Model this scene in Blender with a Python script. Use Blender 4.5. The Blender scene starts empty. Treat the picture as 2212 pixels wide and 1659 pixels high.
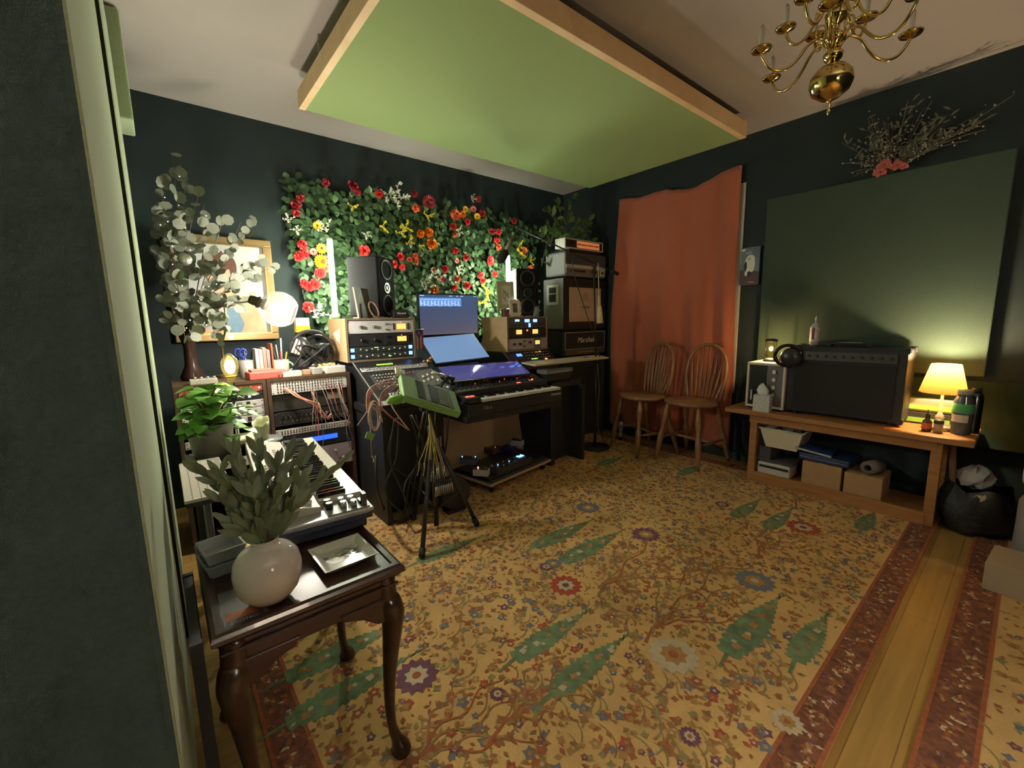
import bpy, math, random
from mathutils import Vector, Matrix, Euler
S = bpy.context.scene
COL = S.collection
PI = math.pi
# ---------------------------------------------------------------- camera
CH = 1.30
FPX, YAW, PITCH, ROLL = 920.7, .68481, .14746, -.01763
_f = Vector((math.sin(YAW)*math.cos(PITCH), math.cos(YAW)*math.cos(PITCH), -math.sin(PITCH)))
_r0 = Vector((math.cos(YAW), -math.sin(YAW), 0)); _u0 = _r0.cross(_f)
_r = math.cos(ROLL)*_r0 + math.sin(ROLL)*_u0
_u = -math.sin(ROLL)*_r0 + math.cos(ROLL)*_u0
cam = bpy.data.cameras.new('camera'); camo = bpy.data.objects.new('camera', cam); COL.objects.link(camo)
cam.sensor_fit = 'HORIZONTAL'; cam.sensor_width = 36; cam.lens = FPX/2212*36; cam.clip_start = .02
m = Matrix(((_r.x, _u.x, -_f.x), (_r.y, _u.y, -_f.y), (_r.z, _u.z, -_f.z))).to_4x4()
m.translation = (0, 0, CH); camo.matrix_world = m
S.camera = camo
def at(px, py, x=None, y=None, z=None):
    d = _f + _r*((px-1106)/FPX) - _u*((py-829.5)/FPX)
    t = x/d.x if x is not None else y/d.y if y is not None else (z-CH)/d.z
    return Vector((0, 0, CH)) + d*t
# ---------------------------------------------------------------- world and exposure
W = bpy.data.worlds.new('night'); S.world = W; W.use_nodes = True
W.node_tree.nodes['Background'].inputs[0].default_value = (.02, .03, .05, 1)
W.node_tree.nodes['Background'].inputs[1].default_value = .3
S.view_settings.view_transform = 'Standard'; S.view_settings.look = 'None'
S.view_settings.gamma = 1; S.view_settings.exposure = 1.2
S.cycles.max_bounces = 8; S.cycles.diffuse_bounces = 4; S.cycles.sample_clamp_indirect = 6
try: S.cycles.use_denoising = True
except Exception: pass
# power of the lamps (each light object is made inside its lamp's builder)
PW = dict(globe=100, edison=52, table=25, lantern=20, tube=84, floor=110)
WARM = (1, .72, .40); SOFT = (1, .88, .66)
# ---------------------------------------------------------------- materials
MATS = {}
EK = .44   # emission of screens and small lights at this exposure
def M(name, col, rough=.6, metal=0, emit=None, es=0, noise=0, nscale=40, bump=0, bscale=200, spec=.5, alpha=None, sheen=0, coat=0, trans=0):
    if name in MATS: return MATS[name]
    m = bpy.data.materials.new(name); m.use_nodes = True
    nt = m.node_tree; b = nt.nodes['Principled BSDF']
    b.inputs['Base Color'].default_value = (*col, 1); b.inputs['Roughness'].default_value = rough
    b.inputs['Metallic'].default_value = metal
    b.inputs['Specular IOR Level'].default_value = spec
    if sheen: b.inputs['Sheen Weight'].default_value = sheen
    if coat: b.inputs['Coat Weight'].default_value = coat
    if trans: b.inputs['Transmission Weight'].default_value = trans
    if alpha is not None: b.inputs['Alpha'].default_value = alpha
    if emit: b.inputs['Emission Color'].default_value = (*emit, 1); b.inputs['Emission Strength'].default_value = es*EK
    if noise or bump:
        tc = nt.nodes.new('ShaderNodeTexCoord')
    if noise:
        n = nt.nodes.new('ShaderNodeTexNoise'); n.inputs['Scale'].default_value = nscale; n.inputs['Detail'].default_value = 4
        nt.links.new(tc.outputs['Object'], n.inputs['Vector'])
        r = nt.nodes.new('ShaderNodeValToRGB'); e = r.color_ramp.elements
        e[0].position = .3; e[1].position = .7
        e[0].color = (*[c*(1-noise) for c in col], 1); e[1].color = (*[min(1, c*(1+noise)) for c in col], 1)
        nt.links.new(n.outputs['Fac'], r.inputs[0]); nt.links.new(r.outputs[0], b.inputs['Base Color'])
    if bump:
        n = nt.nodes.new('ShaderNodeTexNoise'); n.inputs['Scale'].default_value = bscale
        nt.links.new(tc.outputs['Object'], n.inputs['Vector'])
        bp = nt.nodes.new('ShaderNodeBump'); bp.inputs['Strength'].default_value = bump; bp.inputs['Distance'].default_value = .01
        nt.links.new(n.outputs['Fac'], bp.inputs['Height']); nt.links.new(bp.outputs[0], b.inputs['Normal'])
    MATS[name] = m; return m
def woodM(name, c1, c2, scale=(1, 8, 8), rough=.45, wscale=3, coat=0):
    m = bpy.data.materials.new(name); m.use_nodes = True; nt = m.node_tree; b = nt.nodes['Principled BSDF']
    tc = nt.nodes.new('ShaderNodeTexCoord'); mp = nt.nodes.new('ShaderNodeMapping'); mp.inputs['Scale'].default_value = scale
    n = nt.nodes.new('ShaderNodeTexNoise'); n.inputs['Scale'].default_value = wscale; n.inputs['Detail'].default_value = 6; n.inputs['Distortion'].default_value = .6
    r = nt.nodes.new('ShaderNodeValToRGB'); e = r.color_ramp.elements; e[0].position = .35; e[1].position = .65
    e[0].color = (*c1, 1); e[1].color = (*c2, 1)
    nt.links.new(tc.outputs['Object'], mp.inputs[0]); nt.links.new(mp.outputs[0], n.inputs['Vector'])
    nt.links.new(n.outputs['Fac'], r.inputs[0]); nt.links.new(r.outputs[0], b.inputs['Base Color'])
    b.inputs['Roughness'].default_value = rough
    if coat: b.inputs['Coat Weight'].default_value = coat
    MATS[name] = m; return m
def glassM(name, tint=(1, 1, 1), fac=.12, rough=.02):
    m = bpy.data.materials.new(name); m.use_nodes = True; nt = m.node_tree
    for n in list(nt.nodes): nt.nodes.remove(n)
    o = nt.nodes.new('ShaderNodeOutputMaterial'); t = nt.nodes.new('ShaderNodeBsdfTransparent'); t.inputs[0].default_value = (*tint, 1)
    g = nt.nodes.new('ShaderNodeBsdfGlossy'); g.inputs['Roughness'].default_value = rough
    lw = nt.nodes.new('ShaderNodeLayerWeight'); lw.inputs[0].default_value = fac
    mx = nt.nodes.new('ShaderNodeMixShader')
    nt.links.new(lw.outputs['Facing'], mx.inputs[0]); nt.links.new(t.outputs[0], mx.inputs[1]); nt.links.new(g.outputs[0], mx.inputs[2]); nt.links.new(mx.outputs[0], o.inputs[0])
    MATS[name] = m; return m
def foggyM(name, tint, fac, fog):
    m = glassM(name, tint, fac); nt = m.node_tree; o = next(n for n in nt.nodes if n.type == 'OUTPUT_MATERIAL'); old = o.inputs[0].links[0].from_socket
    d = nt.nodes.new('ShaderNodeBsdfDiffuse'); t = nt.nodes.new('ShaderNodeBsdfTranslucent'); a = nt.nodes.new('ShaderNodeMixShader'); b = nt.nodes.new('ShaderNodeMixShader'); b.inputs[0].default_value = fog
    for q in (d, t): q.inputs[0].default_value = (*tint, 1)
    nt.links.new(d.outputs[0], a.inputs[1]); nt.links.new(t.outputs[0], a.inputs[2]); nt.links.new(old, b.inputs[1]); nt.links.new(a.outputs[0], b.inputs[2]); nt.links.new(b.outputs[0], o.inputs[0]); return m
def shadeM(name, col, tr=.6):
    m = bpy.data.materials.new(name); m.use_nodes = True; nt = m.node_tree
    for n in list(nt.nodes): nt.nodes.remove(n)
    o = nt.nodes.new('ShaderNodeOutputMaterial'); d = nt.nodes.new('ShaderNodeBsdfDiffuse'); t = nt.nodes.new('ShaderNodeBsdfTranslucent')
    d.inputs[0].default_value = (*col, 1); t.inputs[0].default_value = (*col, 1)
    mx = nt.nodes.new('ShaderNodeMixShader'); mx.inputs[0].default_value = tr
    nt.links.new(d.outputs[0], mx.inputs[1]); nt.links.new(t.outputs[0], mx.inputs[2]); nt.links.new(mx.outputs[0], o.inputs[0])
    MATS[name] = m; return m
BLK = M('black_matte', (.012, .012, .014), .6)
TOLEX = M('black_vinyl', (.014, .014, .016), .55, bump=.4, bscale=500)
BPL = M('black_plastic', (.02, .02, .022), .35)
GLOSSB = M('black_gloss', (.008, .008, .01), .08)
CHROME = M('chrome', (.8, .8, .8), .15, 1)
STEEL = M('brushed_metal', (.5, .5, .5), .35, 1)
BRASS = M('polished_brass', (.62, .46, .16), .14, 1)
DBRASS = M('dull_brass', (.45, .33, .14), .35, 1)
SILV = M('silver_panel', (.58, .57, .58), .45, 0, noise=.05, nscale=12)
WHITE = M('white_plastic', (.75, .74, .70), .4)
CREAM = M('cream_plastic', (.72, .66, .50), .5)
LEDB = M('blue_led', (.05, .2, 1), .4, emit=(.10, .35, 1), es=6)
LEDR = M('red_led', (1, .1, .05), .4, emit=(1, .08, .04), es=5)
LEDO = M('orange_meter', (1, .4, .1), .4, emit=(1, .33, .08), es=2.2)
LEDG = M('green_led', (.4, 1, .2), .4, emit=(.35, 1, .12), es=3)
LEDW = M('white_led', (.9, .95, 1), .4, emit=(.9, .95, 1), es=4)
TEALW = M('teal_wall_paint', (.0085, .018, .0195), .75, noise=.08, nscale=3, bump=.05, bscale=60)
CEILM = M('ceiling_paint', (.40, .355, .335), .85, noise=.06, nscale=1.2)
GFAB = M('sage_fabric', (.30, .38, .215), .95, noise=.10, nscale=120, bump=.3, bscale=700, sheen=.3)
TFAB = M('shaded_teal_fabric', (.032, .055, .046), .95, noise=.10, nscale=120, bump=.3, bscale=700)
DGFAB = M('dark_green_fabric', (.036, .060, .042), .95, noise=.08, nscale=100, bump=.3, bscale=700)
GREENC = M('lime_green_fabric', (.24, .31, .125), .95, noise=.04, nscale=150, bump=.1, bscale=700)
PINE = woodM('pine_board', (.66, .44, .24), (.76, .54, .32), (2, 2, 2), .6, 3)
BIRCH = M('birch_side', (.62, .44, .24), .5, noise=.06, nscale=10)
OAK = woodM('bench_wood', (.30, .135, .045), (.42, .20, .07), (8, 1, 8), .4, 4)
CHAIRW = woodM('chair_wood', (.22, .11, .05), (.32, .17, .08), (4, 4, 1), .35, 6, .3)
MAHOG = woodM('mahogany', (.020, .007, .005), (.042, .013, .008), (1, 8, 8), .30, 4, .25)
RACKW = woodM('rack_wood', (.05, .028, .016), (.085, .05, .03), (8, 8, 1), .5, 4)
CARD = M('cardboard', (.42, .25, .12), .85, noise=.06, nscale=20)
RUST = M('rust_curtain', (.42, .115, .060), .95, noise=.10, nscale=180, bump=.3, bscale=400, sheen=.2)
TANC = M('tan_cloth', (.68, .46, .22), .9, noise=.05, nscale=60)
LEAFD = M('hedge_leaf', (.045, .085, .036), .42, noise=.35, nscale=9, spec=.4)
LEAFL = M('light_leaf', (.09, .16, .062), .42, noise=.25, nscale=9, spec=.4)
EUCA = M('eucalyptus_leaf', (.17, .19, .145), .6, noise=.2, nscale=7)
POTH = M('pothos_leaf', (.10, .30, .03), .4, noise=.35, nscale=12)
SAGEL = M('olive_leaf', (.12, .155, .085), .5, noise=.3, nscale=14)
STEM = M('stem', (.10, .10, .04), .7)
GLASS = glassM('thin_glass'); GLASSW = glassM('amber_glass', (1, .88, .6), .15)
SCREENB = M('screen_blue', (.02, .03, .06), .2, emit=(.14, .22, .42), es=.3)
# ---------------------------------------------------------------- mesh builder
class MB:
    def __init__(s): s.v = []; s.f = []; s.mi = []; s.sm = []
    def add(s, vs, fs, m=0, smooth=False):
        o = len(s.v); s.v += [tuple(v) for v in vs]
        for f in fs: s.f.append(tuple(i+o for i in f)); s.mi.append(m); s.sm.append(smooth)
        return s
    def box(s, c, d, m=0, rot=None):
        R = rot if isinstance(rot, Matrix) else Matrix.Rotation(rot or 0, 3, 'Z'); c = Vector(c)
        vs = [c + R @ Vector((x*d[0]/2, y*d[1]/2, z*d[2]/2)) for x in (-1, 1) for y in (-1, 1) for z in (-1, 1)]
        return s.add(vs, [(0, 1, 3, 2), (4, 6, 7, 5), (0, 4, 5, 1), (2, 3, 7, 6), (0, 2, 6, 4), (1, 5, 7, 3)], m)
    def bx(s, x0, x1, y0, y1, z0, z1, m=0):
        return s.box(((x0+x1)/2, (y0+y1)/2, (z0+z1)/2), (abs(x1-x0), abs(y1-y0), abs(z1-z0)), m)
    def tube(s, pts, r, n=8, m=0, caps=True):
        pts = [Vector(p) for p in pts]; rs = r if isinstance(r, (list, tuple)) else [r]*len(pts)
        ref = None; vs = []
        for i, p in enumerate(pts):
            t = (pts[min(i+1, len(pts)-1)] - pts[max(i-1, 0)]).normalized()
            if ref is None: ref = t.orthogonal().normalized()
            a = ref - t*ref.dot(t)
            a = a.normalized() if a.length > 1e-6 else t.orthogonal().normalized()
            ref = a; b = t.cross(a)
            for k in range(n): w = 2*PI*k/n; vs.append(p + (a*math.cos(w)+b*math.sin(w))*rs[i])
        fs = [(i*n+k, i*n+(k+1) % n, (i+1)*n+(k+1) % n, (i+1)*n+k) for i in range(len(pts)-1) for k in range(n)]
        o = len(s.v); s.add(vs, fs, m, True)
        if caps: s.f.append(tuple(o+k for k in reversed(range(n)))); s.f.append(tuple(o+(len(pts)-1)*n+k for k in range(n))); s.mi += [m, m]; s.sm += [False, False]
        return s
    def cyl(s, p0, p1, r0, r1=None, n=16, m=0): return s.tube([p0, p1], [r0, r0 if r1 is None else r1], n, m)
    def lathe(s, prof, c=(0, 0, 0), n=20, m=0, R=None, smooth=True):
        c = Vector(c); R = R or Matrix.Identity(3); vs = []
        for r, z in prof:
            for k in range(n): w = 2*PI*k/n; vs.append(c + R @ Vector((r*math.cos(w), r*math.sin(w), z)))
        fs = [(i*n+k, i*n+(k+1) % n, (i+1)*n+(k+1) % n, (i+1)*n+k) for i in range(len(prof)-1) for k in range(n)]
        return s.add(vs, fs, m, smooth)
    def ball(s, c, r, n=12, m=0, sc=(1, 1, 1)):
        k = n//2; pr = [(max(1e-4, math.sin(PI*i/k)), -math.cos(PI*i/k)) for i in range(k+1)]
        c = Vector(c); vs = [c+Vector((q*r*sc[0]*math.cos(2*PI*j/n), q*r*sc[1]*math.sin(2*PI*j/n), z*r*sc[2])) for q, z in pr for j in range(n)]
        fs = [(i*n+j, i*n+(j+1) % n, (i+1)*n+(j+1) % n, (i+1)*n+j) for i in range(k) for j in range(n)]
        return s.add(vs, fs, m, True)
    def prism(s, poly, a, b, ax='z', m=0):
        # polygon in the plane across the axis, extruded from a to b
        def mk(p, h): return {'z': (p[0], p[1], h), 'y': (p[0], h, p[1]), 'x': (h, p[0], p[1])}[ax]
        n = len(poly); vs = [mk(p, a) for p in poly]+[mk(p, b) for p in poly]
        return s.add(vs, [tuple(range(n))[::-1], tuple(range(n, 2*n))]+[(i, (i+1) % n, n+(i+1) % n, n+i) for i in range(n)], m)
    def frame(s, x0, x1, z0, z1, w, y0, y1, m=0):
        s.bx(x0, x1, y0, y1, z0, z0+w, m); s.bx(x0, x1, y0, y1, z1-w, z1, m)
        s.bx(x0, x0+w, y0, y1, z0+w, z1-w, m); return s.bx(x1-w, x1, y0, y1, z0+w, z1-w, m)
    def leaf(s, p, d, n, L, Wd, fold=.25, curl=.15, m=0, tip=.55, rnd=False):
        p = Vector(p); d = Vector(d).normalized(); n = Vector(n); n = (n-d*n.dot(d)); n = n.normalized() if n.length > 1e-4 else d.orthogonal().normalized()
        sd = d.cross(n)
        q = ((.0, 0), (.28, .38), (.55, .5), (.82, .32), (1, 0)) if not rnd else ((0, 0), (.15, .38), (.5, .55), (.85, .4), (1, 0))
        vs = []
        for t, w in q:
            c = p + d*L*t - n*L*curl*t*t; h = Wd*w
            if w == 0: vs.append(c)
            else: vs += [c+sd*h+n*h*fold, c, c-sd*h+n*h*fold]
        fs = [(0, 2, 1), (0, 3, 2), (1, 2, 5, 4), (2, 3, 6, 5), (4, 5, 8, 7), (5, 6, 9, 8), (7, 8, 10), (8, 9, 10)]
        return s.add(vs, fs, m, True)
    def xf(s, Mx, start=0):
        for i in range(start, len(s.v)): s.v[i] = tuple(Mx @ Vector(s.v[i]))
        return s
    def build(s, name, mats, parent=None, loc=None, bevel=0, rot=None, solid=0):
        me = bpy.data.meshes.new(name); me.from_pydata(s.v, [], s.f)
        mats = mats if isinstance(mats, (list, tuple)) else [mats]
        for q in mats: me.materials.append(q)
        me.polygons.foreach_set('material_index', s.mi); me.polygons.foreach_set('use_smooth', s.sm); me.update()
        o = bpy.data.objects.new(name, me); COL.objects.link(o)
        if parent is not None: o.parent = parent
        if loc is not None: o.location = loc
        if rot is not None: o.rotation_euler = rot
        if solid: md = o.modifiers.new('thick', 'SOLIDIFY'); md.thickness = solid
        if bevel: md = o.modifiers.new('bev', 'BEVEL'); md.width = bevel; md.segments = 2; md.limit_method = 'ANGLE'
        return o
def tag(o, label, cat, group=None, kind=None):
    o['label'] = label; o['category'] = cat
    if group: o['group'] = group
    if kind: o['kind'] = kind
    return o
def thing(name, label, cat, loc=(0, 0, 0), rz=0, group=None, rot=None):
    o = bpy.data.objects.new(name, None); COL.objects.link(o); o.location = loc; o.empty_display_size = .05
    o.rotation_euler = rot if rot is not None else (0, 0, rz)
    return tag(o, label, cat, group)
def struct(name, mb, mat, **k):
    o = mb.build(name, mat, **k); o['kind'] = 'structure'; return o
def cp(o, parent, loc=None, rot=None, mats=None):
    c = o.copy(); COL.objects.link(c); c.parent = parent
    if loc is not None: c.location = loc
    if rot is not None: c.rotation_euler = rot
    return c
def dup(root, loc, rz=0, label=None, rot=None):
    r = root.copy(); COL.objects.link(r); r.location = loc; r.rotation_euler = rot if rot is not None else (0, 0, rz)
    if label: r['label'] = label
    for ch in list(root.children):
        c = ch.copy(); COL.objects.link(c); c.parent = r
        for g in ch.children: d = g.copy(); COL.objects.link(d); d.parent = c
    return r
def lamp(parent, loc, power, col, r=.03, name='light'):
    l = bpy.data.lights.new(name, 'POINT'); l.energy = power; l.color = col; l.shadow_soft_size = r
    o = bpy.data.objects.new(name, l); COL.objects.link(o); o.parent = parent; o.location = loc; return o
def text(body, name, size, mat, parent, loc, rot, shear=0, ext=.0008, sx=1):
    cu = bpy.data.curves.new(name, 'FONT'); cu.body = body; cu.size = size; cu.shear = shear; cu.extrude = ext; cu.align_x = 'CENTER'; cu.align_y = 'CENTER'
    to = bpy.data.objects.new(name+'_c', cu); COL.objects.link(to)
    dg = bpy.context.evaluated_depsgraph_get(); me = bpy.data.meshes.new_from_object(to.evaluated_get(dg))
    bpy.data.objects.remove(to); me.name = name; me.materials.clear(); me.materials.append(mat)
    o = bpy.data.objects.new(name, me); COL.objects.link(o); o.parent = parent; o.location = loc; o.rotation_euler = rot; o.scale = (sx, 1, 1); return o
def repeat(proto, parent, locs, rot=None):
    # proto is the first; the others are copies of it
    proto.location = locs[0]
    for q in locs[1:]: cp(proto, parent, q, rot)
FRONT = (PI/2, 0, 0)      # writing on a face that looks towards -y
XR, YB, ZC = 3.97, 3.81, 2.80
# ================================================================ the room
struct('wall_back', MB().bx(-1.3, XR+.1, YB, YB+.1, 0, ZC), TEALW)
struct('wall_right', MB().bx(XR, XR+.1, -1.6, YB, 0, ZC), TEALW)
struct('wall_left', MB().bx(-1.4, -1.3, -1.6, YB+.1, 0, ZC), TEALW)
struct('wall_front', MB().bx(-1.3, XR, -1.7, -1.6, 0, ZC), TEALW)
struct('ceiling', MB().bx(-1.4, XR+.1, -1.7, YB+.1, ZC, ZC+.1), CEILM)
def floorM():
    m = bpy.data.materials.new('golden_floorboards'); m.use_nodes = True; nt = m.node_tree; b = nt.nodes['Principled BSDF']
    tc = nt.nodes.new('ShaderNodeTexCoord'); mp = nt.nodes.new('ShaderNodeMapping'); mp.inputs['Location'].default_value = (0, -.03, 0)
    br = nt.nodes.new('ShaderNodeTexBrick'); br.inputs['Color1'].default_value = (.42, .25, .07, 1); br.inputs['Color2'].default_value = (.37, .215, .06, 1)
    br.inputs['Mortar'].default_value = (.24, .13, .035, 1); br.inputs['Scale'].default_value = 1; br.inputs['Mortar Size'].default_value = .002
    br.inputs['Brick Width'].default_value = 2.4; br.inputs['Row Height'].default_value = .105
    nt.links.new(tc.outputs['Object'], mp.inputs[0]); nt.links.new(mp.outputs[0], br.inputs['Vector'])
    n = nt.nodes.new('ShaderNodeTexNoise'); n.inputs['Scale'].default_value = 4; mx = nt.nodes.new('ShaderNodeMixRGB'); mx.blend_type = 'OVERLAY'; mx.inputs[0].default_value = .35
    mp2 = nt.nodes.new('ShaderNodeMapping'); mp2.inputs['Scale'].default_value = (.6, 8, 1); nt.links.new(tc.outputs['Object'], mp2.inputs[0]); nt.links.new(mp2.outputs[0], n.inputs['Vector'])
    nt.links.new(br.outputs['Color'], mx.inputs[1]); nt.links.new(n.outputs['Fac'], mx.inputs[2]); nt.links.new(mx.outputs[0], b.inputs['Base Color'])
    b.inputs['Roughness'].default_value = .4; return m
struct('floor', MB().bx(-1.4, XR+.1, -1.7, YB+.1, -.1, 0), floorM())
struct('baseboard_right', MB().bx(XR-.015, XR, -1.6, 1.65, 0, .10), M('dark_teal_trim', (.012, .04, .045), .5))
struct('baseboard_back', MB().bx(-1.3, XR, YB-.015, YB, 0, .10), MATS['dark_teal_trim'])
# window behind the curtain: white trim, dark pane
WTR = M('white_trim', (.62, .60, .58), .5)
wf = thing('window_1', 'window behind the rust curtain with white trim', 'window', (0, 0, 0)); wf['kind'] = 'structure'; del wf['label']; del wf['category']
g = MB(); g.bx(XR-.016, XR-.001, 1.675, 1.79, .62, 2.42); g.bx(XR-.016, XR-.001, 2.86, 2.94, .62, 2.42); g.bx(XR-.016, XR-.001, 1.79, 2.86, 2.32, 2.42); g.bx(XR-.016, XR-.001, 1.79, 2.86, .62, .70)
g.build('window_frame', WTR, wf); MB().bx(XR-.012, XR-.002, 1.79, 2.86, .70, 2.32).build('pane', M('dark_glass', (.01, .012, .016), .1), wf)
# ---------------------------------------------------------------- rugs
RM = [M('rug_field', (.70, .44, .16), .95, noise=.13, nscale=5, bump=.3, bscale=300),
      M('rug_rust', (.36, .11, .04), .95, noise=.2, nscale=60), M('rug_brown', (.30, .15, .05), .95, noise=.2, nscale=60),
      M('rug_olive', (.28, .24, .09), .95, noise=.2, nscale=60), M('rug_green', (.15, .22, .11), .95, noise=.35, nscale=25),
      M('rug_slate', (.16, .17, .20), .95, noise=.2, nscale=60), M('rug_purple', (.17, .07, .10), .95, noise=.2, nscale=60),
      M('rug_red', (.40, .08, .035), .95, noise=.2, nscale=60), M('rug_border', (.19, .070, .035), .95, noise=.45, nscale=45),
      M('rug_pale', (.56, .47, .30), .95, noise=.1, nscale=30), M('rug_tan', (.42, .23, .075), .95, noise=.2, nscale=60)]
RUGT = .012
def rug(name, label, x0, x1, y0, y1, seed, bw, motifs, nsmall, only=None):
    rnd = random.Random(seed); g = MB(); g.bx(x0, x1, y0, y1, .001, RUGT-.001, 0)
    z = RUGT
    def poly(ps, m, zz=0):
        zz += rnd.uniform(0, .0007); g.add([(x, y, z+zz) for x, y in ps], [tuple(range(len(ps)))], m)
    def fan(cx, cy, rs, m, n, a0=0, zz=0, sx=1):
        ps = [(cx+rs[i % len(rs)]*math.cos(a0+2*PI*i/n)*sx, cy+rs[i % len(rs)]*math.sin(a0+2*PI*i/n)) for i in range(n)]
        j = rnd.uniform(0, .0002); zz += j
        g.add([(cx, cy, z+zz)]+[(x, y, z+zz) for x, y in ps], [(0, i+1, (i+1) % n+1) for i in range(n)], m)
    def ribbon(pts, w, m, zz=0):
        vs = []; zz += rnd.uniform(0, .0006)
        for i, (x, y) in enumerate(pts):
            a, b = pts[max(0, i-1)], pts[min(len(pts)-1, i+1)]; dx, dy = b[0]-a[0], b[1]-a[1]; l = math.hypot(dx, dy) or 1
            ww = w*(1-.6*i/len(pts))/2; vs += [(x-dy/l*ww, y+dx/l*ww, z+zz), (x+dy/l*ww, y-dx/l*ww, z+zz)]
        g.add(vs, [(2*i, 2*i+1, 2*i+3, 2*i+2) for i in range(len(pts)-1)], m)
    def petal(cx, cy, a, L, w, m, zz=.0004):
        c, s_ = math.cos(a), math.sin(a)
        poly([(cx+c*u-s_*v, cy+s_*u+c*v) for u, v in ((0, 0), (L*.4, -w/2), (L, 0), (L*.4, w/2))], m, zz)
    # border band: stripes with palmettes
    if bw:
        for (a, b, c, d) in ((x0, x1, y0, y0+bw), (x0, x1, y1-bw, y1), (x0, x0+bw, y0+bw, y1-bw), (x1-bw, x1, y0+bw, y1-bw)):
            g.add([(a, c, z-.0004), (b, c, z-.0004), (b, d, z-.0004), (a, d, z-.0004)], [(0, 1, 2, 3)], 8)
            horiz = (b-a) > (d-c); L = (b-a) if horiz else (d-c); k = 0
            while k < L-.03:
                cx, cy = (a+k+.02, (c+d)/2) if horiz else ((a+b)/2, c+k+.02)
                cx += rnd.uniform(-.01, .01) if horiz else rnd.uniform(-bw*.3, bw*.3); cy += rnd.uniform(-bw*.3, bw*.3) if horiz else 0
                for q in range(5): petal(cx, cy, rnd.uniform(0, 2*PI), rnd.uniform(.012, .028), .012, rnd.choice((9, 1, 6, 10, 1, 2)), .0002)
                k += .018
            e = .012
            for t in ((0, e), (bw-e, bw)):
                if horiz: g.add([(a, c+t[0], z+.0002), (b, c+t[0], z+.0002), (b, c+t[1], z+.0002), (a, c+t[1], z+.0002)], [(0, 1, 2, 3)], 1)
                else: g.add([(a+t[0], c, z+.0002), (a+t[0], d, z+.0002), (a+t[1], d, z+.0002), (a+t[1], c, z+.0002)], [(0, 1, 2, 3)], 1)
    occ = []
    for kind, cx, cy, sz in motifs:
        if kind == 'tree':
            up, lo = [], []; n = 30
            for i in range(n+1):
                t = i/n; w = .115*sz*(math.sin(PI*min(1, t*1.0+.12))**.8)*(1-t*.55) if t < .97 else .004
                jag = .009 if i % 2 else -.004
                up.append((cx+t*.45*sz-jag*.6, cy+w/2+jag)); lo.append((cx+t*.45*sz-jag*.6, cy-w/2-jag))
            vs = []
            for a, b in zip(up, lo): vs += [(a[0], a[1], z+.0006), (b[0], b[1], z+.0006)]
            g.add(vs, [(2*i, 2*i+1, 2*i+3, 2*i+2) for i in range(n)], 4)
            ribbon([(cx, cy), (cx-.08, cy-.01)], .014, 4, .0006)
            for i in range(5):
                fx = cx+.45*sz*(.12+.15*i); fan(fx, cy+rnd.uniform(-.012, .012), [.017*sz, .011*sz, .014*sz], rnd.choice((9, 10, 3, 10)), 11, rnd.random(), .0012); fan(fx+.02, cy+rnd.uniform(-.02, .02), [.009*sz], rnd.choice((9, 10, 1)), 7, 0, .0013)
            occ.append((cx+.20*sz, cy, .22*sz, .05*sz))
        elif kind == 'branch':
            for b in range(6):
                a = -.55+1.1*b/5+rnd.uniform(-.08, .08); L = sz*rnd.uniform(.6, 1); ph = rnd.uniform(0, 6); pts = []
                for i in range(16):
                    t = i/15; r_ = L*t; aa = a*min(1, t*3); pts.append((cx+r_*math.cos(aa)*1, cy+r_*math.sin(aa)+.018*math.sin(ph+t*14)))
                ribbon(pts, .0085, (1, 10, 2)[b % 3], .0005)
                for i in range(4, 16, 2): petal(pts[i][0], pts[i][1], a+rnd.choice((-1, 1))*.9, .03, .012, rnd.choice((3, 2, 1)))
            ribbon([(cx-.10, cy-.03), (cx, cy)], .012, 1, .0005)
        else:
            c1, c2, c3 = {'purple': (6, 9, 1), 'red': (7, 9, 6), 'slate': (5, 10, 9), 'pale': (9, 10, 1), 'mauve': (6, 10, 9)}[kind]
            fan(cx, cy, [sz, sz*.8], c1, 28, 0, .0006); fan(cx, cy, [sz*.55, sz*.4], c2, 16, 0, .0009); fan(cx, cy, [sz*.2], c3, 10, 0, .0012)
            occ.append((cx, cy, sz*.9, sz*.9))
    n = 0; tries = 0
    while n < nsmall and tries < nsmall*3:
        tries += 1; x = rnd.uniform(x0+bw+.01, x1-bw-.01); y = rnd.uniform(y0+bw+.01, y1-bw-.01)
        if any(abs(x-a) < c and abs(y-b) < d for a, b, c, d in occ): continue
        n += 1; k = rnd.random(); s_ = rnd.uniform(.75, 1.6)
        if k < .58: petal(x, y, rnd.uniform(0, 2*PI), .020*s_, .011*s_, rnd.choice((1, 2, 2, 3, 10, 1, 2)))
        elif k < .80:
            a = rnd.uniform(0, PI); mm = rnd.choice((2, 3, 1, 10, 5))
            for q in range(4): petal(x, y, a+q*PI/2, .013*s_, .010*s_, mm)
        elif k < .90: fan(x, y, [.016*s_, .010*s_], rnd.choice((5, 6, 7, 10)), 10, rnd.random(), .0004); fan(x, y, [.005*s_], rnd.choice((9, 10)), 6, 0, .0007)
        else:
            a = rnd.uniform(-.6, .6); pts = [(x+.07*s_*t/6*math.cos(a+t*.15), y+.07*s_*t/6*math.sin(a+t*.15)) for t in range(7)]
            ribbon(pts, .006, rnd.choice((2, 3, 3)), .0003)
    o = g.build(name, RM); return tag(o, label, 'rug')
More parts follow.
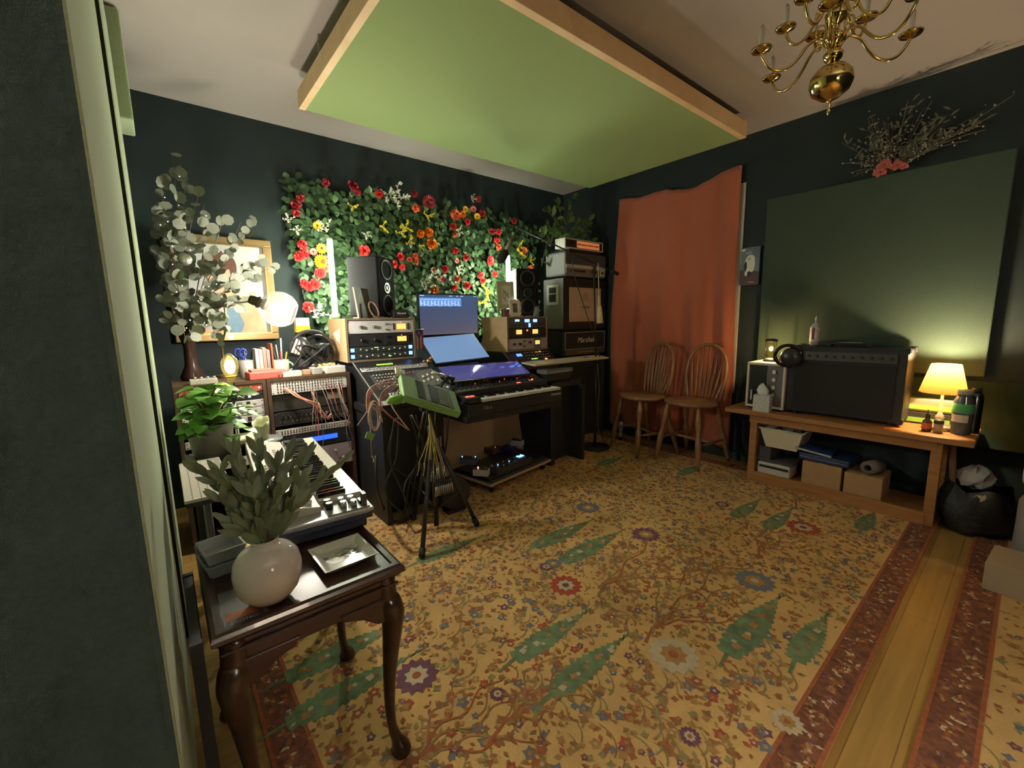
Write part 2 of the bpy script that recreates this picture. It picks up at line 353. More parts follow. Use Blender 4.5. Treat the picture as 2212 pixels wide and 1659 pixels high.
mot = [('tree', .913, .94, 1), ('tree', .918, 1.143, 1), ('tree', 1.558, .628, 1.28), ('tree', 1.537, 1.487, 1.26), ('tree', 1.72, .45, .95),
       ('tree', 1.53, 1.70, 1.2), ('tree', .18, 1.42, 1.1), ('tree', .22, 1.62, 1.1), ('tree', 2.75, .92, 1), ('tree', 2.75, 1.12, 1), ('tree', 2.9, 2.35, 1), ('tree', 3.15, .55, .9),
       ('tree', .95, 2.0, 1), ('tree', 3.2, 1.75, 1)]
for k, px, py, s_ in (('purple', 900, 1460, .085), ('red', 1222, 1265, .085), ('mauve', 1395, 1155, .09), ('slate', 1630, 1255, .095), ('red', 1735, 1140, .10), ('slate', 1270, 1097, .09),
                      ('pale', 1455, 1415, .10), ('purple', 1490, 1592, .035), ('purple', 1075, 1500, .03), ('slate', 1195, 1218, .05), ('purple', 1180, 1225, .04), ('pale', 1700, 1560, .05), ('purple', 1560, 1090, .05)):
    q = at(px, py, z=.01); mot.append((k, q.x, q.y, s_))
for px, py, s_ in ((1310, 1262, .75), (1410, 1355, .8), (1090, 1560, .35), (1480, 1240, .45), (1640, 1190, .5), (1720, 1085, .5), (880, 1640, .45)):
    q = at(px, py, z=.01); mot.append(('branch', q.x, q.y, s_))
rug('patterned_rug', 'large golden patterned rug with green trees and small flowers, centre of the room', .12, 3.80, .262, 3.25, 5, .115, mot, 12500)
rug('patterned_rug', 'second patterned rug cut off by the right edge, beyond the bare golden boards', .9, 3.80, -1.5, .105, 8, .13,
    [('tree', 2.0, -.22, 1.2), ('tree', 2.7, -.22, 1), ('slate', 2.6, -.5, .08), ('branch', 1.5, -.4, .5)], 2200)
# ---------------------------------------------------------------- left fabric panels
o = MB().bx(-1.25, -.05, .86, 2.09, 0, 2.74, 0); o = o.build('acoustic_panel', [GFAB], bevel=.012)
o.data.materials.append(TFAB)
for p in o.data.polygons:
    if p.normal.y < -.5: p.material_index = 1  # teal front coloured much darker than the side, shade of the unlit face
tag(o, 'tall fabric covered panel filling the left edge, front coloured dark for shade, pale sage side', 'acoustic panel')
o = MB().bx(-.30, -.037, 2.125, 2.88, 0.0, 2.70).build('acoustic_panel', [GFAB], bevel=.012); o.data.materials.append(M('panel_gap_shade', (.008, .010, .006), .95))
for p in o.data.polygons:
    if p.normal.y < -.5: p.material_index = 1  # near face coloured black to paint the shaded gap between the panels
tag(o, 'sage fabric panel just beyond the dark gap at the left', 'acoustic panel')
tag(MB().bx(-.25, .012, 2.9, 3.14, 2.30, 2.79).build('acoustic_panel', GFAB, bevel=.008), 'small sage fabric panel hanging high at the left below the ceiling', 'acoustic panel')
# ---------------------------------------------------------------- right wall panels
def wpanel(label, y0, y1, z0, z1, x0, x1, mat):
    return tag(MB().bx(x0, x1, y0, y1, z0, z1).build('acoustic_panel', mat, bevel=.006), label, 'acoustic panel')
wpanel('large dark green fabric panel on the right wall above the black combo amp', .17, 1.48, .905, 2.232, XR-.07, XR-.001, DGFAB)
wpanel('lower dark green fabric panel on the right wall behind the wooden bench', -.45, 1.40, .455, .875, XR-.05, XR-.001, M('deep_green_fabric', (.016, .036, .024), .95, noise=.08, nscale=100, bump=.3, bscale=700))
# ---------------------------------------------------------------- ceiling cloud
t = thing('ceiling_panel', 'lime green fabric ceiling panel in a pine frame hung on chains', 'ceiling panel', (2.16, 2.245, 2.60))
HX, HY = 1.345, .735
MB().bx(-HX+.02, HX-.02, -HY+.02, HY-.0, .0, .03).build('fabric', GREENC, t)
g = MB()
g.bx(-HX-.018, -HX+.02, -HY, HY, -.004, .10)
g.build('frame_board', PINE, t, bevel=.002)
MB().bx(HX-.03, HX+.012, -HY, HY, .035, .13).build('frame_board', PINE, t)
MB().bx(-HX+.02, HX-.03, -HY-.022, -HY+.02, -.004, .10).build('frame_board', PINE, t, bevel=.002)
MB().bx(-HX+.02, HX-.03, HY-.02, HY, .03, .10).build('frame_board', PINE, t)
for x in (-HX-.01, HX-.05):
    for y in (-.35, .35) if x > 0 else (.30, -.45):
        g = MB(); zz = .10
        while zz < .185:
            k = int(round((zz-.10)/.018)) % 2
            pts = [(x+(.007*math.cos(a) if k else 0), y+(0 if k else .007*math.cos(a)), zz+.010+.012*math.sin(a)) for a in [2*PI*i/8 for i in range(9)]]
            g.tube(pts, .0022, 5); zz += .018
        g.build('chain', STEEL, t)
# ================================================================ curtain and wall pictures
t = thing('curtain', 'rust red cloth curtain pinned over the window on the right wall', 'curtain', (3.922, 2.35, 0))
g = MB(); NY, NZ = 90, 60; vs = []
def ctop(y):
    pts = [(1.70, 2.56), (1.86, 2.545), (2.02, 2.50), (2.13, 2.48), (2.22, 2.485), (2.33, 2.50), (2.43, 2.525), (2.55, 2.53), (2.69, 2.52), (2.93, 2.545), (3.0, 2.545)]
    for (a, b), (c, d) in zip(pts, pts[1:]):
        if a <= y <= c: w = (y-a)/(c-a); w = w*w*(3-2*w); return b+(d-b)*w
    return pts[-1][1]
for j in range(NZ+1):
    for i in range(NY+1):
        u, w = i/NY, j/NZ
        y0 = 1.70 + (.012*math.sin(w*5) - .035*w if w < .75 else -.03+.02*(w-.75)); y = y0 + (2.935+.09*min(1, w*2) - y0)*u
        zt = ctop(1.70+1.28*u); z = zt + (.11-zt)*w
        a = 2*PI*u
        x = (.35+.65*w)*(-.021*math.sin(a*4.5+.8*math.sin(a)) - .008*math.sin(a*9+2+w*3)) - .008*math.sin(a*2.2+w*1.5) - .004*w
        x += .022*math.exp(-((u-.3)*9)**2)*math.sin(w*7)
        vs.append((x, y-2.35, z))
g.add(vs, [(j*(NY+1)+i, j*(NY+1)+i+1, (j+1)*(NY+1)+i+1, (j+1)*(NY+1)+i) for j in range(NZ) for i in range(NY)], 0, True)
g.build('cloth', RUST, t, solid=.004)
g = MB()
for y in (1.71, 2.33, 2.69, 2.93): g.cyl((-.012, y-2.35, ctop(y)-.012), (.05, y-2.35, ctop(y)-.012), .005, n=8)
g.build('pin', STEEL, t)
# bird canvas
t = thing('canvas_painting', 'small canvas with a white round bird between curtain and green panel', 'painting', (XR-.03, 1.60, 1.725))
MB().bx(-.0, .029, -.077, .077, -.155, .155).build('canvas', M('canvas_blue', (.16, .20, .26), .8, noise=.25, nscale=9), t)
g = MB()
def blob(g, cy, cz, ry, rz, x, m, n=22, w=.0, ph=0):
    g.add([(x, cy, cz)]+[(x, cy+ry*math.cos(2*PI*i/n)*(1+w*math.sin(5*2*PI*i/n+ph)), cz+rz*math.sin(2*PI*i/n)*(1+w*math.sin(4*2*PI*i/n))) for i in range(n)], [(0, (i+1) % n+1, i+1) for i in range(n)], m)
g.add([(-.001, -.077, -.155), (-.001, .077, -.155), (-.001, .077, -.03), (-.001, -.077, -.05)], [(0, 1, 2, 3)], 1)
blob(g, .0, .01, .043, .075, -.002, 0, w=.04); blob(g, -.005, .055, .036, .036, -.0025, 0); blob(g, .032, .0, .012, .04, -.003, 2)
blob(g, .012, .060, .004, .004, -.0035, 2); blob(g, -.004, .060, .004, .004, -.0035, 2); blob(g, .004, .052, .004, .003, -.0035, 2)
blob(g, .025, -.06, .011, .022, -.003, 0); blob(g, 0, -.062, .02, .018, -.0026, 2); blob(g, .055, .135, .02, .009, -.002, 0, w=.2); blob(g, -.02, -.135, .03, .006, -.002, 3)
ring = [(-.003, .008+.022*math.cos(2*PI*i/16), .108+.008*math.sin(2*PI*i/16)) for i in range(17)]; g.tube(ring, .0018, 5, 0)
g.build('picture', [M('paint_white', (.72, .72, .66), .7), M('paint_plum', (.085, .05, .07), .7), M('paint_dark', (.03, .03, .04), .7), M('paint_rust', (.45, .15, .08), .7)], t)
# ================================================================ windsor chairs
def windsor(label, loc, rz):
    # local: the seat front faces -x, back at +x
    t = thing('windsor_chair', label, 'chair', loc, rz, 'windsor chairs in front of the curtain')
    g = MB(); n = 28; top = []; SZ = .565
    def out(a, k=1):
        x = .215*math.cos(a)*k; y = .235*math.sin(a)*k*(1.04 if math.cos(a) < 0 else .93)
        x = max(x, -.205*k) if math.cos(a) < 0 else x
        return x, y
    rings = [(.93, SZ), (1, SZ-.008), (1, SZ-.026), (.88, SZ-.042)]
    vs = []
    for k, z in rings:
        for i in range(n): x, y = out(2*PI*i/n, k); vs.append((x, y, z))
    vs.append((0.02, 0, SZ-.014)); vs.append((0, 0, SZ-.042))
    fs = [(r*n+i, (r+1)*n+i, (r+1)*n+(i+1) % n, r*n+(i+1) % n) for r in range(3) for i in range(n)]
    fs += [(4*n, i, (i+1) % n) for i in range(n)] + [(4*n+1, 3*n+(i+1) % n, 3*n+i) for i in range(n)]
    g.add(vs, fs, 0, True); g.build('seat', CHAIRW, t)
    H = .49
    def bow(u):   # u 0..1
        a = PI*u; yy = -.235*math.cos(a)*(1 if 0 else 1.0); k = math.sin(a)
        y = -.17*math.cos(a)*(1+.42*k**.7); z = SZ-.01+H*k**.62
        return Vector((.15+.075*(z-SZ)/H, y, z))
    MB().tube([bow(i/30) for i in range(31)], .0155, 8).build('bow', CHAIRW, t)
    for i in range(9):
        w = (i-4)/4; yb = .135*w; p0 = Vector((.155-.03*w*w, yb, SZ-.012))
        # find bow point with matching fan
        yt = .205*w; best = min((bow(.04+.92*k/80) for k in range(81)), key=lambda q: abs(q.y-yt))
        pts = [p0.lerp(best, k/6) for k in range(7)]; rs = [.007, .010, .0125, .011, .008, .006, .0055]
        MB().tube(pts, rs, 7).build('spindle', CHAIRW, t)
    feet = {}
    for sx in (-1, 1):
        for sy in (-1, 1):
            a = Vector((sx*.13, sy*.15, SZ-.03)); b = Vector((sx*.20+(.06 if sx > 0 else 0), sy*.215, .008)); feet[sx, sy] = (a, b)
            rs = [.016, .020, .025, .029, .020, .016, .025, .027, .024, .021, .018, .015]
            MB().tube([a.lerp(b, k/11) for k in range(12)], rs, 10).build('leg', CHAIRW, t)
    mid = []
    for sy in (-1, 1):
        p, q = feet[-1, sy], feet[1, sy]; a = p[0].lerp(p[1], .62); b = q[0].lerp(q[1], .62); mid.append(a.lerp(b, .5))
        MB().tube([a.lerp(b, k/6) for k in range(7)], [.008, .011, .014, .016, .014, .011, .008], 8).build('stretcher', CHAIRW, t)
    MB().tube([mid[0].lerp(mid[1], k/6) for k in range(7)], [.008, .011, .014, .016, .014, .011, .008], 8).build('stretcher', CHAIRW, t)
    return t
windsor('wooden windsor chair with arched back nearer the wooden bench', (3.60, 1.875, .012), math.radians(-6))
windsor('wooden windsor chair with arched back nearer the amplifier stack', (3.56, 2.36, .012), math.radians(-20))
# ================================================================ bench
BY0, BY1, BZ = .15, 1.525, .58
t = thing('wooden_bench', 'long brown wooden bench table with low shelf on the right wall', 'bench', (3.69, .84, 0))
def L(x, y, z): return (x-3.69, y-.84, z)
g = MB(); g.bx(3.46-3.69, 3.905-3.69, BY0-.84, BY1-.84, BZ-.035, BZ); g.build('top', OAK, t, bevel=.004)
g = MB(); g.bx(3.50-3.69, 3.52-3.69, .30-.84, 1.35-.84, BZ-.095, BZ-.035); g.build('apron', OAK, t)
for y in (.295, 1.315):
    for x in (3.53, 3.86): MB().bx(x-3.69-.025, x-3.69+.025, y-.84-.02, y-.84+.03, .012, BZ-.035).build('leg', OAK, t, bevel=.002)
g = MB(); g.bx(3.505-3.69, 3.885-3.69, .325-.84, 1.29-.84, .055, .075); g.build('shelf', OAK, t)
g = MB(); g.bx(3.50-3.69, 3.52-3.69, .315-.84, 1.295-.84, .013, .095); g.build('rail', OAK, t)
# ---------------------------------------------------------------- on the bench
Z = BZ
t = thing('toaster_oven', 'small white box oven with dark window at the window end of the bench', 'toaster oven', (3.72, 1.315, Z)); t.scale = (1, .84, 1)
g = MB(); g.bx(-.15, .15, -.20, .125, .012, .032); g.bx(-.15, .15, -.20, .125, .345, .365); g.bx(-.15, .15, .103, .125, .032, .345); g.bx(-.15, .15, -.20, -.178, .032, .345); g.bx(.13, .15, -.178, .103, .032, .345)
g.build('body', M('oven_white', (.70, .66, .55), .4), t, bevel=.006)
MB().bx(-.140, -.128, -.04, .103, .032, .345).build('door', M('dark_door', (.03, .033, .035), .15), t)
MB().bx(-.140, -.128, -.178, -.045, .032, .345).build('control_panel', M('grey_panel', (.12, .12, .12), .4), t)
k = MB().cyl((0, 0, 0), (-.018, 0, 0), .016, n=14).build('knob', STEEL, t); repeat(k, t, [(-.14, -.11, z) for z in (.30, .24, .18, .12)])
MB().bx(-.168, -.156, .06, .075, .07, .15).build('handle', STEEL, t); MB().bx(-.157, -.139, .062, .073, .075, .085).bx(-.157, -.139, .062, .073, .135, .145).build('handle_mount', STEEL, t)
f = MB().cyl((0, 0, 0), (0, 0, .012), .012, n=10).build('foot', BLK, t); repeat(f, t, [(x, y, 0) for x in (-.12, .12) for y in (-.17, .10)])
# tissue box
t = thing('tissue_box', 'white tissue box with a raised tissue in front of the small oven', 'tissue box', (3.53, 1.275, Z), math.radians(8))
MB().bx(-.055, .055, -.055, .055, 0, .125).build('box', M('tissue_box_white', (.66, .66, .65), .6, noise=.12, nscale=60), t)
g = MB(); vs = []
for j in range(7):
    for i in range(12):
        a = 2*PI*i/12; w = j/6; r = (.012+.03*math.sin(PI*min(1, w*.8+.1)))*(1-w*.55); vs.append((r*math.cos(a)*(1+.3*math.sin(3*a)), r*1.3*math.sin(a)+.012*w, .122+w*.085+.008*math.sin(2*a)*w))
g.add(vs, [(j*12+i, j*12+(i+1) % 12, (j+1)*12+(i+1) % 12, (j+1)*12+i) for j in range(6) for i in range(12)], 0, True).build('tissue', M('tissue', (.85, .85, .84), .9), t)
# lantern on the oven
t = thing('lantern', 'small glowing glass lantern with black top and base on the white oven', 'lantern', (3.72, 1.31, Z+.365))
MB().lathe([(.001, 0), (.052, 0), (.052, .006), (.036, .026), (.001, .026)], n=20).build('base', BLK, t)
MB().lathe([(.001, .155), (.042, .155), (.042, .172), (.03, .178), (.001, .178)], n=20).build('cap', BLK, t)
MB().lathe([(.034, .026), (.037, .06), (.037, .13), (.034, .155)], n=20).build('glass', GLASSW, t)
g = MB()
for i in range(4): a = PI/4+i*PI/2; g.cyl((.043*math.cos(a), .043*math.sin(a), .02), (.040*math.cos(a), .040*math.sin(a), .157), .0018, n=6)
g.build('guard_wire', BLK, t)
MB().ball((0, 0, .10), .013, 12, sc=(1, 1, 1.5)).build('bulb', M('lantern_bulb', (1, .6, .3), .3, emit=(1, .60, .22), es=14), t)
lamp(t, (0, 0, .10), PW['lantern'], (1, .74, .42), .015)
# combo amplifier
t = thing('guitar_amplifier', 'large black combo amplifier standing on the wooden bench', 'amplifier', (3.715, .812, Z))
g = MB(); g.bx(-.13, .15, -.33, .33, .02, .50); g.build('cabinet', TOLEX, t, bevel=.012)
MB().bx(-.139, -.128, -.28, .28, .045, .385).build('speaker_grille', M('grille_cloth', (.02, .017, .017), .9, bump=.5, bscale=600), t)
MB().bx(-.141, -.128, -.28, .28, .405, .465).build('control_panel', M('amp_panel', (.055, .055, .055), .35), t)
k = MB().cyl((0, 0, 0), (-.014, 0, 0), .010, .008, n=12).build('knob', M('amp_knob', (.03, .03, .03), .3), t); repeat(k, t, [(-.141, .25-.05*i, .435) for i in range(11)])
g = MB(); g.bx(-.02, .02, -.13, .13, .515, .527); g.bx(-.02, .02, -.13, -.10, .50, .52); g.bx(-.02, .02, .10, .13, .50, .52); g.build('handle', BLK, t, bevel=.004)
MB().bx(-.012, .012, -.075, .075, .5275, .5295).build('handle_strip', STEEL, t)
k = MB().box((0, 0, 0), (.04, .04, .04)).build('corner_guard', M('guard', (.03, .03, .03), .25), t, bevel=.008); repeat(k, t, [(sx*.117+.01, sy*.317, z) for sx in (-1, 1) for sy in (-1, 1) for z in (.035, .487)])
k = MB().cyl((0, 0, 0), (0, 0, .022), .018, n=12).build('foot', BLK, t); repeat(k, t, [(sx*.09, sy*.27, 0) for sx in (-1, 1) for sy in (-1, 1)])
# headphones leaning at the amp corner
t = thing('headphones', 'black headphones hung on the near corner of the combo amplifier', 'headphones', (3.55, 1.135, Z+.43), rot=(0, 0, math.radians(12)))
pts = [(0, .082*math.cos(a), .075*math.sin(a)) for a in [2*PI*i/28 for i in range(29)]]
MB().tube(pts, .0135, 8).build('headband', GLOSSB, t)
MB().lathe([(.001, -.022), (.062, -.022), (.072, 0), (.062, .018), (.001, .018)], c=(-.004, -.022, -.012), n=18, R=Matrix.Rotation(PI/2, 3, 'Y')).build('ear_cup', BPL, t)
MB().box((-.012, .03, -.035), (.006, .045, .03), rot=Matrix.Rotation(.5, 3, 'X')).build('inner_mark', M('orange_mark', (.6, .12, .05), .5), t)
# votive
t = thing('candle_bottle', 'clear votive bottle with a printed figure on top of the combo amplifier', 'bottle', (3.70, 1.02, Z+.502))
MB().lathe([(.001, 0), (.030, 0), (.031, .01), (.031, .135), (.02, .155), (.009, .165), (.009, .18), (.001, .18)], n=20).build('bottle', M('votive_glass', (.42, .38, .40), .12, noise=.3, nscale=30), t)
MB().lathe([(.001, .18), (.006, .18), (.008, .195), (.001, .215)], n=12).build('stopper', M('clear_knob', (.6, .6, .62), .1), t)
MB().lathe([(.0315, .03), (.0318, .031), (.0318, .13), (.0315, .131)], n=20).build('label_sleeve', M('votive_label', (.62, .50, .52), .5, noise=.35, nscale=45), t)
MB().box((-.0315, .002, .08), (.003, .016, .07)).ball((-.0315, .002, .122), .009, 8).build('figure', M('figure_dark', (.10, .05, .06), .5), t)
# table lamp
LX, LY = 3.72, .325
t = thing('table_lamp', 'lit table lamp with pleated cream shade at the right end of the bench', 'lamp', (LX, LY, Z))
MB().lathe([(.001, 0), (.076, 0), (.078, .008), (.078, .022), (.07, .027), (.001, .03)], n=28).build('base', M('lamp_base', (.45, .42, .36), .3, .6), t)
MB().lathe([(.001, .028), (.021, .028), (.026, .045), (.018, .06), (.024, .075), (.014, .095), (.008, .11), (.007, .245), (.001, .245)], n=16).build('stem', M('lamp_stem', (.72, .66, .54), .4), t)
vs = []; n = 72
for j in range(9):
    w = j/8; r = .110-.042*w
    for i in range(n): a = 2*PI*i/n; rr = r*(1+.010*(1 if i % 2 else -1)); vs.append((rr*math.cos(a), rr*math.sin(a), .232+.175*w))
g = MB(); g.add(vs, [(j*n+i, j*n+(i+1) % n, (j+1)*n+(i+1) % n, (j+1)*n+i) for j in range(8) for i in range(n)], 0, False)
g.build('lamp_shade', shadeM('pleated_shade', (.74, .42, .10), .14), t)
MB().tube([(.110*math.cos(2*PI*i/36), .110*math.sin(2*PI*i/36), .232) for i in range(37)], .0022, 6).build('shade_ring', M('trim_cream', (.8, .62, .35), .6), t)
g = MB(); g.tube([(.068*math.cos(2*PI*i/36), .068*math.sin(2*PI*i/36), .407) for i in range(37)], .0022, 6)
g.build('shade_ring', M('trim_cream', (.8, .62, .35), .6), t)
MB().ball((0, 0, .345), .026, 16, sc=(1, 1, 1.2)).build('bulb', M('lamp_bulb', (1, .9, .7), .3, emit=(1, .72, .34), es=6), t)
lamp(t, (0, 0, .372), PW['table'], (1, .80, .48), .03)
# green and black gear cases
for k, (zz, lab) in enumerate(((0, 'lower black case with a lime green band under the lamp'), (.085, 'upper grey case with a lime green band behind the lamp stem'))):
    t = thing('equipment_case', lab, 'case', (3.853, .41, Z+zz), 0, 'cases behind the table lamp')
    MB().bx(-.045, .045, -.13, .13, 0, .08).build('body', M('case_dark', (.03, .035, .03), .4) if k == 0 else M('case_grey', (.22, .24, .19), .4), t, bevel=.004)
    MB().bx(-.048, -.042, -.125, .125, .012, .042).build('band', M('lime_band', (.30, .62, .10), .5), t)
# small bottles at the lamp
t = thing('spray_bottle', 'small brown bottle with black cap in front of the lamp base', 'bottle', (3.60, .365, Z))
MB().lathe([(.001, 0), (.022, 0), (.023, .005), (.023, .06), (.012, .078), (.010, .085)], n=16).build('bottle', M('amber_bottle', (.10, .035, .015), .15), t)
MB().lathe([(.011, .083), (.012, .085), (.012, .105), (.006, .11), (.004, .135), (.001, .135)], n=12).build('cap', BPL, t)
MB().lathe([(.0233, .018), (.0236, .02), (.0236, .052), (.0233, .053)], n=16).build('label_sleeve', M('red_label', (.45, .10, .05), .5), t)
t = thing('jar', 'small beige jar with dark lid right of the brown bottle', 'jar', (3.605, .315, Z))
MB().lathe([(.001, 0), (.022, 0), (.022, .055), (.001, .055)], n=16).build('body', M('beige_jar', (.42, .30, .18), .4), t)
MB().lathe([(.001, .055), (.023, .055), (.023, .078), (.001, .078)], n=16).build('lid', BPL, t)
t = thing('tumbler', 'tall clear jar with green and white labels at the end of the bench', 'jar', (3.66, .225, Z))
MB().lathe([(.001, 0), (.044, 0), (.045, .01), (.045, .20), (.035, .225), (.035, .24)], n=24).build('jar', M('jar_dark', (.06, .07, .075), .1), t)
MB().lathe([(.001, .268), (.032, .268), (.037, .262), (.037, .24), (.001, .24)], n=24).build('lid', M('clear_lid', (.34, .36, .36), .2), t)
MB().lathe([(.0455, .13), (.0459, .131), (.0459, .185), (.0455, .186)], n=24).build('green_label', M('green_label', (.06, .34, .12), .5), t)
g = MB(); n = 10; vs = [(-.0468*math.cos(a), .0468*math.sin(a), z) for z in (.075, .12) for a in [-.9+1.8*i/n+.25 for i in range(n+1)]]
g.add(vs, [(i, i+1, n+2+i, n+1+i) for i in range(n)]).build('paper_label', M('paper_label', (.55, .52, .42), .6), t)
t = thing('metal_flask', 'tall shiny dark metal flask behind the labelled jar', 'flask', (3.74, .185, Z))
MB().lathe([(.001, 0), (.034, 0), (.035, .01), (.035, .22), (.026, .245), (.001, .248)], n=24).build('body', M('dark_steel', (.12, .13, .14), .2, 1), t)
MB().lathe([(.001, .247), (.022, .247), (.022, .272), (.001, .274)], n=18).build('cap', BPL, t)
# ---------------------------------------------------------------- under the bench
SZ_ = .076
t = thing('plastic_bin', 'cream plastic bin of odds and ends on the bench shelf', 'bin', (3.655, 1.135, .30))
g = MB(); w0, w1 = (.10, .115), (.125, .14)
vs = [(sx*a, sy*b, z) for (a, b), z in (((.105, .105), 0), ((.135, .145), .15)) for sx, sy in ((-1, -1), (1, -1), (1, 1), (-1, 1))] + [(sx*a, sy*b, z) for (a, b), z in (((.10, .10), .006), ((.13, .14), .15)) for sx, sy in ((-1, -1), (1, -1), (1, 1), (-1, 1))]
fs = [(0, 3, 2, 1)]+[(i, (i+1) % 4, 4+(i+1) % 4, 4+i) for i in range(4)]+[(8, 9, 10, 11)]+[(8+(i+1) % 4, 8+i, 12+i, 12+(i+1) % 4) for i in range(4)]+[(4+i, 4+(i+1) % 4, 12+(i+1) % 4, 12+i) for i in range(4)]
g.add(vs, fs).build('bin_body', CREAM, t, bevel=.003)
g = MB(); rr = random.Random(3)
g.tube([(-.137, -.147, .148), (.137, -.147, .148), (.137, .147, .148), (-.137, .147, .148), (-.137, -.147, .148)], .006, 6)
g.build('rim', CREAM, t)
g = MB()
for i in range(26):
    g.box((rr.uniform(-.08, .08), rr.uniform(-.09, .09), rr.uniform(.06, .15)), (rr.uniform(.03, .08), rr.uniform(.03, .07), rr.uniform(.02, .05)), rr.randrange(3), Euler((rr.uniform(-1, 1), rr.uniform(-1, 1), rr.uniform(0, 3))).to_matrix())
o = g.build('odds_and_ends', [M('oddgrey', (.12, .14, .16), .6), M('oddblue', (.06, .10, .18), .6), M('oddpale', (.35, .33, .30), .6)], loc=(3.655, 1.135, .30))
tag(o, 'jumble of small grey and blue bits filling the cream bin', 'odds and ends', kind='stuff')
t = thing('storage_box', 'grey fabric box on the shelf under the cream bin', 'box', (3.66, 1.20, SZ_))
MB().bx(-.12, .14, -.0, .08, .125, .223).bx(-.12, .14, -.155, .08, .105, .125).build('box_body', M('box_dark', (.05, .05, .055), .8), t)
t = thing('disc_player', 'flat white device with a black slot on the bench shelf', 'player', (3.614, 1.168, SZ_))
MB().bx(-.085, .08, -.11, .11, .012, .10).build('body', M('device_white', (.58, .56, .50), .4), t, bevel=.004)
MB().bx(-.089, -.083, -.10, .10, .062, .080).build('slot', BLK, t)
k = MB().bx(-.01, .01, -.01, .01, 0, .013).build('foot', BLK, t); repeat(k, t, [(sx*.07, sy*.09, 0) for sx in (-1, 1) for sy in (-1, 1)])
for (y0, y1, zt, lab) in ((.745, .985, .255, 'left cardboard box on the shelf under the bench'), (.525, .735, .235, 'right cardboard box on the shelf under the bench')):
    t = thing('cardboard_box', lab, 'box', (3.66, (y0+y1)/2, SZ_), 0, 'cardboard boxes under the bench'); h = zt-SZ_; w = (y1-y0)/2-.004
    MB().bx(-.13, .13, -w, w, 0, h).build('carton', CARD, t, bevel=.002); MB().bx(-.1305, .13, -w*.02-.02, -w*.02+.02, h, h+.0015).build('tape', M('pack_tape', (.45, .33, .20), .35), t)
t = thing('binder', 'flat blue case lying across the cardboard box tops', 'case', (3.665, .87, .262), math.radians(-4))
MB().bx(-.13, .13, -.17, .135, 0, .045).build('shell', M('navy_case', (.02, .04, .12), .4), t, bevel=.006); MB().bx(-.133, -.13, -.16, .125, .02, .024).build('seam', STEEL, t)
t = thing('binder', 'thin blue folder propped on the blue case', 'folder', (3.665, .93, .31), rot=(math.radians(7), 0, .1))
MB().bx(-.12, .12, -.10, .12, .005, .022).build('cover', M('blue_folder', (.03, .07, .2), .4), t); MB().bx(-.1215, -.118, -.10, .12, .008, .019).build('page_edge', M('page_edge', (.5, .5, .5), .7), t)
t = thing('paper_roll', 'short grey cardboard roll lying on the right cardboard box', 'roll', (3.62, .60, .283))
R_ = Matrix.Rotation(PI/2, 3, 'Y') @ Matrix.Rotation(.3, 3, 'X')
MB().lathe([(.022, -.06), (.045, -.06), (.045, .06), (.022, .06), (.022, -.06)], n=20, R=R_).build('roll', M('grey_card', (.16, .13, .11), .8), t)
# ---------------------------------------------------------------- right of the bench
t = thing('waste_bag', 'black bag stuffed with paper on the floor past the bench end', 'bag', (3.66, .115, 0))
vs = []; n = 22
for j in range(9):
    w = j/8
    for i in range(n):
        a = 2*PI*i/n; r = (.14+.035*math.sin(w*3))*(1+.10*math.sin(3*a+w*4)+.05*math.sin(7*a)); vs.append((r*.95*math.cos(a), r*.92*math.sin(a), .012+w*.27+.02*math.sin(4*a)*w))
MB().add(vs+[(0, 0, .012)], [(j*n+i, j*n+(i+1) % n, (j+1)*n+(i+1) % n, (j+1)*n+i) for j in range(8) for i in range(n)]+[(9*n, (i+1) % n, i) for i in range(n)], 0, True).build('bag_body', M('bag_black', (.015, .015, .015), .5, bump=.5, bscale=30), t)
def crumple(name, label, c, r, mat, seed, sc=(1, 1, 1)):
    rr = random.Random(seed); g = MB(); g.ball((0, 0, 0), r, 14, sc=sc)
    g.v = [tuple(Vector(v)*(1+rr.uniform(-.22, .22))) for v in g.v]; g.sm = [False]*len(g.sm)
    o = g.build(name, mat, loc=c); return tag(o, label, 'paper')
crumple('crumpled_paper', 'crumpled white paper on top of the black bag', (3.66, .135, .33), .075, M('paper_white', (.45, .43, .44), .8), 2, (1, 1, .9))
crumple('crumpled_paper', 'small cream scrap sticking out of the front of the black bag', (3.52, .10, .24), .035, M('paper_cream', (.45, .36, .22), .8), 4, (.4, 1, 1.1))
t = thing('cardboard_tube', 'slim brown tube standing between the bench leg and the bag', 'tube', (3.66, .235, .012))
MB().tube([(0, -.03, 0), (.0, .012, .50)], .016, 12).build('tube_body', M('tube_brown', (.24, .13, .07), .7), t)
t = thing('shipping_box', 'low closed cardboard box on the second rug at the right edge', 'box', (3.01, -.235, RUGT), math.radians(-4))
g = MB(); g.bx(-.16, .10, -.45, .262, 0, .135); g.build('carton', M('card_light', (.40, .31, .20), .85), t, bevel=.003); MB().bx(-.16, .10, -.075, -.025, .135, .1365).build('tape', MATS['pack_tape'], t)
t = thing('air_purifier', 'white rounded appliance on a pale base cut by the right edge', 'appliance', (3.30, -.185, RUGT))
MB().lathe([(.001, 0), (.14, 0), (.15, .02), (.15, .34), (.14, .36), (.001, .36)], n=32).build('base', M('purifier_base', (.30, .27, .27), .5), t)
g = MB(); g.bx(-.13, .12, -.14, .15, .40, .98); g.build('body', M('purifier_white', (.62, .60, .62), .35), t, bevel=.06)
MB().lathe([(.001, .36), (.10, .36), (.10, .41), (.001, .41)], n=28).build('neck', M('purifier_cream', (.6, .55, .42), .5), t)
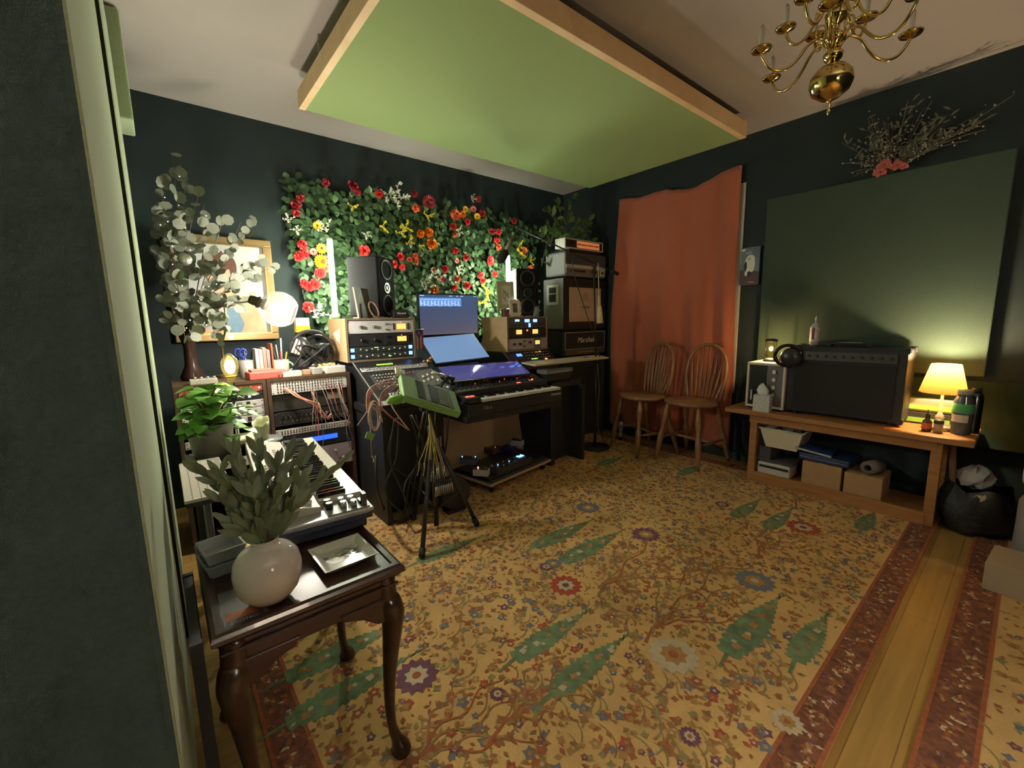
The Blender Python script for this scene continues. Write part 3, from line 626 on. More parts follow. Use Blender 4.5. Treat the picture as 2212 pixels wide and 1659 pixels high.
MB().tube([(-.134, y, z) for y, z in [(.135*math.cos(a), .69+.27*math.sin(a)) for a in [2*PI*i/30 for i in range(31)]]], .004, 6).build('trim_line', M('mauve_trim', (.2, .12, .13), .4), t)
MB().lathe([(.001, 0), (.022, 0), (.022, .004), (.001, .004)], c=(-.125, .09, .31), R=Matrix.Rotation(-PI/2, 3, 'Y') @ Matrix.Rotation(0, 3, 'X'), n=16).build('button', BLK, t)
t = thing('round_cushion', 'dark pink round disc standing behind the white appliance', 'cushion', (3.62, -.16, .012))
MB().lathe([(.001, -.03), (.12, -.03), (.135, 0), (.12, .03), (.001, .03)], c=(.06, -.06, .135), n=28, R=Matrix.Rotation(PI/2-.15, 3, 'Y')).build('cushion', M('dusty_pink', (.17, .085, .08), .8), t)
# dry bouquet on top of the green panel
t = thing('dried_flower_bouquet', 'dim bouquet of dried sprigs with coral roses on top of the green wall panel', 'bouquet', (XR-.06, .72, 2.236))
rr = random.Random(17); g = MB(); w_ = MB(); h = MB()
for i in range(60):
    a = rr.uniform(-1.25, 1.25) if i < 52 else rr.uniform(-1.25, -.95); L_ = rr.uniform(.16, .36) if i < 52 else rr.uniform(.34, .50)
    lean = rr.uniform(-.30, -.02); pts = []; bend = rr.uniform(-.09, .12)
    for k in range(7):
        w = k/6; pts.append(Vector((lean*L_*w, math.sin(a)*L_*w*(1+.1*w), abs(math.cos(a))*L_*w*.95+.02*math.sin(w*3)+bend*w*w)))
    g.tube(pts, .0022, 5, 0, False)
    for k in range(9):
        p = pts[2+k % 5] + Vector((rr.uniform(-.025, .01), rr.uniform(-.03, .03), rr.uniform(-.02, .03)))
        if i % 3: w_.ball(p, rr.uniform(.003, .0065), 6)
        else: h.leaf(p, (rr.uniform(-.6, .2), rr.uniform(-1, 1), rr.uniform(-.2, 1)), (-1, 0, .3), .05, .014)
for p in g.v: pass
g.build('sprigs', M('dry_stem', (.09, .075, .05), .8), t); o = w_.build('buds', M('dry_bud', (.26, .25, .24), .7), t); o['kind'] = 'stuff'; h.build('leaves', M('dry_leaf', (.12, .12, .08), .7), t)
for (dy, dz, r) in ((-.03, .035, .035), (.035, .055, .04), (.055, .015, .036), (-.065, .02, .025)):
    q = MB()
    for k in range(14):
        a = k*2.4; rr_ = r*(.25+.75*k/14); q.leaf((-.035+.3*rr_*0, rr_*.3*math.cos(a), rr_*.3*math.sin(a)), (-.35, math.cos(a), math.sin(a)), (-1, 0, 0), rr_*.9, rr_*1.1, curl=.4)
    q.build('rose', M('coral_rose', (.42, .09, .07), .6), t, loc=(0, dy, dz))
# ================================================================ chandelier
CX, CY, CZ = 1.915, .545, 2.10
t = thing('chandelier', 'polished brass chandelier with curved arms and candle cups under the ceiling', 'chandelier', (CX, CY, CZ))
MB().lathe([(.001, -.10), (.004, -.095), (.006, -.085), (.003, -.078), (.008, -.068), (.004, -.06), (.012, -.048), (.03, -.043), (.056, -.022), (.066, .005), (.062, .03), (.045, .052), (.022, .064), (.014, .075)], n=36).build('ball', BRASS, t)
MB().lathe([(.014, .072), (.026, .082), (.030, .098), (.018, .112), (.012, .125), (.032, .138), (.034, .152), (.014, .168), (.012, .19), (.030, .205), (.034, .225), (.022, .245), (.012, .26), (.012, .29), (.028, .305), (.020, .335), (.010, .36), (.010, .44)], n=28).build('column', BRASS, t)
MB().tube([(0, 0, .44), (0, 0, .66)], .006, 8).build('rod', BRASS, t)
MB().lathe([(.001, .70), (.055, .70), (.05, .685), (.02, .66), (.006, .655)], n=24).build('ceiling_rose', BRASS, t)
CANDLE = M('candle_sleeve', (.55, .50, .44), .4)
def arm(R, zc, z0, ang, drop):
    ca, sa = math.cos(ang), math.sin(ang)
    prof = [(.018, z0), (R*.18, z0+.030), (R*.34, z0+.018), (R*.46, z0-drop*.35), (R*.58, z0-drop*.85), (R*.72, z0-drop*1.05), (R*.86, z0-drop*.85), (R*.96, z0-drop*.30), (R*1.0, zc-.006)]
    # smooth
    P_ = [Vector((r*ca, r*sa, z)) for r, z in prof]; pts = []
    for i in range(len(P_)-1):
        p0, p1, p2, p3 = P_[max(0, i-1)], P_[i], P_[i+1], P_[min(len(P_)-1, i+2)]
        for k in range(4):
            w = k/4; pts.append(.5*((2*p1)+(p2-p0)*w+(2*p0-5*p1+4*p2-p3)*w*w+(3*p1-p0-3*p2+p3)*w**3))
    pts.append(P_[-1]); a = MB().tube(pts, .0048, 8).build('arm', BRASS, t)
    sc = MB(); c0 = P_[1]
    sc.tube([c0+Vector((ca*.022*math.sin(k*.7)*(1-k*.06), sa*.022*math.sin(k*.7)*(1-k*.06), .022-.022*math.cos(k*.7))) for k in range(9)], .003, 6).build('scroll', BRASS, a)
    c = (R*ca, R*sa, zc)
    MB().lathe([(.004, -.008), (.012, -.004), (.030, .002), (.034, .008), (.030, .007), (.012, .002), (.010, .012), (.013, .02), (.001, .02)], c=c, n=22).build('drip_pan', BRASS, a)
    MB().lathe([(.0085, .02), (.0085, .075), (.001, .075)], c=c, n=12).build('candle', CANDLE, a)
    MB().lathe([(.004, .074), (.005, .08), (.001, .088)], c=c, n=8).build('socket', DBRASS, a)
for k in range(6): arm(.235, .13, .12, math.radians(12+60*k), .055)
for k in range(6): arm(.15, .235, .225, math.radians(40+60*k), .05)

# unseen shaded floor lamp behind the camera, added to light camera-facing surfaces
t = thing('added_floor_lamp', 'unseen tall floor lamp with a white drum shade, added for front light', 'lamp', (.45, -1.25, .0))
MB().lathe([(.001, 0), (.14, 0), (.14, .02), (.012, .03), (.001, .03)], n=28).build('base', BPL, t); MB().cyl((0, 0, .03), (0, 0, 1.55), .010, n=10).build('pole', BPL, t)
MB().lathe([(.18, 1.38), (.15, 1.66)], n=36).build('lamp_shade', shadeM('drum_shade', (.85, .78, .66), .5), t)
MB().ball((0, 0, 1.55), .03, 14).build('bulb', MATS['lamp_bulb'], t); lamp(t, (0, 0, 1.55), PW['floor'], (1, .91, .80), .05)
# ================================================================ flower wall
HY_ = YB-.03
t = thing('flower_wall', 'wide green leaf hedge panel studded with red, orange and yellow flowers on the back wall', 'flower wall', (0, HY_, 0))
MB().bx(.93, 3.36, -.012, .028, 1.22, 2.36).build('backing', M('hedge_back', (.012, .03, .012), .9), t)
rr = random.Random(21); g = MB(); n = 0
def hedge_in(x, z, e=0):
    xl = .84 + (.0 if z > 1.95 else (1.95-z)*.28); top = 2.41 + .02*math.sin(x*9) ; bot = 1.20
    return xl+e < x < 3.42-e and bot+e < z < top-e
while n < 3100:
    x, z = rr.uniform(.82, 3.44), rr.uniform(1.18, 2.44)
    if not hedge_in(x, z): continue
    n += 1
    a = rr.uniform(0, 2*PI) if rr.random() < .35 else -PI/2+rr.gauss(0, .9)
    d = (math.cos(a), -rr.uniform(.05, .65), math.sin(a)); nn = (rr.uniform(-.5, .5), -1, rr.uniform(-.1, .8))
    g.leaf((x, -rr.uniform(.005, .095), z), d, nn, rr.uniform(.050, .078), rr.uniform(.034, .050), rr.uniform(.05, .3), rr.uniform(-.1, .35), 1 if rr.random() < .22 else 0)
g.build('foliage', [LEAFD, LEAFL], t)
RED = M('petal_red', (.62, .03, .03), .55); DRED = M('petal_dark_red', (.34, .02, .03), .55); ORG = M('petal_orange', (.85, .24, .01), .55); YEL = M('petal_yellow', (.80, .42, .015), .55)
COR = M('petal_coral', (.75, .16, .07), .55); PNK = M('petal_pink', (.65, .15, .14), .55); WHT = M('petal_white', (.55, .55, .42), .6); SYEL = M('sprig_yellow', (.72, .55, .03), .6); EYE = M('flower_eye', (.10, .02, .01), .7)
def fl_daisy(r, pet, eye, rings=1, n=13):
    g = MB()
    for k in range(rings):
        for i in range(n):
            a = 2*PI*(i+.5*k)/n; R0 = r*(1-.25*k)
            g.leaf((.12*r*math.cos(a), -.012-.006*k, .12*r*math.sin(a)), (math.cos(a), -.25-.3*k, math.sin(a)), (0, -1, 0), R0*.9, R0*4.2/n, .1, -.1, 0, rnd=True)
    g.ball((0, -.018-.006*rings, 0), r*.24, 8, 1, (1, .5, 1)); return g
def fl_carn(r, pet, seed):
    q = random.Random(seed); g = MB()
    for k in range(30):
        a = k*2.4; f = (k/30)**.5
        g.leaf((.3*r*f*math.cos(a), -.012-.02*(1-f), .3*r*f*math.sin(a)), (f*math.cos(a)+q.uniform(-.3, .3), -(1.1-f), f*math.sin(a)+q.uniform(-.3, .3)), (q.uniform(-1, 1), -1, q.uniform(-1, 1)), r*.85, r*.8, .3, .2, 0, rnd=True)
    return g
def fl_sprig(r, seed):
    q = random.Random(seed); g = MB()
    for b in range(5):
        a = q.uniform(0, 2*PI); L_ = r*q.uniform(.9, 1.7); e = Vector((math.cos(a)*L_, -.03-q.uniform(0, .03), math.sin(a)*L_)); g.tube([(0, 0, 0), e*.5+Vector((0, -.012, 0)), e], .0018, 4, 0, False)
        for k in range(6):
            p = e*(.35+.13*k)+Vector((0, -.008, 0)); g.leaf(p, (q.uniform(-1, 1), -.5, q.uniform(-1, 1)), (0, -1, 0), .022, .009, m=0)
            g.leaf(p, (q.uniform(-1, 1), -.5, q.uniform(-1, 1)), (0, -1, 0), .020, .009, m=0)
    return g
PROTO = {}
def flower(px, py, kind, r):
    p = at(px, py, y=HY_-.085)
    spec = {'red': ('red_carnation', RED, None), 'dred': ('dark_red_carnation', DRED, None), 'coral': ('coral_flower', COR, None), 'org': ('orange_marigold', ORG, None), 'redg': ('red_gerbera', RED, 2), 'dredg': ('dark_red_gerbera', DRED, 2),
            'orgg': ('orange_gerbera', ORG, 3), 'corg': ('coral_gerbera', COR, 3), 'yel': ('yellow_daisy', YEL, 1), 'pnk': ('pink_daisy', PNK, 1), 'syel': ('yellow_sprig', SYEL, 's'), 'wht': ('white_sprig', WHT, 's')}[kind]
    if kind not in PROTO:
        g = fl_carn(.03, 0, hash(spec[0]) % 7) if spec[2] is None else fl_sprig(.05, len(kind)) if spec[2] == 's' else fl_daisy(.03, 0, 1, spec[2], 12 if spec[2] == 1 else 17)
        o = g.build(spec[0], [spec[1], EYE], t); PROTO[kind] = o
    else: o = cp(PROTO[kind], t)
    o.location = (p.x, -.085+.0, p.z); o.rotation_euler = (random.Random(px).uniform(-.2, .2), random.Random(py).uniform(0, 6), random.Random(px+py).uniform(-.3, .3)); s_ = r/(.05 if spec[2] == 's' else .03); o.scale = (s_,)*3
FL = '''703 395 dred .03;764 404 dred .034;758 399 dred .03;771 416 dred .028;816 419 red .034;893 419 dred .03;853 428 wht .075;833 424 wht .05;640 443 dred .036;648 428 dred .03;639 460 dred .03
684 489 yel .036;622 475 wht .03;639 498 wht .03;703 493 wht .045;652 530 red .036;648 553 red .036;660 550 red .034;641 556 red .03;676 545 pnk .032;693 538 yel .045;688 565 orgg .062;703 560 corg .03;703 580 corg .035;691 590 red .042
656 613 red .034;678 615 red .042;667 619 red .034;665 664 red .042;687 676 wht .055;762 448 syel .03;875 492 syel .045;865 503 syel .04;883 522 syel .035;826 491 syel .035;789 508 wht .03;783 542 red .046
863 555 red .034;851 571 red .032;868 577 red .030;896 555 coral .03;924 439 dredg .068;898 451 coral .036;920 467 syel .04;906 506 org .038;925 503 org .042;931 527 org .048;906 532 syel .03
980 466 corg .06;997 464 orgg .042;1003 453 yel .034;1021 453 pnk .036;1029 469 yel .038;1031 430 dred .036;1018 430 wht .03;1039 461 dred .038;1007 480 red .032;978 491 red .034;980 507 coral .026;989 500 wht .035
1106 478 dred .036;1062 500 dred .034;1074 502 red .032;1071 520 red .034;1073 534 coral .034;982 542 red .032;1003 556 red .034;985 564 pnk .03;1054 563 redg .058;1116 542 syel .06;1124 534 syel .045;1128 541 coral .04
1145 565 syel .04;1145 579 coral .03;1149 590 corg .034;1066 592 red .034;1036 594 red .034;1041 606 red .032;959 582 red .034;935 583 coral .024;952 604 dredg .04;987 603 coral .032;1007 617 red .036;979 621 red .032
935 626 org .042;924 616 wht .06;985 580 wht .04;933 594 wht .045;1043 619 syel .045;1044 652 syel .045;1049 638 syel .045;883 561 coral .026;897 567 coral .028;1155 613 syel .035'''
for ln in FL.split('\n'):
    for e in ln.split(';'):
        a, b, c, d = e.split(); flower(float(a), float(b), c, float(d))
# ================================================================ light tubes
TUBE = M('tube_glow', (1, 1, 1), .3, emit=(.90, 1, .74), es=PW['tube']/EK)
def ltube(label, x, y, z0, z1):
    t = thing('light_tube', label, 'tube light', (x, y, z0))
    MB().cyl((0, 0, .03), (0, 0, z1-z0), .019, n=16).build('tube', TUBE, t)
    MB().cyl((0, 0, 0), (0, 0, .03), .028, n=16).build('base', WHITE, t)
    MB().cyl((0, 0, z1-z0), (0, 0, z1-z0+.012), .020, n=16).build('end_cap', WHITE, t)
# ================================================================ left racks
RY = 2.95
def rackcase(label, x0, x1, y0, y1, z0, z1, side, rim, th=.016, group=None, name='rack_case'):
    t = thing(name, label, 'equipment rack', ((x0+x1)/2, y0, z0), 0, group); w = (x1-x0)/2; d = y1-y0; h = z1-z0
    MB().bx(-w, -w+th, 0, d, 0, h).build('side_panel', side, t); MB().bx(w-th, w, 0, d, 0, h).build('side_panel', side, t)
    MB().bx(-w+th, w-th, 0, d, h-th, h).build('top_panel', rim, t); MB().bx(-w+th, w-th, 0, d, 0, th).build('bottom_panel', rim, t)
    MB().bx(-w+th, w-th, d-.01, d-.002, th, h-th).build('back_panel', BLK, t)
    g = MB(); g.bx(-w, -w+th, -.003, 0, 0, h); g.bx(w-th, w, -.003, 0, 0, h); g.bx(-w+th, w-th, -.003, 0, h-th, h); g.bx(-w+th, w-th, -.003, 0, 0, th); g.build('front_edge', rim, t)
    return t
rackcase('left studio rack of red and silver units under the eucalyptus', .02, .468, RY, 3.40, .02, .972, RACKW, RACKW, .02, 'low racks on the left')
rackcase('right studio rack with patch bays and a blue display', .472, .975, RY, 3.40, .02, .972, RACKW, RACKW, .02, 'low racks on the left')
SCREW = M('screw_dark', (.08, .08, .08), .4)
KNB = M('knob_black', (.015, .015, .015), .35); KNS = M('knob_silver', (.6, .6, .6), .25, .9); KNW = M('knob_white', (.75, .72, .62), .4); HOLE = M('jack_hole', (.03, .025, .02), .4)
_kn = {}
def knobs(parent, locs, r, d, mat, name='knob'):
    key = (round(r, 4), round(d, 4), mat.name, name); i0 = 0
    if key not in _kn:
        g = MB(); g.tube([(0, 0, 0), (0, -d*.85, 0), (0, -d, 0)], [r, r*.85, r*.6], 10); o = g.build(name, mat, parent, loc=locs[0]); _kn[key] = o; i0 = 1
    for q in locs[i0:]: cp(_kn[key], parent, q)
def lamps(parent, items, name='indicator_light'):
    for (x, z, w, h, mat) in items: MB().bx(x-w/2, x+w/2, -.004, 0, z-h/2, z+h/2).build(name, mat, parent)
def unit(label, x0, x1, y, z0, z1, mat, depth=.25, name='rack_unit', cat='rack unit', screws=True):
    t = thing(name, label, cat, ((x0+x1)/2, y, (z0+z1)/2)); w = (x1-x0)/2-.001; h = (z1-z0)/2-.001
    MB().bx(-w, w, 0, .004, -h, h).build('faceplate', mat, t, bevel=.001); MB().bx(-w+.016, w-.016, .004, depth, -h+.001, h-.001).build('chassis', BLK, t)
    if screws: knobs(t, [(sx*(w-.009), 0, sz*(h-.009)) for sx in (-1, 1) for sz in (-1, 1)], .004, .003, SCREW, 'screw')
    return t, w, h
REDP = M('red_panel', (.46, .11, .06), .45)
x0, x1 = .042, .448; fy = RY+.004
t, w, h = unit('red rack unit with silver knobs, top of the left rack', x0, x1, fy, .905, .949, REDP)
knobs(t, [(-.17+.026*i, 0, .006*(-1)**i) for i in range(13)], .007, .012, KNS); lamps(t, [(.185, .0, .008, .008, LEDW)])
t, w, h = unit('thin black rack unit with two blue lights under the red one', x0, x1, fy, .858, .903, BLK)
lamps(t, [(.13, -.003, .012, .012, LEDW), (-.13, -.006, .010, .010, LEDB)]); knobs(t, [(x, 0, 0) for x in (.04, .07, .10)], .006, .01, KNS)
for k, lb in enumerate(('upper', 'middle', 'lower')):
    t, w, h = unit(lb + ' silver unit of the three with grey drive slots', x0, x1, fy, .812-.046*k, .856-.046*k, SILV)
    MB().bx(.0, .09, -.002, 0, -.013, .013).build('slot', M('slot_grey', (.20, .21, .17), .5), t); MB().bx(-.14, -.04, -.002, 0, -.013, .013).build('slot', MATS['slot_grey'], t)
    MB().bx(.11, .13, -.003, 0, -.013, .013).build('button', BPL, t); knobs(t, [(.155, 0, .0)], .007, .008, KNS)
t, w, h = unit('silver unit with a row of black knobs near the paper cup', x0, x1, fy, .610, .656, SILV)
knobs(t, [(-.17+.038*i, 0, 0) for i in range(10)], .010, .015, KNB)
t, w, h = unit('pale unit with jack sockets low in the left rack', x0, x1, fy, .46, .52, SILV); knobs(t, [(-.17+.03*i, 0, 0) for i in range(12)], .008, .004, HOLE, 'jack')
t, w, h = unit('white blank faced unit lowest in the left rack', x0, x1, fy, .33, .40, SILV); knobs(t, [(-.15+.05*i, 0, 0) for i in range(4)], .008, .012, KNB)
x0, x1 = .494, .953
def patchbay(label, z0, z1, rows, cols, y=fy, xa=None, xb=None):
    t, w, h = unit(label, xa or x0, xb or x1, y, z0, z1, SILV); ps = [(-w+.035+(2*w-.07)*i/(cols-1), 0, -h+.014+(2*h-.028)*j/max(1, rows-1) if rows > 1 else 0) for j in range(rows) for i in range(cols)]
    knobs(t, ps[:96], .0045, .004, HOLE, 'jack')
    if len(ps) > 96:
        g = MB()
        for q in ps[96:]: g.cyl(q, (q[0], -.004, q[2]), .0045, n=8)
        o = g.build('jack', HOLE, t); o['kind'] = 'stuff'
    return t
patchbay('silver patch bay with rows of sockets at the top of the right rack', .868, .950, 4, 24)
patchbay('narrow silver patch bay above the blue display', .600, .644, 2, 24)
t, w, h = unit('black unit with tiny white markings behind the hanging cables', x0, x1, fy, .665, .752, BLK)
g = MB(); rr = random.Random(4)
for i in range(34): g.bx(-.2+.012*i, -.2+.012*i+rr.uniform(.002, .006), -.0012, 0, -.02+.03*(i % 2), -.016+.03*(i % 2))
g.build('printed_marks', M('print_white', (.7, .7, .7), .6), t)
knobs(t, [(-.18+.03*i, 0, .022) for i in range(13)], .007, .012, KNB)
t, w, h = unit('dark tall unit below the top patch bay', x0, x1, fy+.02, .757, .862, M('unit_dark', (.03, .028, .026), .5))  # plain dark faceplate, set slightly back
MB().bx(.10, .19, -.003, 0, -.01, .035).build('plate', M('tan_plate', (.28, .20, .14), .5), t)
t, w, h = unit('black unit with a wide glowing blue display', x0, x1, fy, .495, .596, BLK)
MB().bx(-.12, .14, -.004, 0, -.012, .018).build('display', M('blue_display', (.02, .05, .6), .3, emit=(.012, .06, 1), es=3.2), t); knobs(t, [(x, 0, .0) for x in (-.19, -.16, .19)], .009, .014, KNB)
LIL = M('lilac_panel', (.36, .32, .38), .45)
t, w, h = unit('lilac grey unit with white knobs below the blue display', x0, x1, fy, .345, .49, LIL)
knobs(t, [(-.18+.05*i, 0, .03*(-1)**i) for i in range(8)], .009, .014, KNW); knobs(t, [(-.155+.05*i, 0, -.03) for i in range(7)], .006, .010, KNB)
# patch cables on the right rack
def sagcable(label, name, mats, pairs, parent_loc, cat='cables', r=.0022, grp=None):
    t = thing(name, label, cat, parent_loc, 0, grp); o = Vector(parent_loc)
    for k, (a, b, sag, out) in enumerate(pairs):
        a, b = Vector(a)-o, Vector(b)-o; pts = []
        for i in range(15):
            w = i/14; p = a.lerp(b, w); p.z -= sag*math.sin(PI*w); p.y -= out*math.sin(PI*w)**.7; p.x += .012*math.sin(w*7+k*2); pts.append(p)
        MB().tube(pts, r, 6).build('cable', mats[k % len(mats)], t)
    return t
CPK = M('cable_pink', (.50, .13, .09), .5); CPL = M('cable_pale', (.55, .40, .30), .5); CGY = M('cable_grey', (.20, .19, .19), .5); CBK = M('cable_black', (.012, .012, .012), .5); CYE = M('cable_yellow', (.60, .52, .14), .5)
rr = random.Random(9); prs = []
for i in range(16):
    xa = rr.uniform(.52, .93); prs.append(((xa, fy-.004, rr.choice((.90, .92, .88))), (xa+rr.uniform(-.05, .25), fy-.004, rr.choice((.63, .61, .89, .45))), rr.uniform(.04, .14), rr.uniform(.03, .09)))
prs = [((a[0], a[1], a[2]), (min(.94, b[0]), b[1], b[2]), s_, o_) for a, b, s_, o_ in prs]
sagcable('thin grey and pink patch cables hanging over the right rack', 'patch_cables', [CGY, CPL, CGY, CPK], prs, (.72, fy-.01, .9), r=.0018)
prs = [((.56+.004*i, fy-.006, .905), (.73, fy-.07, .80-.004*i), .01, .03) for i in range(6)]+[((.73, fy-.07, .80), (.80+.01*i, fy-.05, .73-.01*i), .06, .02) for i in range(4)]
sagcable('thick pink cable bunch looping below the top patch bay', 'pink_cable_bunch', [CPK, CPL], prs, (.66, fy-.01, .9), r=.003)
# ================================================================ on top of the racks
RT = .972
pcols = [M('frame_gold', (.35, .22, .10), .35, .6), M('oil_grey', (.42, .42, .42), .6, noise=.15, nscale=5), M('oil_hair', (.10, .035, .02), .5), M('oil_skin', (.62, .36, .24), .5, noise=.08, nscale=12),
         M('oil_peach', (.60, .34, .20), .6, noise=.2, nscale=7), M('oil_blue', (.16, .26, .38), .6, noise=.2, nscale=8), M('oil_lilac', (.48, .42, .44), .6, noise=.1, nscale=9)]
t = thing('framed_portrait', 'framed portrait of a dark haired woman behind the eucalyptus', 'painting', (.40, YB-.045, 1.56))
g = MB(); FW, FH = .32, .37
g.frame(-FW, FW, -FH, FH, .05, -.02, .035); g.build('frame', pcols[0], t, bevel=.006); MB().frame(-FW+.045, FW-.045, -FH+.045, FH-.045, .012, -.024, .02).build('inner_frame', DBRASS, t)
MB().bx(-FW+.05, FW-.05, .0, .02, -FH+.05, FH-.05).build('canvas', pcols[1], t)
def disc(g, cx, cz, rx, rz, y, m, n=26, w=0, k=3, ph=0):
    g.add([(cx, y, cz)]+[(cx+rx*math.cos(2*PI*i/n)*(1+w*math.sin(k*2*PI*i/n+ph)), y, cz+rz*math.sin(2*PI*i/n)*(1+w*math.sin(k*2*PI*i/n+ph))) for i in range(n)], [(0, i+1, (i+1) % n+1) for i in range(n)], m)
g = MB()
g.add([(-.27, -.001, -.32), (.24, -.001, -.32), (.20, -.001, -.16), (.10, -.001, -.05), (.02, -.001, .0), (-.06, -.001, -.02), (-.2, -.001, -.10), (-.27, -.001, -.2)], [tuple(range(8))], 3)
disc(g, -.02, .14, .105, .14, -.002, 1, w=.06); disc(g, -.03, .11, .072, .098, -.003, 2); g.add([(-.065, -.0025, .04), (.01, -.0025, .04), (.03, -.0025, -.06), (-.08, -.0025, -.06)], [(0, 3, 2, 1)], 2)
disc(g, .0, .185, .075, .045, -.004, 1, w=.1); disc(g, -.055, .125, .013, .006, -.005, 1); disc(g, -.008, .125, .013, .006, -.005, 1); disc(g, -.03, .06, .018, .007, -.005, 6); disc(g, -.032, .092, .006, .014, -.0045, 3)
disc(g, -.10, -.18, .13, .09, -.0032, 5, w=.15); disc(g, .04, -.22, .07, .10, -.0034, 4, w=.12); disc(g, -.19, -.08, .07, .09, -.0033, 5, w=.1, k=2); disc(g, .13, -.15, .06, .12, -.0036, 3, w=.1); disc(g, .03, -.10, .03, .012, -.004, 5)
g.build('painting', [pcols[1], pcols[2], pcols[3], pcols[4], pcols[5], pcols[6], M('oil_red', (.45, .10, .07), .5)], t)
# eucalyptus
def smooth(P_, n=5):
    P_ = [Vector(p) for p in P_]; out = []
    for i in range(len(P_)-1):
        p0, p1, p2, p3 = P_[max(0, i-1)], P_[i], P_[i+1], P_[min(len(P_)-1, i+2)]
        for k in range(n):
            w = k/n; out.append(.5*((2*p1)+(p2-p0)*w+(2*p0-5*p1+4*p2-p3)*w*w+(3*p1-p0-3*p2+p3)*w**3))
    return out+[P_[-1]]
t = thing('eucalyptus_arrangement', 'tall round leaved eucalyptus with fairy lights in a dark vase on the left rack', 'plant', (.13, 3.28, RT))
MB().lathe([(.001, 0), (.06, 0), (.065, .02), (.035, .09), (.03, .20), (.045, .27), (.05, .30), (.042, .30), (.03, .2), (.001, .18)], n=20).build('vase', M('vase_brown', (.035, .015, .012), .2), t)
rr = random.Random(33); g = MB(); lf = MB(); fl = MB(); tips = []
tg = [(372, 330, 3.15), (345, 380, 3.2), (400, 400, 3.2), (430, 415, 3.1), (440, 440, 3.1), (350, 450, 3.2), (340, 500, 3.2), (400, 470, 3.05), (480, 480, 3.0), (545, 490, 3.05), (520, 480, 3.0), (560, 560, 3.05), (585, 578, 3.05), 
      (380, 600, 3.0), (350, 640, 3.05), (400, 650, 3.0), (450, 640, 2.95), (500, 610, 3.0), (520, 660, 3.0), (540, 640, 3.05), (480, 690, 3.0), (430, 720, 2.98), (470, 735, 3.0), (400, 740, 3.0), (360, 560, 3.1), (410, 520, 3.1), (340, 690, 3.1), (500, 720, 3.0), (378, 500, 3.1)]
for px, py, yy in tg:
    e = at(px, py, y=yy) - Vector((.13, 3.28, RT)); b = Vector((0, 0, .28)); mid = b.lerp(e, .5)+Vector((rr.uniform(-.04, .04), rr.uniform(-.06, .02), .06 if e.z > .3 else .22)); pts = smooth([b, mid, e], 8)
    g.tube(pts, [.004*(1-.7*i/16) for i in range(17)], 5)
    N = 16
    for k in range(3, 17):
        p = pts[k]; p.x = max(p.x, -.09); dd = (pts[k]-pts[k-1]).normalized()
        for s_ in (-1, 1):
            if rr.random() < .42: continue
            sd = Vector((rr.uniform(-1, 1), rr.uniform(-.8, .2), rr.uniform(-1, 1))); d = (dd*.4+sd).normalized(); rL = rr.uniform(.040, .068)
            lf.leaf(p, d, (rr.uniform(-.7, .7), -1, rr.uniform(-.5, .7)), rL, rL*rr.uniform(.75, .95), .08, .1, 0, rnd=True)
    for k in (6, 10, 13):
        if rr.random() < .8: fl.ball(pts[k]+Vector((rr.uniform(-.03, .03), -.02, rr.uniform(-.03, .03))), .0028, 6)
g.build('stems', M('euca_stem', (.12, .08, .05), .7), t); lf.build('leaves', EUCA, t); o = fl.build('fairy_lights', M('fairy_glow', (1, .95, .9), .4, emit=(1, .93, .85), es=5), t)
q = at(399, 560, y=3.0)-Vector((.13, 3.28, RT)); MB().ball(q, .034, 16).build('silver_bauble', M('bauble', (.5, .48, .4), .35, .9, bump=.8, bscale=90), t)
# globe arm lamp
GP = at(603, 668, y=2.76); BP = Vector((.30, 3.29, RT))
t = thing('globe_lamp', 'lit clear glass globe lamp on a thin brass arm in front of the portrait', 'lamp', BP)
MB().lathe([(.001, 0), (.07, 0), (.07, .012), (.01, .02), (.001, .02)], n=24).build('base', DBRASS, t)
EL = at(484, 655, y=3.15)-BP; EL0 = Vector((EL.x, EL.y, 0)); MB().tube(smooth([(0, 0, .015), (.0, 0, .2), EL*.98-Vector((0, 0, .12)), EL]), .006, 8).build('post', DBRASS, t)
c = GP-BP; dirv = Vector((1, -.35, -.42)).normalized(); sock = c-dirv*.105
MB().tube([EL, EL.lerp(sock, .5), sock-dirv*.03], .005, 8).build('arm', DBRASS, t)
RQ = dirv.to_track_quat('Z', 'Y').to_matrix()
MB().lathe([(.001, -.05), (.022, -.05), (.026, -.03), (.026, -.012), (.033, -.008), (.033, .002), (.026, .006), (.026, .02), (.033, .024), (.033, .034), (.024, .04), (.001, .04)], c=sock, n=24, R=RQ).build('socket', M('socket_bronze', (.05, .035, .02), .35, .7), t)
gr = .101
MB().lathe([(gr*math.sin(a), -gr*math.cos(a)) for a in [.32+(PI-.32-.62)*i/18 for i in range(19)]], c=c, n=32, R=RQ).build('glass_globe', foggyM('globe_glass', (1, .98, .93), .16, .03), t)
MB().lathe([(gr*math.sin(2.52)+.002*math.cos(q), -gr*math.cos(2.52)+.002*math.sin(q)) for q in [2*PI*i/6 for i in range(7)]], c=c, n=32, R=RQ).build('glass_rim', M('rim_white', (.8, .78, .7), .2), t)
MB().ball(c-dirv*.005, .042, 18).build('bulb', M('globe_bulb', (1, 1, .9), .3, emit=(1, .88, .58), es=26), t)
lamp(t, c-dirv*.0, PW['globe'], (1, .93, .82), .045)
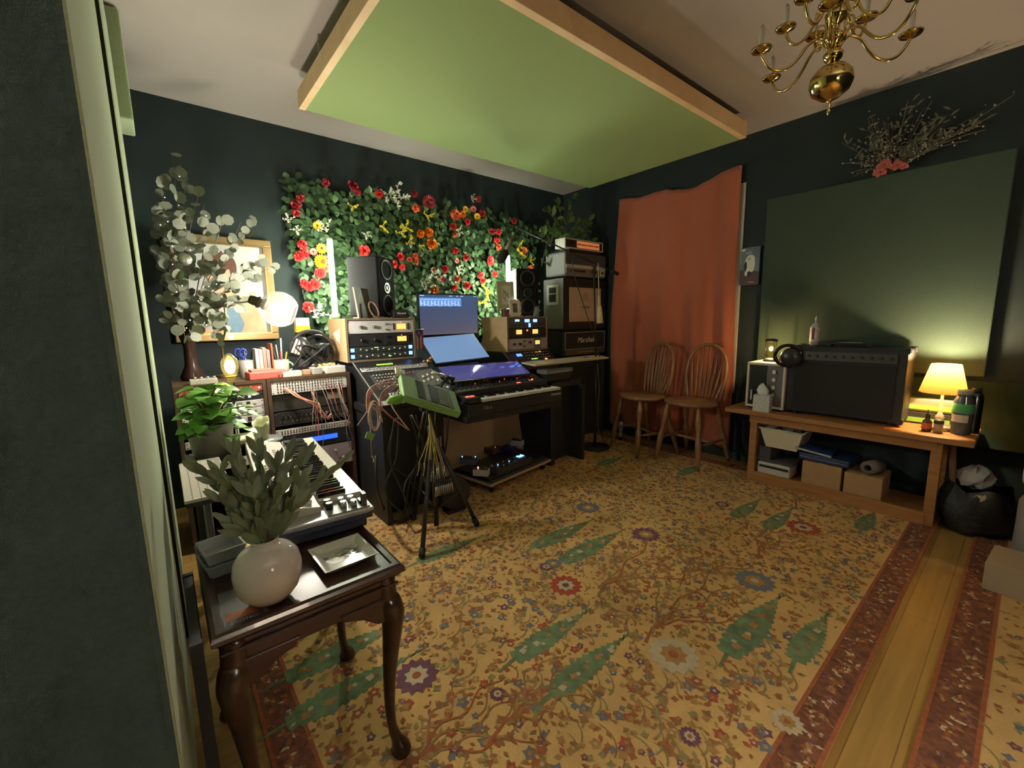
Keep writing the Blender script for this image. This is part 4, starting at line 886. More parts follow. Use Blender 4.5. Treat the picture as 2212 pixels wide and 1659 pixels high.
# edison lamp on tall pole
EP = at(497, 795, y=2.55); t = thing('edison_lamp', 'lit pear shaped filament bulb on a slim metal pole among the pothos leaves', 'lamp', (EP.x, EP.y, 0.0))
z0 = EP.z
MB().lathe([(.001, z0+.075), (.012, z0+.072), (.034, z0+.045), (.040, z0+.02), (.036, z0-.01), (.018, z0-.06), (.014, z0-.075)], n=24).build('glass_bulb', foggyM('edison_glass', (1, .93, .6), .16, .035), t)
MB().ball((0, 0, z0+.008), .024, 14, sc=(1, 1, 1.55)).build('filament', M('filament', (1, .9, .6), .3, emit=(1, .74, .30), es=22), t)
MB().lathe([(.014, z0-.072), (.015, z0-.10), (.001, z0-.10)], n=16).build('bulb_cap', STEEL, t)
MB().lathe([(.019, z0-.095), (.020, z0-.115), (.026, z0-.118), (.026, z0-.135), (.018, z0-.14), (.018, z0-.165), (.001, z0-.165)], n=18).build('socket', BPL, t)
MB().tube([(0, 0, z0-.16), (.0, 0, .03)], .008, 10).build('pole', STEEL, t); MB().lathe([(.001, .012), (.06, .012), (.06, .026), (.012, .036), (.001, .036)], n=24).build('base', BPL, t)
lamp(t, (0, 0, z0+.01), PW['edison'], (1, .86, .56), .02)
# small things on the racks
def onrack(px, y, base=RT): return at(px, 700, y=y).x
X = onrack(527, 3.12)
t = thing('pencil_cup', 'grey cup with blue handled scissors and pens behind the filament bulb', 'cup', (X, 3.18, RT))
MB().lathe([(.001, 0), (.042, 0), (.045, .005), (.045, .11), (.041, .11), (.041, .01), (.001, .008)], n=22).build('cup', M('cup_grey', (.45, .42, .40), .4, .3), t)
for i, (c_, a, b) in enumerate(((M('scissor_blue', (.02, .04, .35), .4), -.03, .02), (MATS['scissor_blue'], -.012, -.01), (BPL, .02, .01), (WHITE, .028, -.02), (CGY, 0, .025))):
    if i < 2: MB().tube([(a, b, .02), (a*1.3, b, .13)], .005, 6).tube([(a*1.3+.018*math.cos(q), b, .155+.026*math.sin(q)) for q in [2*PI*k/14 for k in range(15)]], .006, 6).build('scissor_handle', c_, t)
    else: MB().tube([(a*.5, b*.5, .012), (a*1.8, b*1.8, .165)], .0035, 6).build('pen', c_, t)
X = onrack(558, 3.1)
t = thing('book_holder', 'orange red upright book holder on the racks', 'book holder', (X+.015, 3.16, RT))
MB().bx(-.05, .05, -.06, .06, 0, .008).bx(.042, .05, -.06, .06, .008, .21).build('holder', M('orange_red', (.55, .10, .045), .45), t)
for i, (c_, hh) in enumerate(((M('book_white', (.60, .56, .50), .7), .17), (M('book_cream', (.50, .42, .32), .7), .165), (M('book_pink', (.5, .2, .16), .7), .175), (M('book_grey', (.2, .2, .2), .7), .16))):
    b = thing('book', ['white spined book leftmost in the orange holder', 'cream spined book second in the orange holder', 'pink spined book third in the orange holder', 'dark grey book against the orange upright'][i], 'book', (X+.015-.046+.021*i+.008, 3.16, RT+.009), 0, 'books in the orange holder')
    MB().bx(-.009, .009, -.05, .05, 0, hh).build('cover', c_, b); MB().bx(-.007, .007, -.0495, .0505, .004, hh+.001).build('pages', MATS['page_edge'], b)
X = onrack(570, 2.99)
t = thing('red_drum_pad', 'flat coral red box at the front of the racks', 'box', (X-.005, 3.02, RT), math.radians(6))
MB().bx(-.11, .11, -.055, .055, 0, .045).build('case', M('coral_box', (.62, .11, .09), .45), t, bevel=.005); MB().bx(-.09, .03, -.03, .045, .045, .058).build('raised_panel', M('coral_light', (.6, .18, .14), .45), t)
knobs(t, [(.05+.02*i, -.057+.003, .02) for i in range(3)], .006, .008, KNS)
X = onrack(600, 3.12)
t = thing('mug', 'pale green mug holding pens and pliers beside the black gear pile', 'mug', (X, 3.14, RT))
MB().lathe([(.001, 0), (.045, 0), (.048, .006), (.048, .10), (.044, .10), (.044, .008), (.001, .008)], n=24).build('cup', M('mug_green', (.38, .46, .32), .35), t)
MB().tube([(.046+.028*math.sin(PI*k/8), 0, .02+.065*k/8) for k in range(9)], .006, 8).build('handle', MATS['mug_green'], t)
for a, b, c_, L_ in ((-.02, .01, BPL, .19), (.01, .02, WHITE, .24), (.02, -.01, M('plier_orange', (.7, .3, .03), .4), .15), (0, -.02, DRED, .16), (-.012, -.01, CGY, .2)):
    MB().tube([(a*.5, b*.5, .012), (a*1.9, b*1.6, L_)], .0045, 6).build('pen', c_, t)
X = onrack(618, 3.0)
for k, (px, lab, c_, d) in enumerate(((628, 'cream flat box in front of the green mug', M('cream_box', (.62, .58, .48), .5), (.11, .06, .035)), (662, 'tiny copper coloured box between two pale ones', M('copper_box', (.42, .24, .15), .5), (.045, .04, .035)),
                                   (683, 'grey guitar pedal with a black knob', M('pedal_grey', (.36, .35, .33), .5), (.06, .075, .045)), (722, 'wide white pedal at the right end of the racks', M('pedal_white', (.68, .66, .60), .45), (.13, .09, .045)))):
    X = at(px, 800, y=3.0).x; t = thing('effects_pedal' if k > 1 else 'small_box', lab, 'pedal' if k > 1 else 'box', (X, 3.01 if k else 2.99, RT), math.radians(4))
    MB().box((0, 0, d[2]/2), d).build('case', c_, t, bevel=.004)
    if k > 1: g = [MB().cyl((x, -.01, d[2]), (x, -.01, d[2]+.012), .007, n=10).build('knob', BPL if k == 2 else STEEL, t) for x in ((0,) if k == 2 else (-.03, .03))]
X = at(702, 785, y=3.12).x
t = thing('small_box', 'yellow square box with a round black dial behind the white pedal', 'box', (X, 3.11, RT)); MB().box((0, 0, .03), (.11, .08, .06)).build('case', M('yellow_box', (.62, .50, .20), .45), t, bevel=.004); MB().cyl((0, 0, .06), (0, 0, .068), .02, n=16).build('dial', BPL, t)
X = at(440, 825, y=3.0).x
t = thing('effects_pedal', 'low beige pedal at the left front corner of the racks', 'pedal', (X, 3.0, RT)); MB().box((0, 0, .015), (.13, .06, .03)).build('case', M('pedal_beige', (.42, .40, .34), .45), t, bevel=.003)
k = MB().cyl((0, -.01, .03), (0, -.01, .042), .008, n=10).build('knob', STEEL, t); repeat(k, t, [(x, 0, 0) for x in (-.04, -.01, .02, .05)])
# black gear pile
X = at(672, 750, y=3.2).x
t = thing('headphones', 'pile of black headphones with a grey striped band beside the tan rack side', 'headphones', (X-.005, 3.17, RT)); t.scale = (1.4, 1.25, 1.3)
def cup(g, c, r, d, ax): R = Vector(ax).normalized().to_track_quat('Z', 'Y').to_matrix(); return g.lathe([(.001, -d), (r*.8, -d), (r, -d*.4), (r, d*.5), (r*.7, d), (r*.35, d*.6), (.001, d*.5)], c=c, n=22, R=R)
cup(MB(), (-.055, -.02, .135), .055, .03, (-1, -.8, .2)).build('ear_cup', BPL, t); cup(MB(), (.05, .02, .09), .06, .035, (.6, -1, .2)).build('ear_cup', BPL, t); cup(MB(), (-.02, -.03, .06), .062, .03, (-.2, -1, .1)).build('ear_cup', BPL, t)
MB().tube([(.095*math.cos(a)-.0, .01*math.sin(a*2), .12+.095*math.sin(a)) for a in [-.3+ (PI+.6)*k/20 for k in range(21)]], .011, 8).build('headband', BLK, t)
MB().tube([(.075*math.cos(a)+.02, -.03+.02*math.cos(a), .10+.09*math.sin(a)) for a in [-.2+ (PI+.4)*k/20 for k in range(21)]], .010, 8).build('headband', GLOSSB, t)
g = MB()
for i in range(3): g.box((-.085+.013*i, -.052, .145-.006*i), (.009, .006, .075), rot=Euler((0, .45, .35)).to_matrix())
g.build('stripe', M('stripe_grey', (.42, .40, .36), .5), t)
rr = random.Random(12)
for i in range(7):
    c0 = Vector((rr.uniform(-.03, .08), rr.uniform(-.05, .0), .02)); pts = smooth([c0, c0+Vector((.04, -.03, .10)), c0+Vector((.07*rr.uniform(-1, 1), -.05, .12)), c0+Vector((.10*rr.uniform(-1, 1), -.045, .01))], 6)
    MB().tube(pts, .0042, 6).build('cable', CBK, t)
# yellow and cream candle holder on a stand
X = at(652, 700, y=3.42).x; zt = at(652, 718, y=3.42).z
t = thing('candle_holder', 'small cream and yellow square holder on a dark stand above the headphones', 'candle holder', (X, 3.42, 0))
MB().lathe([(.001, .0), (.09, 0), (.09, .012), (.012, .02), (.012, zt-.012), (.05, zt-.008), (.05, zt), (.001, zt)], n=20).build('stand', BLK, t)
MB().bx(-.048, .048, -.03, .03, zt, zt+.045).build('yellow_part', M('bright_yellow', (.85, .48, .02), .4), t, bevel=.004); MB().bx(-.046, .046, -.028, .028, zt+.045, zt+.105).build('cream_part', M('pale_cream', (.80, .68, .40), .5), t, bevel=.003)
# pothos plant
PP = at(432, 985, y=2.42)
t = thing('pothos_plant', 'bright leafy green pothos in a grey pot at the left under the bulb', 'plant', (.135, 2.40, .70))
MB().lathe([(.001, 0), (.075, 0), (.095, .15), (.10, .155), (.088, .15), (.07, .02), (.001, .02)], n=26).build('pot', M('pot_grey', (.34, .33, .31), .5), t); MB().lathe([(.001, .135), (.088, .135)], n=20).build('soil', M('soil', (.03, .02, .012), .9), t)
rr = random.Random(6); lf = MB(); st = MB()
def heart(g, p, d, n_, L_, m=0):
    d = Vector(d).normalized(); n_ = Vector(n_); n_ = (n_-d*n_.dot(d)).normalized(); sd = d.cross(n_); q = ((-.12, .22), (.02, .42), (.25, .52), (.55, .40), (.8, .2), (1, 0)); vs = [p]; 
    for t_, w_ in q: c = p+d*L_*t_-n_*L_*.22*t_*t_; vs += [c+sd*L_*w_+n_*L_*.10*w_, c, c-sd*L_*w_+n_*L_*.10*w_]
    fs = []
    for i in range(len(q)-1): a, b = 1+3*i, 4+3*i; fs += [(a, a+1, b+1, b), (a+1, a+2, b+2, b+1)]
    g.add(vs, fs+[(0, 2, 1), (0, 3, 2)], m, True)
for i in range(74):
    a = rr.uniform(0, 2*PI); r = rr.uniform(.02, .16); z = rr.uniform(.17, .36)-r*.5; p = Vector((max(-.07, r*math.cos(a)*.95+.015), r*math.sin(a)*.8, z))
    st.tube(smooth([(0, 0, .13), (p.x*.5, p.y*.5, z*.8+.03), p], 4), .0028, 5, 0, False)
    heart(lf, p, (math.cos(a), math.sin(a)-.35, rr.uniform(-.45, .15)), (rr.uniform(-.3, .3), rr.uniform(-.7, .1), 1), rr.uniform(.045, .075))
lf.build('leaves', POTH, t); st.build('stems', M('pothos_stem', (.12, .22, .04), .6), t)
t = thing('plant_stand', 'dark square stand holding the pothos pot', 'plant stand', (.135, 2.40, .012)); MB().bx(-.09, .09, -.09, .09, .668, .688).build('top', BPL, t)
for sx in (-1, 1):
    for sy in (-1, 1): MB().bx(sx*.08-.01, sx*.08+.01, sy*.08-.01, sy*.08+.01, 0, .668).build('leg', BPL, t)
# ================================================================ studio desk
DZ = .76
t = thing('studio_desk', 'black studio desk carrying the screens and keyboard along the flower wall', 'desk', (1.95, 3.0, .012))
def dx(x): return x-1.95
def dy(y): return y-3.0
for a_, b_, c_ in ((.99, 1.50, 2.52), (1.50, 2.57, 2.85), (2.57, 2.95, 2.60)): MB().bx(dx(a_), dx(b_), dy(c_), dy(3.55), .70, .748).build('desktop', BLK, t)
for x in (1.45, 2.57): MB().bx(dx(x), dx(x+.05), dy(2.62), dy(3.5), 0, .70).build('side_panel', BLK, t)
MB().bx(dx(1.0), dx(1.03), dy(2.50), dy(3.45), 0, .70).build('side_panel', BLK, t); MB().bx(dx(2.90), dx(2.94), dy(2.55), dy(3.5), 0, .70).build('side_panel', BLK, t)
MB().bx(dx(1.03), dx(1.45), dy(2.60), dy(2.63), .02, .70).build('front_panel', M('desk_front', (.010, .010, .012), .5), t)
MB().bx(dx(2.62), dx(2.90), dy(2.70), dy(2.73), .02, .70).build('front_panel', MATS['desk_front'], t)
# left console wedge
def wedge(label, xa, xb, y0, ym, y1, z0, z1, zb):
    t = thing('mixing_console', label, 'console', ((xa+xb)/2, y0, zb)); w = (xb-xa)/2
    MB().prism([(0, 0), (y1-y0, 0), (y1-y0, z1-zb), (ym-y0, z1-zb), (0, z0-zb)], -w, w, 'x').build('body', M('console_black', (.018, .018, .02), .4), t, bevel=.004)
    MB().prism([(-.002, z0-zb-.004), (ym-y0, z1-zb-.004), (ym-y0, z1-zb+.004), (-.002, z0-zb+.004)], -w-.006, -w, 'x').build('side_trim', M('trim_grey', (.28, .27, .24), .4), t)
    return t, w, math.atan2(z1-z0, ym-y0)
t, w, th = wedge('sloping black mixing console with silver strips of knobs under the left rack box', 1.02, 1.555, 2.52, 3.0, 3.40, .79, 1.029, DZ)
Rm = Matrix.Rotation(th, 3, 'X')
def onslope(x, u, h=0): return Vector((x, 0, .79-DZ)) + Rm @ Vector((0, u, h))
def slab(name, x0_, x1_, u0, u1, mat, h=.004):
    g = MB(); g.box(onslope((x0_+x1_)/2, (u0+u1)/2, h/2), (x1_-x0_, u1-u0, h), 0, Rm); return g.build(name, mat, t)
slab('channel_strip', -.25, .25, .40, .45, SILV); slab('channel_strip', -.18, .27, .05, .12, SILV); slab('channel_strip', -.26, -.02, -.0, .045, MATS['lilac_panel']); slab('channel_strip', -.22, .10, .17, .35, M('strip_dark', (.07, .07, .07), .4)); slab('fader_bank', .10, .26, .15, .36, M('strip_mid', (.13, .13, .12), .4))
slab('led_bar', -.12, -.0, .475, .485, M('bar_green', (.3, .9, .1), .4, emit=(.35, 1, .06), es=1.6))
kp = MB().cyl((0, 0, 0), (0, 0, .014), .0065, .005, n=10).build('knob', KNS, t, rot=(th, 0, 0)); L_ = [onslope(-.24+.024*i, .425+.0*(i % 2)-.012*(i % 2), .004) for i in range(20)]
kp.location = L_[0]
for q in L_[1:]+[onslope(-.20+.022*i, .19+.035*j, .004) for j in range(5) for i in range(10)]: cp(kp, t, q)
kb_ = MB().cyl((0, 0, 0), (0, 0, .010), .006, .005, n=10).build('button', KNB, t, rot=(th, 0, 0)); L_ = [onslope(-.17+.024*i, .07+.03*j, .004) for j in range(2) for i in range(18)]+[onslope(-.24+.024*i, .445, .004) for i in range(20)]
kb_.location = L_[0]
for q in L_[1:]: cp(kb_, t, q)
fd = MB().box((0, 0, .006), (.008, .022, .010)).build('fader', KNW, t, rot=(th, 0, 0)); L_ = [onslope(.115+.022*i, .20+.02*(i*3 % 5), .004) for i in range(7)]; fd.location = L_[0]
for q in L_[1:]: cp(fd, t, q)
ob = MB().ball((0, 0, .006), .006, 8).build('red_cap', M('cap_orange', (.6, .12, .03), .4), t); L_ = [onslope(-.02+.022*i, .33-.01*(i % 2), .006) for i in range(6)]; ob.location = L_[0]
for q in L_[1:]: cp(ob, t, q)
t, w, th = wedge('sloping black console with dark green and orange lights right of the screens', 2.36, 2.92, 2.86, 3.0, 3.40, .90, 1.019, DZ)
Rm = Matrix.Rotation(th, 3, 'X')
def onslope(x, u, h=0): return Vector((x, 0, .90-DZ)) + Rm @ Vector((0, u, h))
slab('display', -.16, -.10, .12, .15, M('disp_blue', (.1, .25, .8), .3, emit=(.12, .3, 1), es=2)); slab('display', -.02, .05, .07, .076, LEDG); slab('lit_button', .14, .17, .05, .065, LEDO); slab('lit_button', .09, .11, .15, .16, LEDO); slab('lit_button', .13, .15, .155, .165, LEDO)
kp = MB().cyl((0, 0, 0), (0, 0, .014), .0065, .005, n=10).build('knob', KNS, t, rot=(th, 0, 0)); L_ = [onslope(-.06+.03*i, .04+.035*j, .002) for j in range(4) for i in range(10)]
kp.location = L_[0]
for q in L_[1:]: cp(kp, t, q)
# rack boxes
BZ0, BZ1 = 1.076, 1.345
PLYW = M('box_rim', (.20, .15, .10), .5)
RBX = dict()
t = rackcase('tan sided rack box with silver and black compressors, left of the screens', .985, 1.505, 3.0, 3.38, 1.030, 1.335, BIRCH, PLYW, .014, 'rack boxes on the desk', 'rack_box')
MB().prism([(-.29, .21), (-.16, .26), (-.16, .12), (-.20, .14), (-.24, .17)], -.262, -.2605, 'x').build('sticker', M('sticker_white', (.8, .78, .72), .5), t, loc=(0, .45, 0)) if 0 else MB().prism([(.28, .20), (.12, .235), (.13, .13), (.20, .15)], -.2625, -.2602, 'x').build('sticker', M('sticker_white', (.8, .78, .72), .5), t)
t = rackcase('tan sided rack box with orange meters, right of the screens', 2.405, 2.905, 3.0, 3.38, 1.020, 1.335, BIRCH, PLYW, .014, 'rack boxes on the desk', 'rack_box')
fy2 = 2.9985; xa, xb = 1.000, 1.490
def comp(label, za, zb, mat, x0_, x1_, mats_k=KNS, y=3.002):
    t, w, h = unit(label, x0_, x1_, y, za, zb, mat)
    knobs(t, [(-.155, 0, 0), (-.06, 0, .0)], .013, .02, mats_k, 'big_knob'); knobs(t, [(.03, 0, .02), (.03, 0, -.02)], .008, .014, mats_k)
    MB().bx(.115, .185, -.005, 0, -.018, .018).build('meter', LEDO, t); lamps(t, [(.15, .028, .006, .006, LEDR)])
    for xx in (.09, .205): MB().bx(xx-.004, xx+.004, -.006, 0, -.024, .024).build('button_row', BPL, t)
    return t
comp('silver compressor with an orange meter, top of the left rack box', 1.228, 1.317, SILV, xa, xb)
comp('black compressor with an orange meter below the silver one', 1.138, 1.226, BLK, xa, xb, M('chrome_black', (.35, .35, .35), .2, 1))
for k in range(2):
    t, w, h = unit(('upper', 'lower')[k]+' slim equaliser with square blue lights in the left rack box', xa, xb, 3.002, 1.092-.045*k, 1.136-.045*k, M('eq_black', (.035, .04, .04), .4))
    lamps(t, [(-.222, 0, .024, .024, LEDB), (.215, .004, .026, .024, LEDB)])
    knobs(t, [(-.165+.042*i, 0, .004*(-1)**i) for i in range(9)], .0055, .01, KNW); lamps(t, [(-.05, .012, .03, .003, LEDG)] if k == 0 else [(.05, -.01, .02, .003, LEDG)])
xa, xb = 2.420, 2.890
t, w, h = unit('dark unit with small blue screens, top of the right rack box', xa, xb, 3.002, 1.232, 1.319, M('unit_grey', (.06, .06, .06), .4))
lamps(t, [(-.13, .025, .05, .018, M('lcd_white', (.4, .7, 1), .3, emit=(.3, .6, 1), es=2)), (-.01, .022, .055, .026, LEDB), (.09, .022, .045, .026, LEDB), (.02, -.02, .02, .035, LEDB)]); knobs(t, [(-.19+.045*i, 0, -.02) for i in range(4)]+[(.10+.04*i, 0, -.015) for i in range(3)], .010, .016, KNB)
t, w, h = unit('black stereo compressor with two orange meters and a red lamp', xa, xb, 3.002, 1.138, 1.230, BLK)
for xx in (-.11, .09): MB().bx(xx-.032, xx+.032, -.005, 0, -.008, .032).build('meter', LEDO, t)
lamps(t, [(-.01, .025, .014, .014, LEDR)]); knobs(t, [(x, 0, -.028) for x in (-.19, -.15, -.05, -.02, .02, .04, .15, .19)], .006, .01, KNB)
t, w, h = unit('beige compressor with a blue plate, lowest in the right rack box', xa, xb, 3.002, 1.036, 1.136, M('beige_panel', (.42, .33, .32), .4))
knobs(t, [(-.17, 0, 0), (-.10, 0, 0), (.02, 0, .012)], .013, .02, KNB, 'big_knob'); knobs(t, [(-.05, 0, .025), (-.05, 0, -.025)], .009, .015, KNB)
MB().bx(.075, .16, -.002, 0, -.045, .045).build('blue_plate', M('plate_blue', (.07, .14, .30), .4), t); MB().bx(.09, .145, -.005, -.002, -.01, .025).build('meter', LEDO, t)
# ================================================================ loudspeakers
def monitor_speaker(label, loc, rz, wd, dp, ht):
    t = thing('loudspeaker', label, 'loudspeaker', loc, rz, 'studio loudspeakers on the rack boxes')
    MB().bx(-wd/2, wd/2, 0, dp, .012, ht).build('cabinet', M('speaker_black', (.010, .0085, .0105), .8, spec=.08), t, bevel=.012)
    R = Matrix.Rotation(PI/2, 3, 'X')
    for z, r in ((ht*.22, wd*.36), (ht*.80, wd*.36)): MB().lathe([(.001, -.014), (r*.25, -.012), (r*.3, -.016), (r*.72, .0), (r*.8, .008), (r*.9, .006), (r, -.001)], c=(0, 0, z), n=28, R=R).build('woofer', M('cone_black', (.012, .012, .013), .5), t)
    r = wd*.2; MB().lathe([(.001, -.0), (r*.25, .002), (r*.45, -.002), (r*.8, .004), (r, .002), (r*1.05, -.001)], c=(0, 0, ht*.5), n=24, R=R).build('tweeter', M('tweeter_black', (.02, .02, .02), .3), t)
    MB().bx(-.002, .002, -.001, 0, .035, .039).build('power_light', LEDW, t)
    f = MB().bx(-.02, .02, -.02, .02, 0, .012).build('foot', WHITE, t); repeat(f, t, [(sx*wd*.3, y, 0) for sx in (-1, 1) for y in (.03, dp-.03)])
    return t
monitor_speaker('large black loudspeaker on the left rack box, turned to the right', (1.375, 3.17, 1.335), math.radians(36), .235, .26, .455)
monitor_speaker('black loudspeaker on the right rack box facing the room', (2.775, 3.13, 1.335), math.radians(-22), .225, .22, .455)
ltube('tall bright light tube standing left of the large loudspeaker', at(718, 600, y=3.33).x, 3.33, at(722, 680, y=3.33).z-.02, at(714, 518, y=3.33).z)
q = at(1097, 553, y=3.34); ltube('bright light tube half hidden behind the right loudspeaker', q.x, q.y, 1.335, q.z)
# things on the boxes
t = thing('leaning_print', 'small grey print leaning on the left side of the large loudspeaker', 'picture', (1.16, 3.07, 1.336), rot=(-.12, 0, math.radians(42)))
MB().bx(-.10, .10, 0, .010, 0, .215).build('board', M('pine_edge', (.6, .45, .28), .6), t); MB().bx(-.099, .099, -.002, 0, .001, .214).build('print', M('print_grey', (.16, .14, .13), .5, noise=.5, nscale=14), t)
t = thing('oval_mirror', 'little oval beaded frame leaning in front of the loudspeaker', 'frame', (1.235, 3.04, 1.3365), rot=(-.25, -.3, .3))
g = MB()
for i in range(30): a = 2*PI*i/30; g.ball((.032*math.cos(a), 0, .065+.058*math.sin(a)), .0075, 6)
g.build('beads', M('bead_copper', (.33, .21, .15), .4, .4), t); g = MB(); disc(g, 0, .065, .03, .055, .001, 0); g.build('glass', M('mirror_dark', (.05, .045, .04), .15), t)
# mini amp
t = thing('mini_amplifier', 'tiny black amplifier on the left rack box beside the large loudspeaker', 'amplifier', (1.432, 3.07, 1.336), 0)
MB().bx(-.058, .058, 0, .05, 0, .062).build('cabinet', TOLEX, t, bevel=.004); MB().bx(-.05, .05, -.002, 0, .004, .05).build('grille', MATS['grille_cloth'], t)
text('Marshall', 'lettering', .022, M('letter_white', (.75, .75, .72), .5), t, (0, -.0035, .034), FRONT, .35)
# pictures on the right box
t = thing('framed_drawing', 'pale framed drawing of a husky dog on the right rack box', 'picture', (2.475, 3.10, 1.41), rot=(-.06, 0, -.05))
MB().frame(-.092, .092, 0, .245, .036, -.012, .006).build('frame', M('frame_sage', (.42, .42, .24), .5), t, bevel=.002); MB().bx(-.056, .056, -.006, .0, .036, .209).build('mat_board', M('mat_white', (.72, .70, .64), .7), t)
g = MB(); Y_ = -.0065
def ln(pts, r=.0012): g.tube([(x, Y_, z) for x, z in pts], r, 4)
ln([(-.025, .18), (-.018, .15), (-.03, .12), (-.022, .09), (-.005, .075), (.012, .07), (.034, .085), (.038, .11), (.028, .14), (.032, .18), (.012, .155), (-.008, .152), (-.025, .18)])
ln([(-.018, .12), (-.008, .125)], .002); ln([(.008, .122), (.02, .126)], .002); ln([(-.028, .10), (-.015, .095), (-.005, .085)], .0022); ln([(0, .15), (.002, .12), (-.008, .10)], .0025); ln([(.03, .14), (.02, .12), (.03, .10)], .003); ln([(-.02, .15), (-.005, .14)], .003)
g.build('drawing', M('ink', (.03, .03, .03), .6), t)
t = thing('small_box', 'dark maroon box under the husky drawing', 'box', (2.49, 3.10, 1.336)); MB().bx(-.04, .06, -.02, .04, 0, .072).build('box', M('maroon', (.11, .02, .03), .5), t)
t = thing('picture_frame', 'small white scalloped picture frame in front of the husky drawing', 'picture', (2.545, 3.045, 1.3365), rot=(-.10, 0, -.06))
g = MB(); n = 60
def rr_(a, base): return base*(1+.05*math.cos(12*a))
outer = [(.062*(max(-1, min(1, 1.25*math.cos(2*PI*i/n))))*(1+.06*math.cos(12*2*PI*i/n)), .078+.076*(max(-1, min(1, 1.25*math.sin(2*PI*i/n))))*(1+.05*math.cos(12*2*PI*i/n))) for i in range(n)]
inner = [(.030*max(-1, min(1, 1.6*math.cos(2*PI*i/n))), .078+.042*max(-1, min(1, 1.6*math.sin(2*PI*i/n)))) for i in range(n)]
vs = [(x, -.006, z) for x, z in outer]+[(x, -.006, z) for x, z in inner]+[(x, .006, z) for x, z in outer]+[(x, -.001, z) for x, z in inner]
fs = [(i, (i+1) % n, n+(i+1) % n, n+i) for i in range(n)]+[(i, 2*n+i, 2*n+(i+1) % n, (i+1) % n) for i in range(n)]+[(n+i, n+(i+1) % n, 3*n+(i+1) % n, 3*n+i) for i in range(n)]
g.add(vs, fs).build('frame', M('frame_white', (.68, .62, .52), .5), t); MB().bx(-.03, .03, -.001, .004, .036, .12).build('photo', M('photo_grey', (.20, .17, .17), .4, noise=.6, nscale=25), t)
q = at(1159, 675, y=3.12)
t = thing('glass_jar', 'clear ribbed glass jar with a dark figurine lid right of the right loudspeaker', 'jar', (q.x-.012, 3.12, 1.336))
MB().lathe([(.001, 0), (.036, 0), (.038, .01), (.038, .085), (.034, .09), (.032, .088), (.034, .01), (.001, .008)], n=20).build('jar', M('jar_glass', (.42, .46, .47), .1, alpha=.75), t)
MB().lathe([(.001, .09), (.036, .09), (.036, .10), (.012, .104), (.010, .13), (.001, .13)], n=16).ball((.0, 0, .145), .024, 10).ball((.014, -.008, .165), .012, 8).ball((-.012, -.008, .166), .012, 8).build('figurine', M('figurine_brown', (.16, .11, .09), .5), t)
# pennant
t = thing('small_flag', 'small hanging pennant flag with a star and stripes beside the left rack box', 'flag', (1.545, 3.02, 1.245), rot=(0, 0, .15))
MB().cyl((-.045, 0, 0), (.045, 0, 0), .003, n=8).build('rod', STEEL, t)
g = MB(); g.prism([(-.04, 0), (.04, 0), (.04, -.15), (-.04, -.15)], -.001, .001, 'y', 0)
for i in (0, 2, 4): g.add([(-.04+.016*i, -.0015, 0), (-.04+.016*(i+1), -.0015, 0), (-.04+.016*(i+1), -.0015, -.15), (-.04+.016*i, -.0015, -.15)], [(0, 3, 2, 1)], 1)
g.add([(-.04, -.0020, 0), (.04, -.0020, 0), (0, -.0020, -.075)], [(0, 2, 1)], 2)
st = [(.011*(1 if i % 2 == 0 else .42)*math.sin(PI*i/5), -.026+.011*(1 if i % 2 == 0 else .42)*math.cos(PI*i/5)) for i in range(10)]
g.add([(0, -.0026, -.026)]+[(x, -.0026, z) for x, z in st], [(0, (i+1) % 10+1, i+1) for i in range(10)], 0)
g.build('cloth', [M('flag_white', (.55, .5, .5), .7), M('flag_red', (.36, .05, .05), .7), M('flag_navy', (.03, .03, .14), .7)], t)
MB().tube([(-.04, 0, 0), (0, 0, .04), (.04, 0, 0)], .001, 4).build('string', CGY, t)
# ================================================================ screens
def screen(name, label, P0, P1, P2, mat, content=None, bez=.010, th=.03):
    # P0 bottom left, P1 bottom right, P2 top left (world)
    P0, P1, P2 = Vector(P0), Vector(P1), Vector(P2); X_ = (P1-P0); w = X_.length; X_.normalize(); Z_ = (P2-P0); h = Z_.length; Z_ = (Z_-X_*Z_.dot(X_)).normalized(); Y_ = Z_.cross(X_)
    R = Matrix((X_, Y_, Z_)).transposed(); t = thing(name, label, 'screen', P0.lerp(P1, .5), rot=R.to_euler())
    MB().bx(-w/2, w/2, 0, th, 0, h).build('housing', BPL, t, bevel=.003); MB().bx(-w/2+bez, w/2-bez, -.0015, 0, bez*1.4, h-bez).build('display', mat, t)
    return t, w, h
# gradient of the picture shown by the upper screen
def gradM(name, stops, es, z0, z1):
    m = bpy.data.materials.new(name); m.use_nodes = True; nt = m.node_tree; b = nt.nodes['Principled BSDF']; tc = nt.nodes.new('ShaderNodeTexCoord'); sp = nt.nodes.new('ShaderNodeSeparateXYZ'); mr = nt.nodes.new('ShaderNodeMapRange')
    mr.inputs[1].default_value = z0; mr.inputs[2].default_value = z1; r = nt.nodes.new('ShaderNodeValToRGB'); e = r.color_ramp.elements
    while len(e) < len(stops): e.new(.5)
    for k, (p, c) in enumerate(stops): e[k].position = p; e[k].color = (*c, 1)
    nt.links.new(tc.outputs['Object'], sp.inputs[0]); nt.links.new(sp.outputs[2], mr.inputs[0]); nt.links.new(mr.outputs[0], r.inputs[0]); nt.links.new(r.outputs[0], b.inputs['Emission Color']); b.inputs['Emission Strength'].default_value = es*EK
    b.inputs['Base Color'].default_value = (.01, .01, .012, 1); b.inputs['Roughness'].default_value = .25; return m
SC1 = gradM('desktop_picture', [(0, (.13, .10, .13)), (.12, (.085, .085, .13)), (.6, (.06, .085, .16)), (.93, (.055, .095, .20)), (1, (.03, .06, .14))], 1.0, 0, .36)
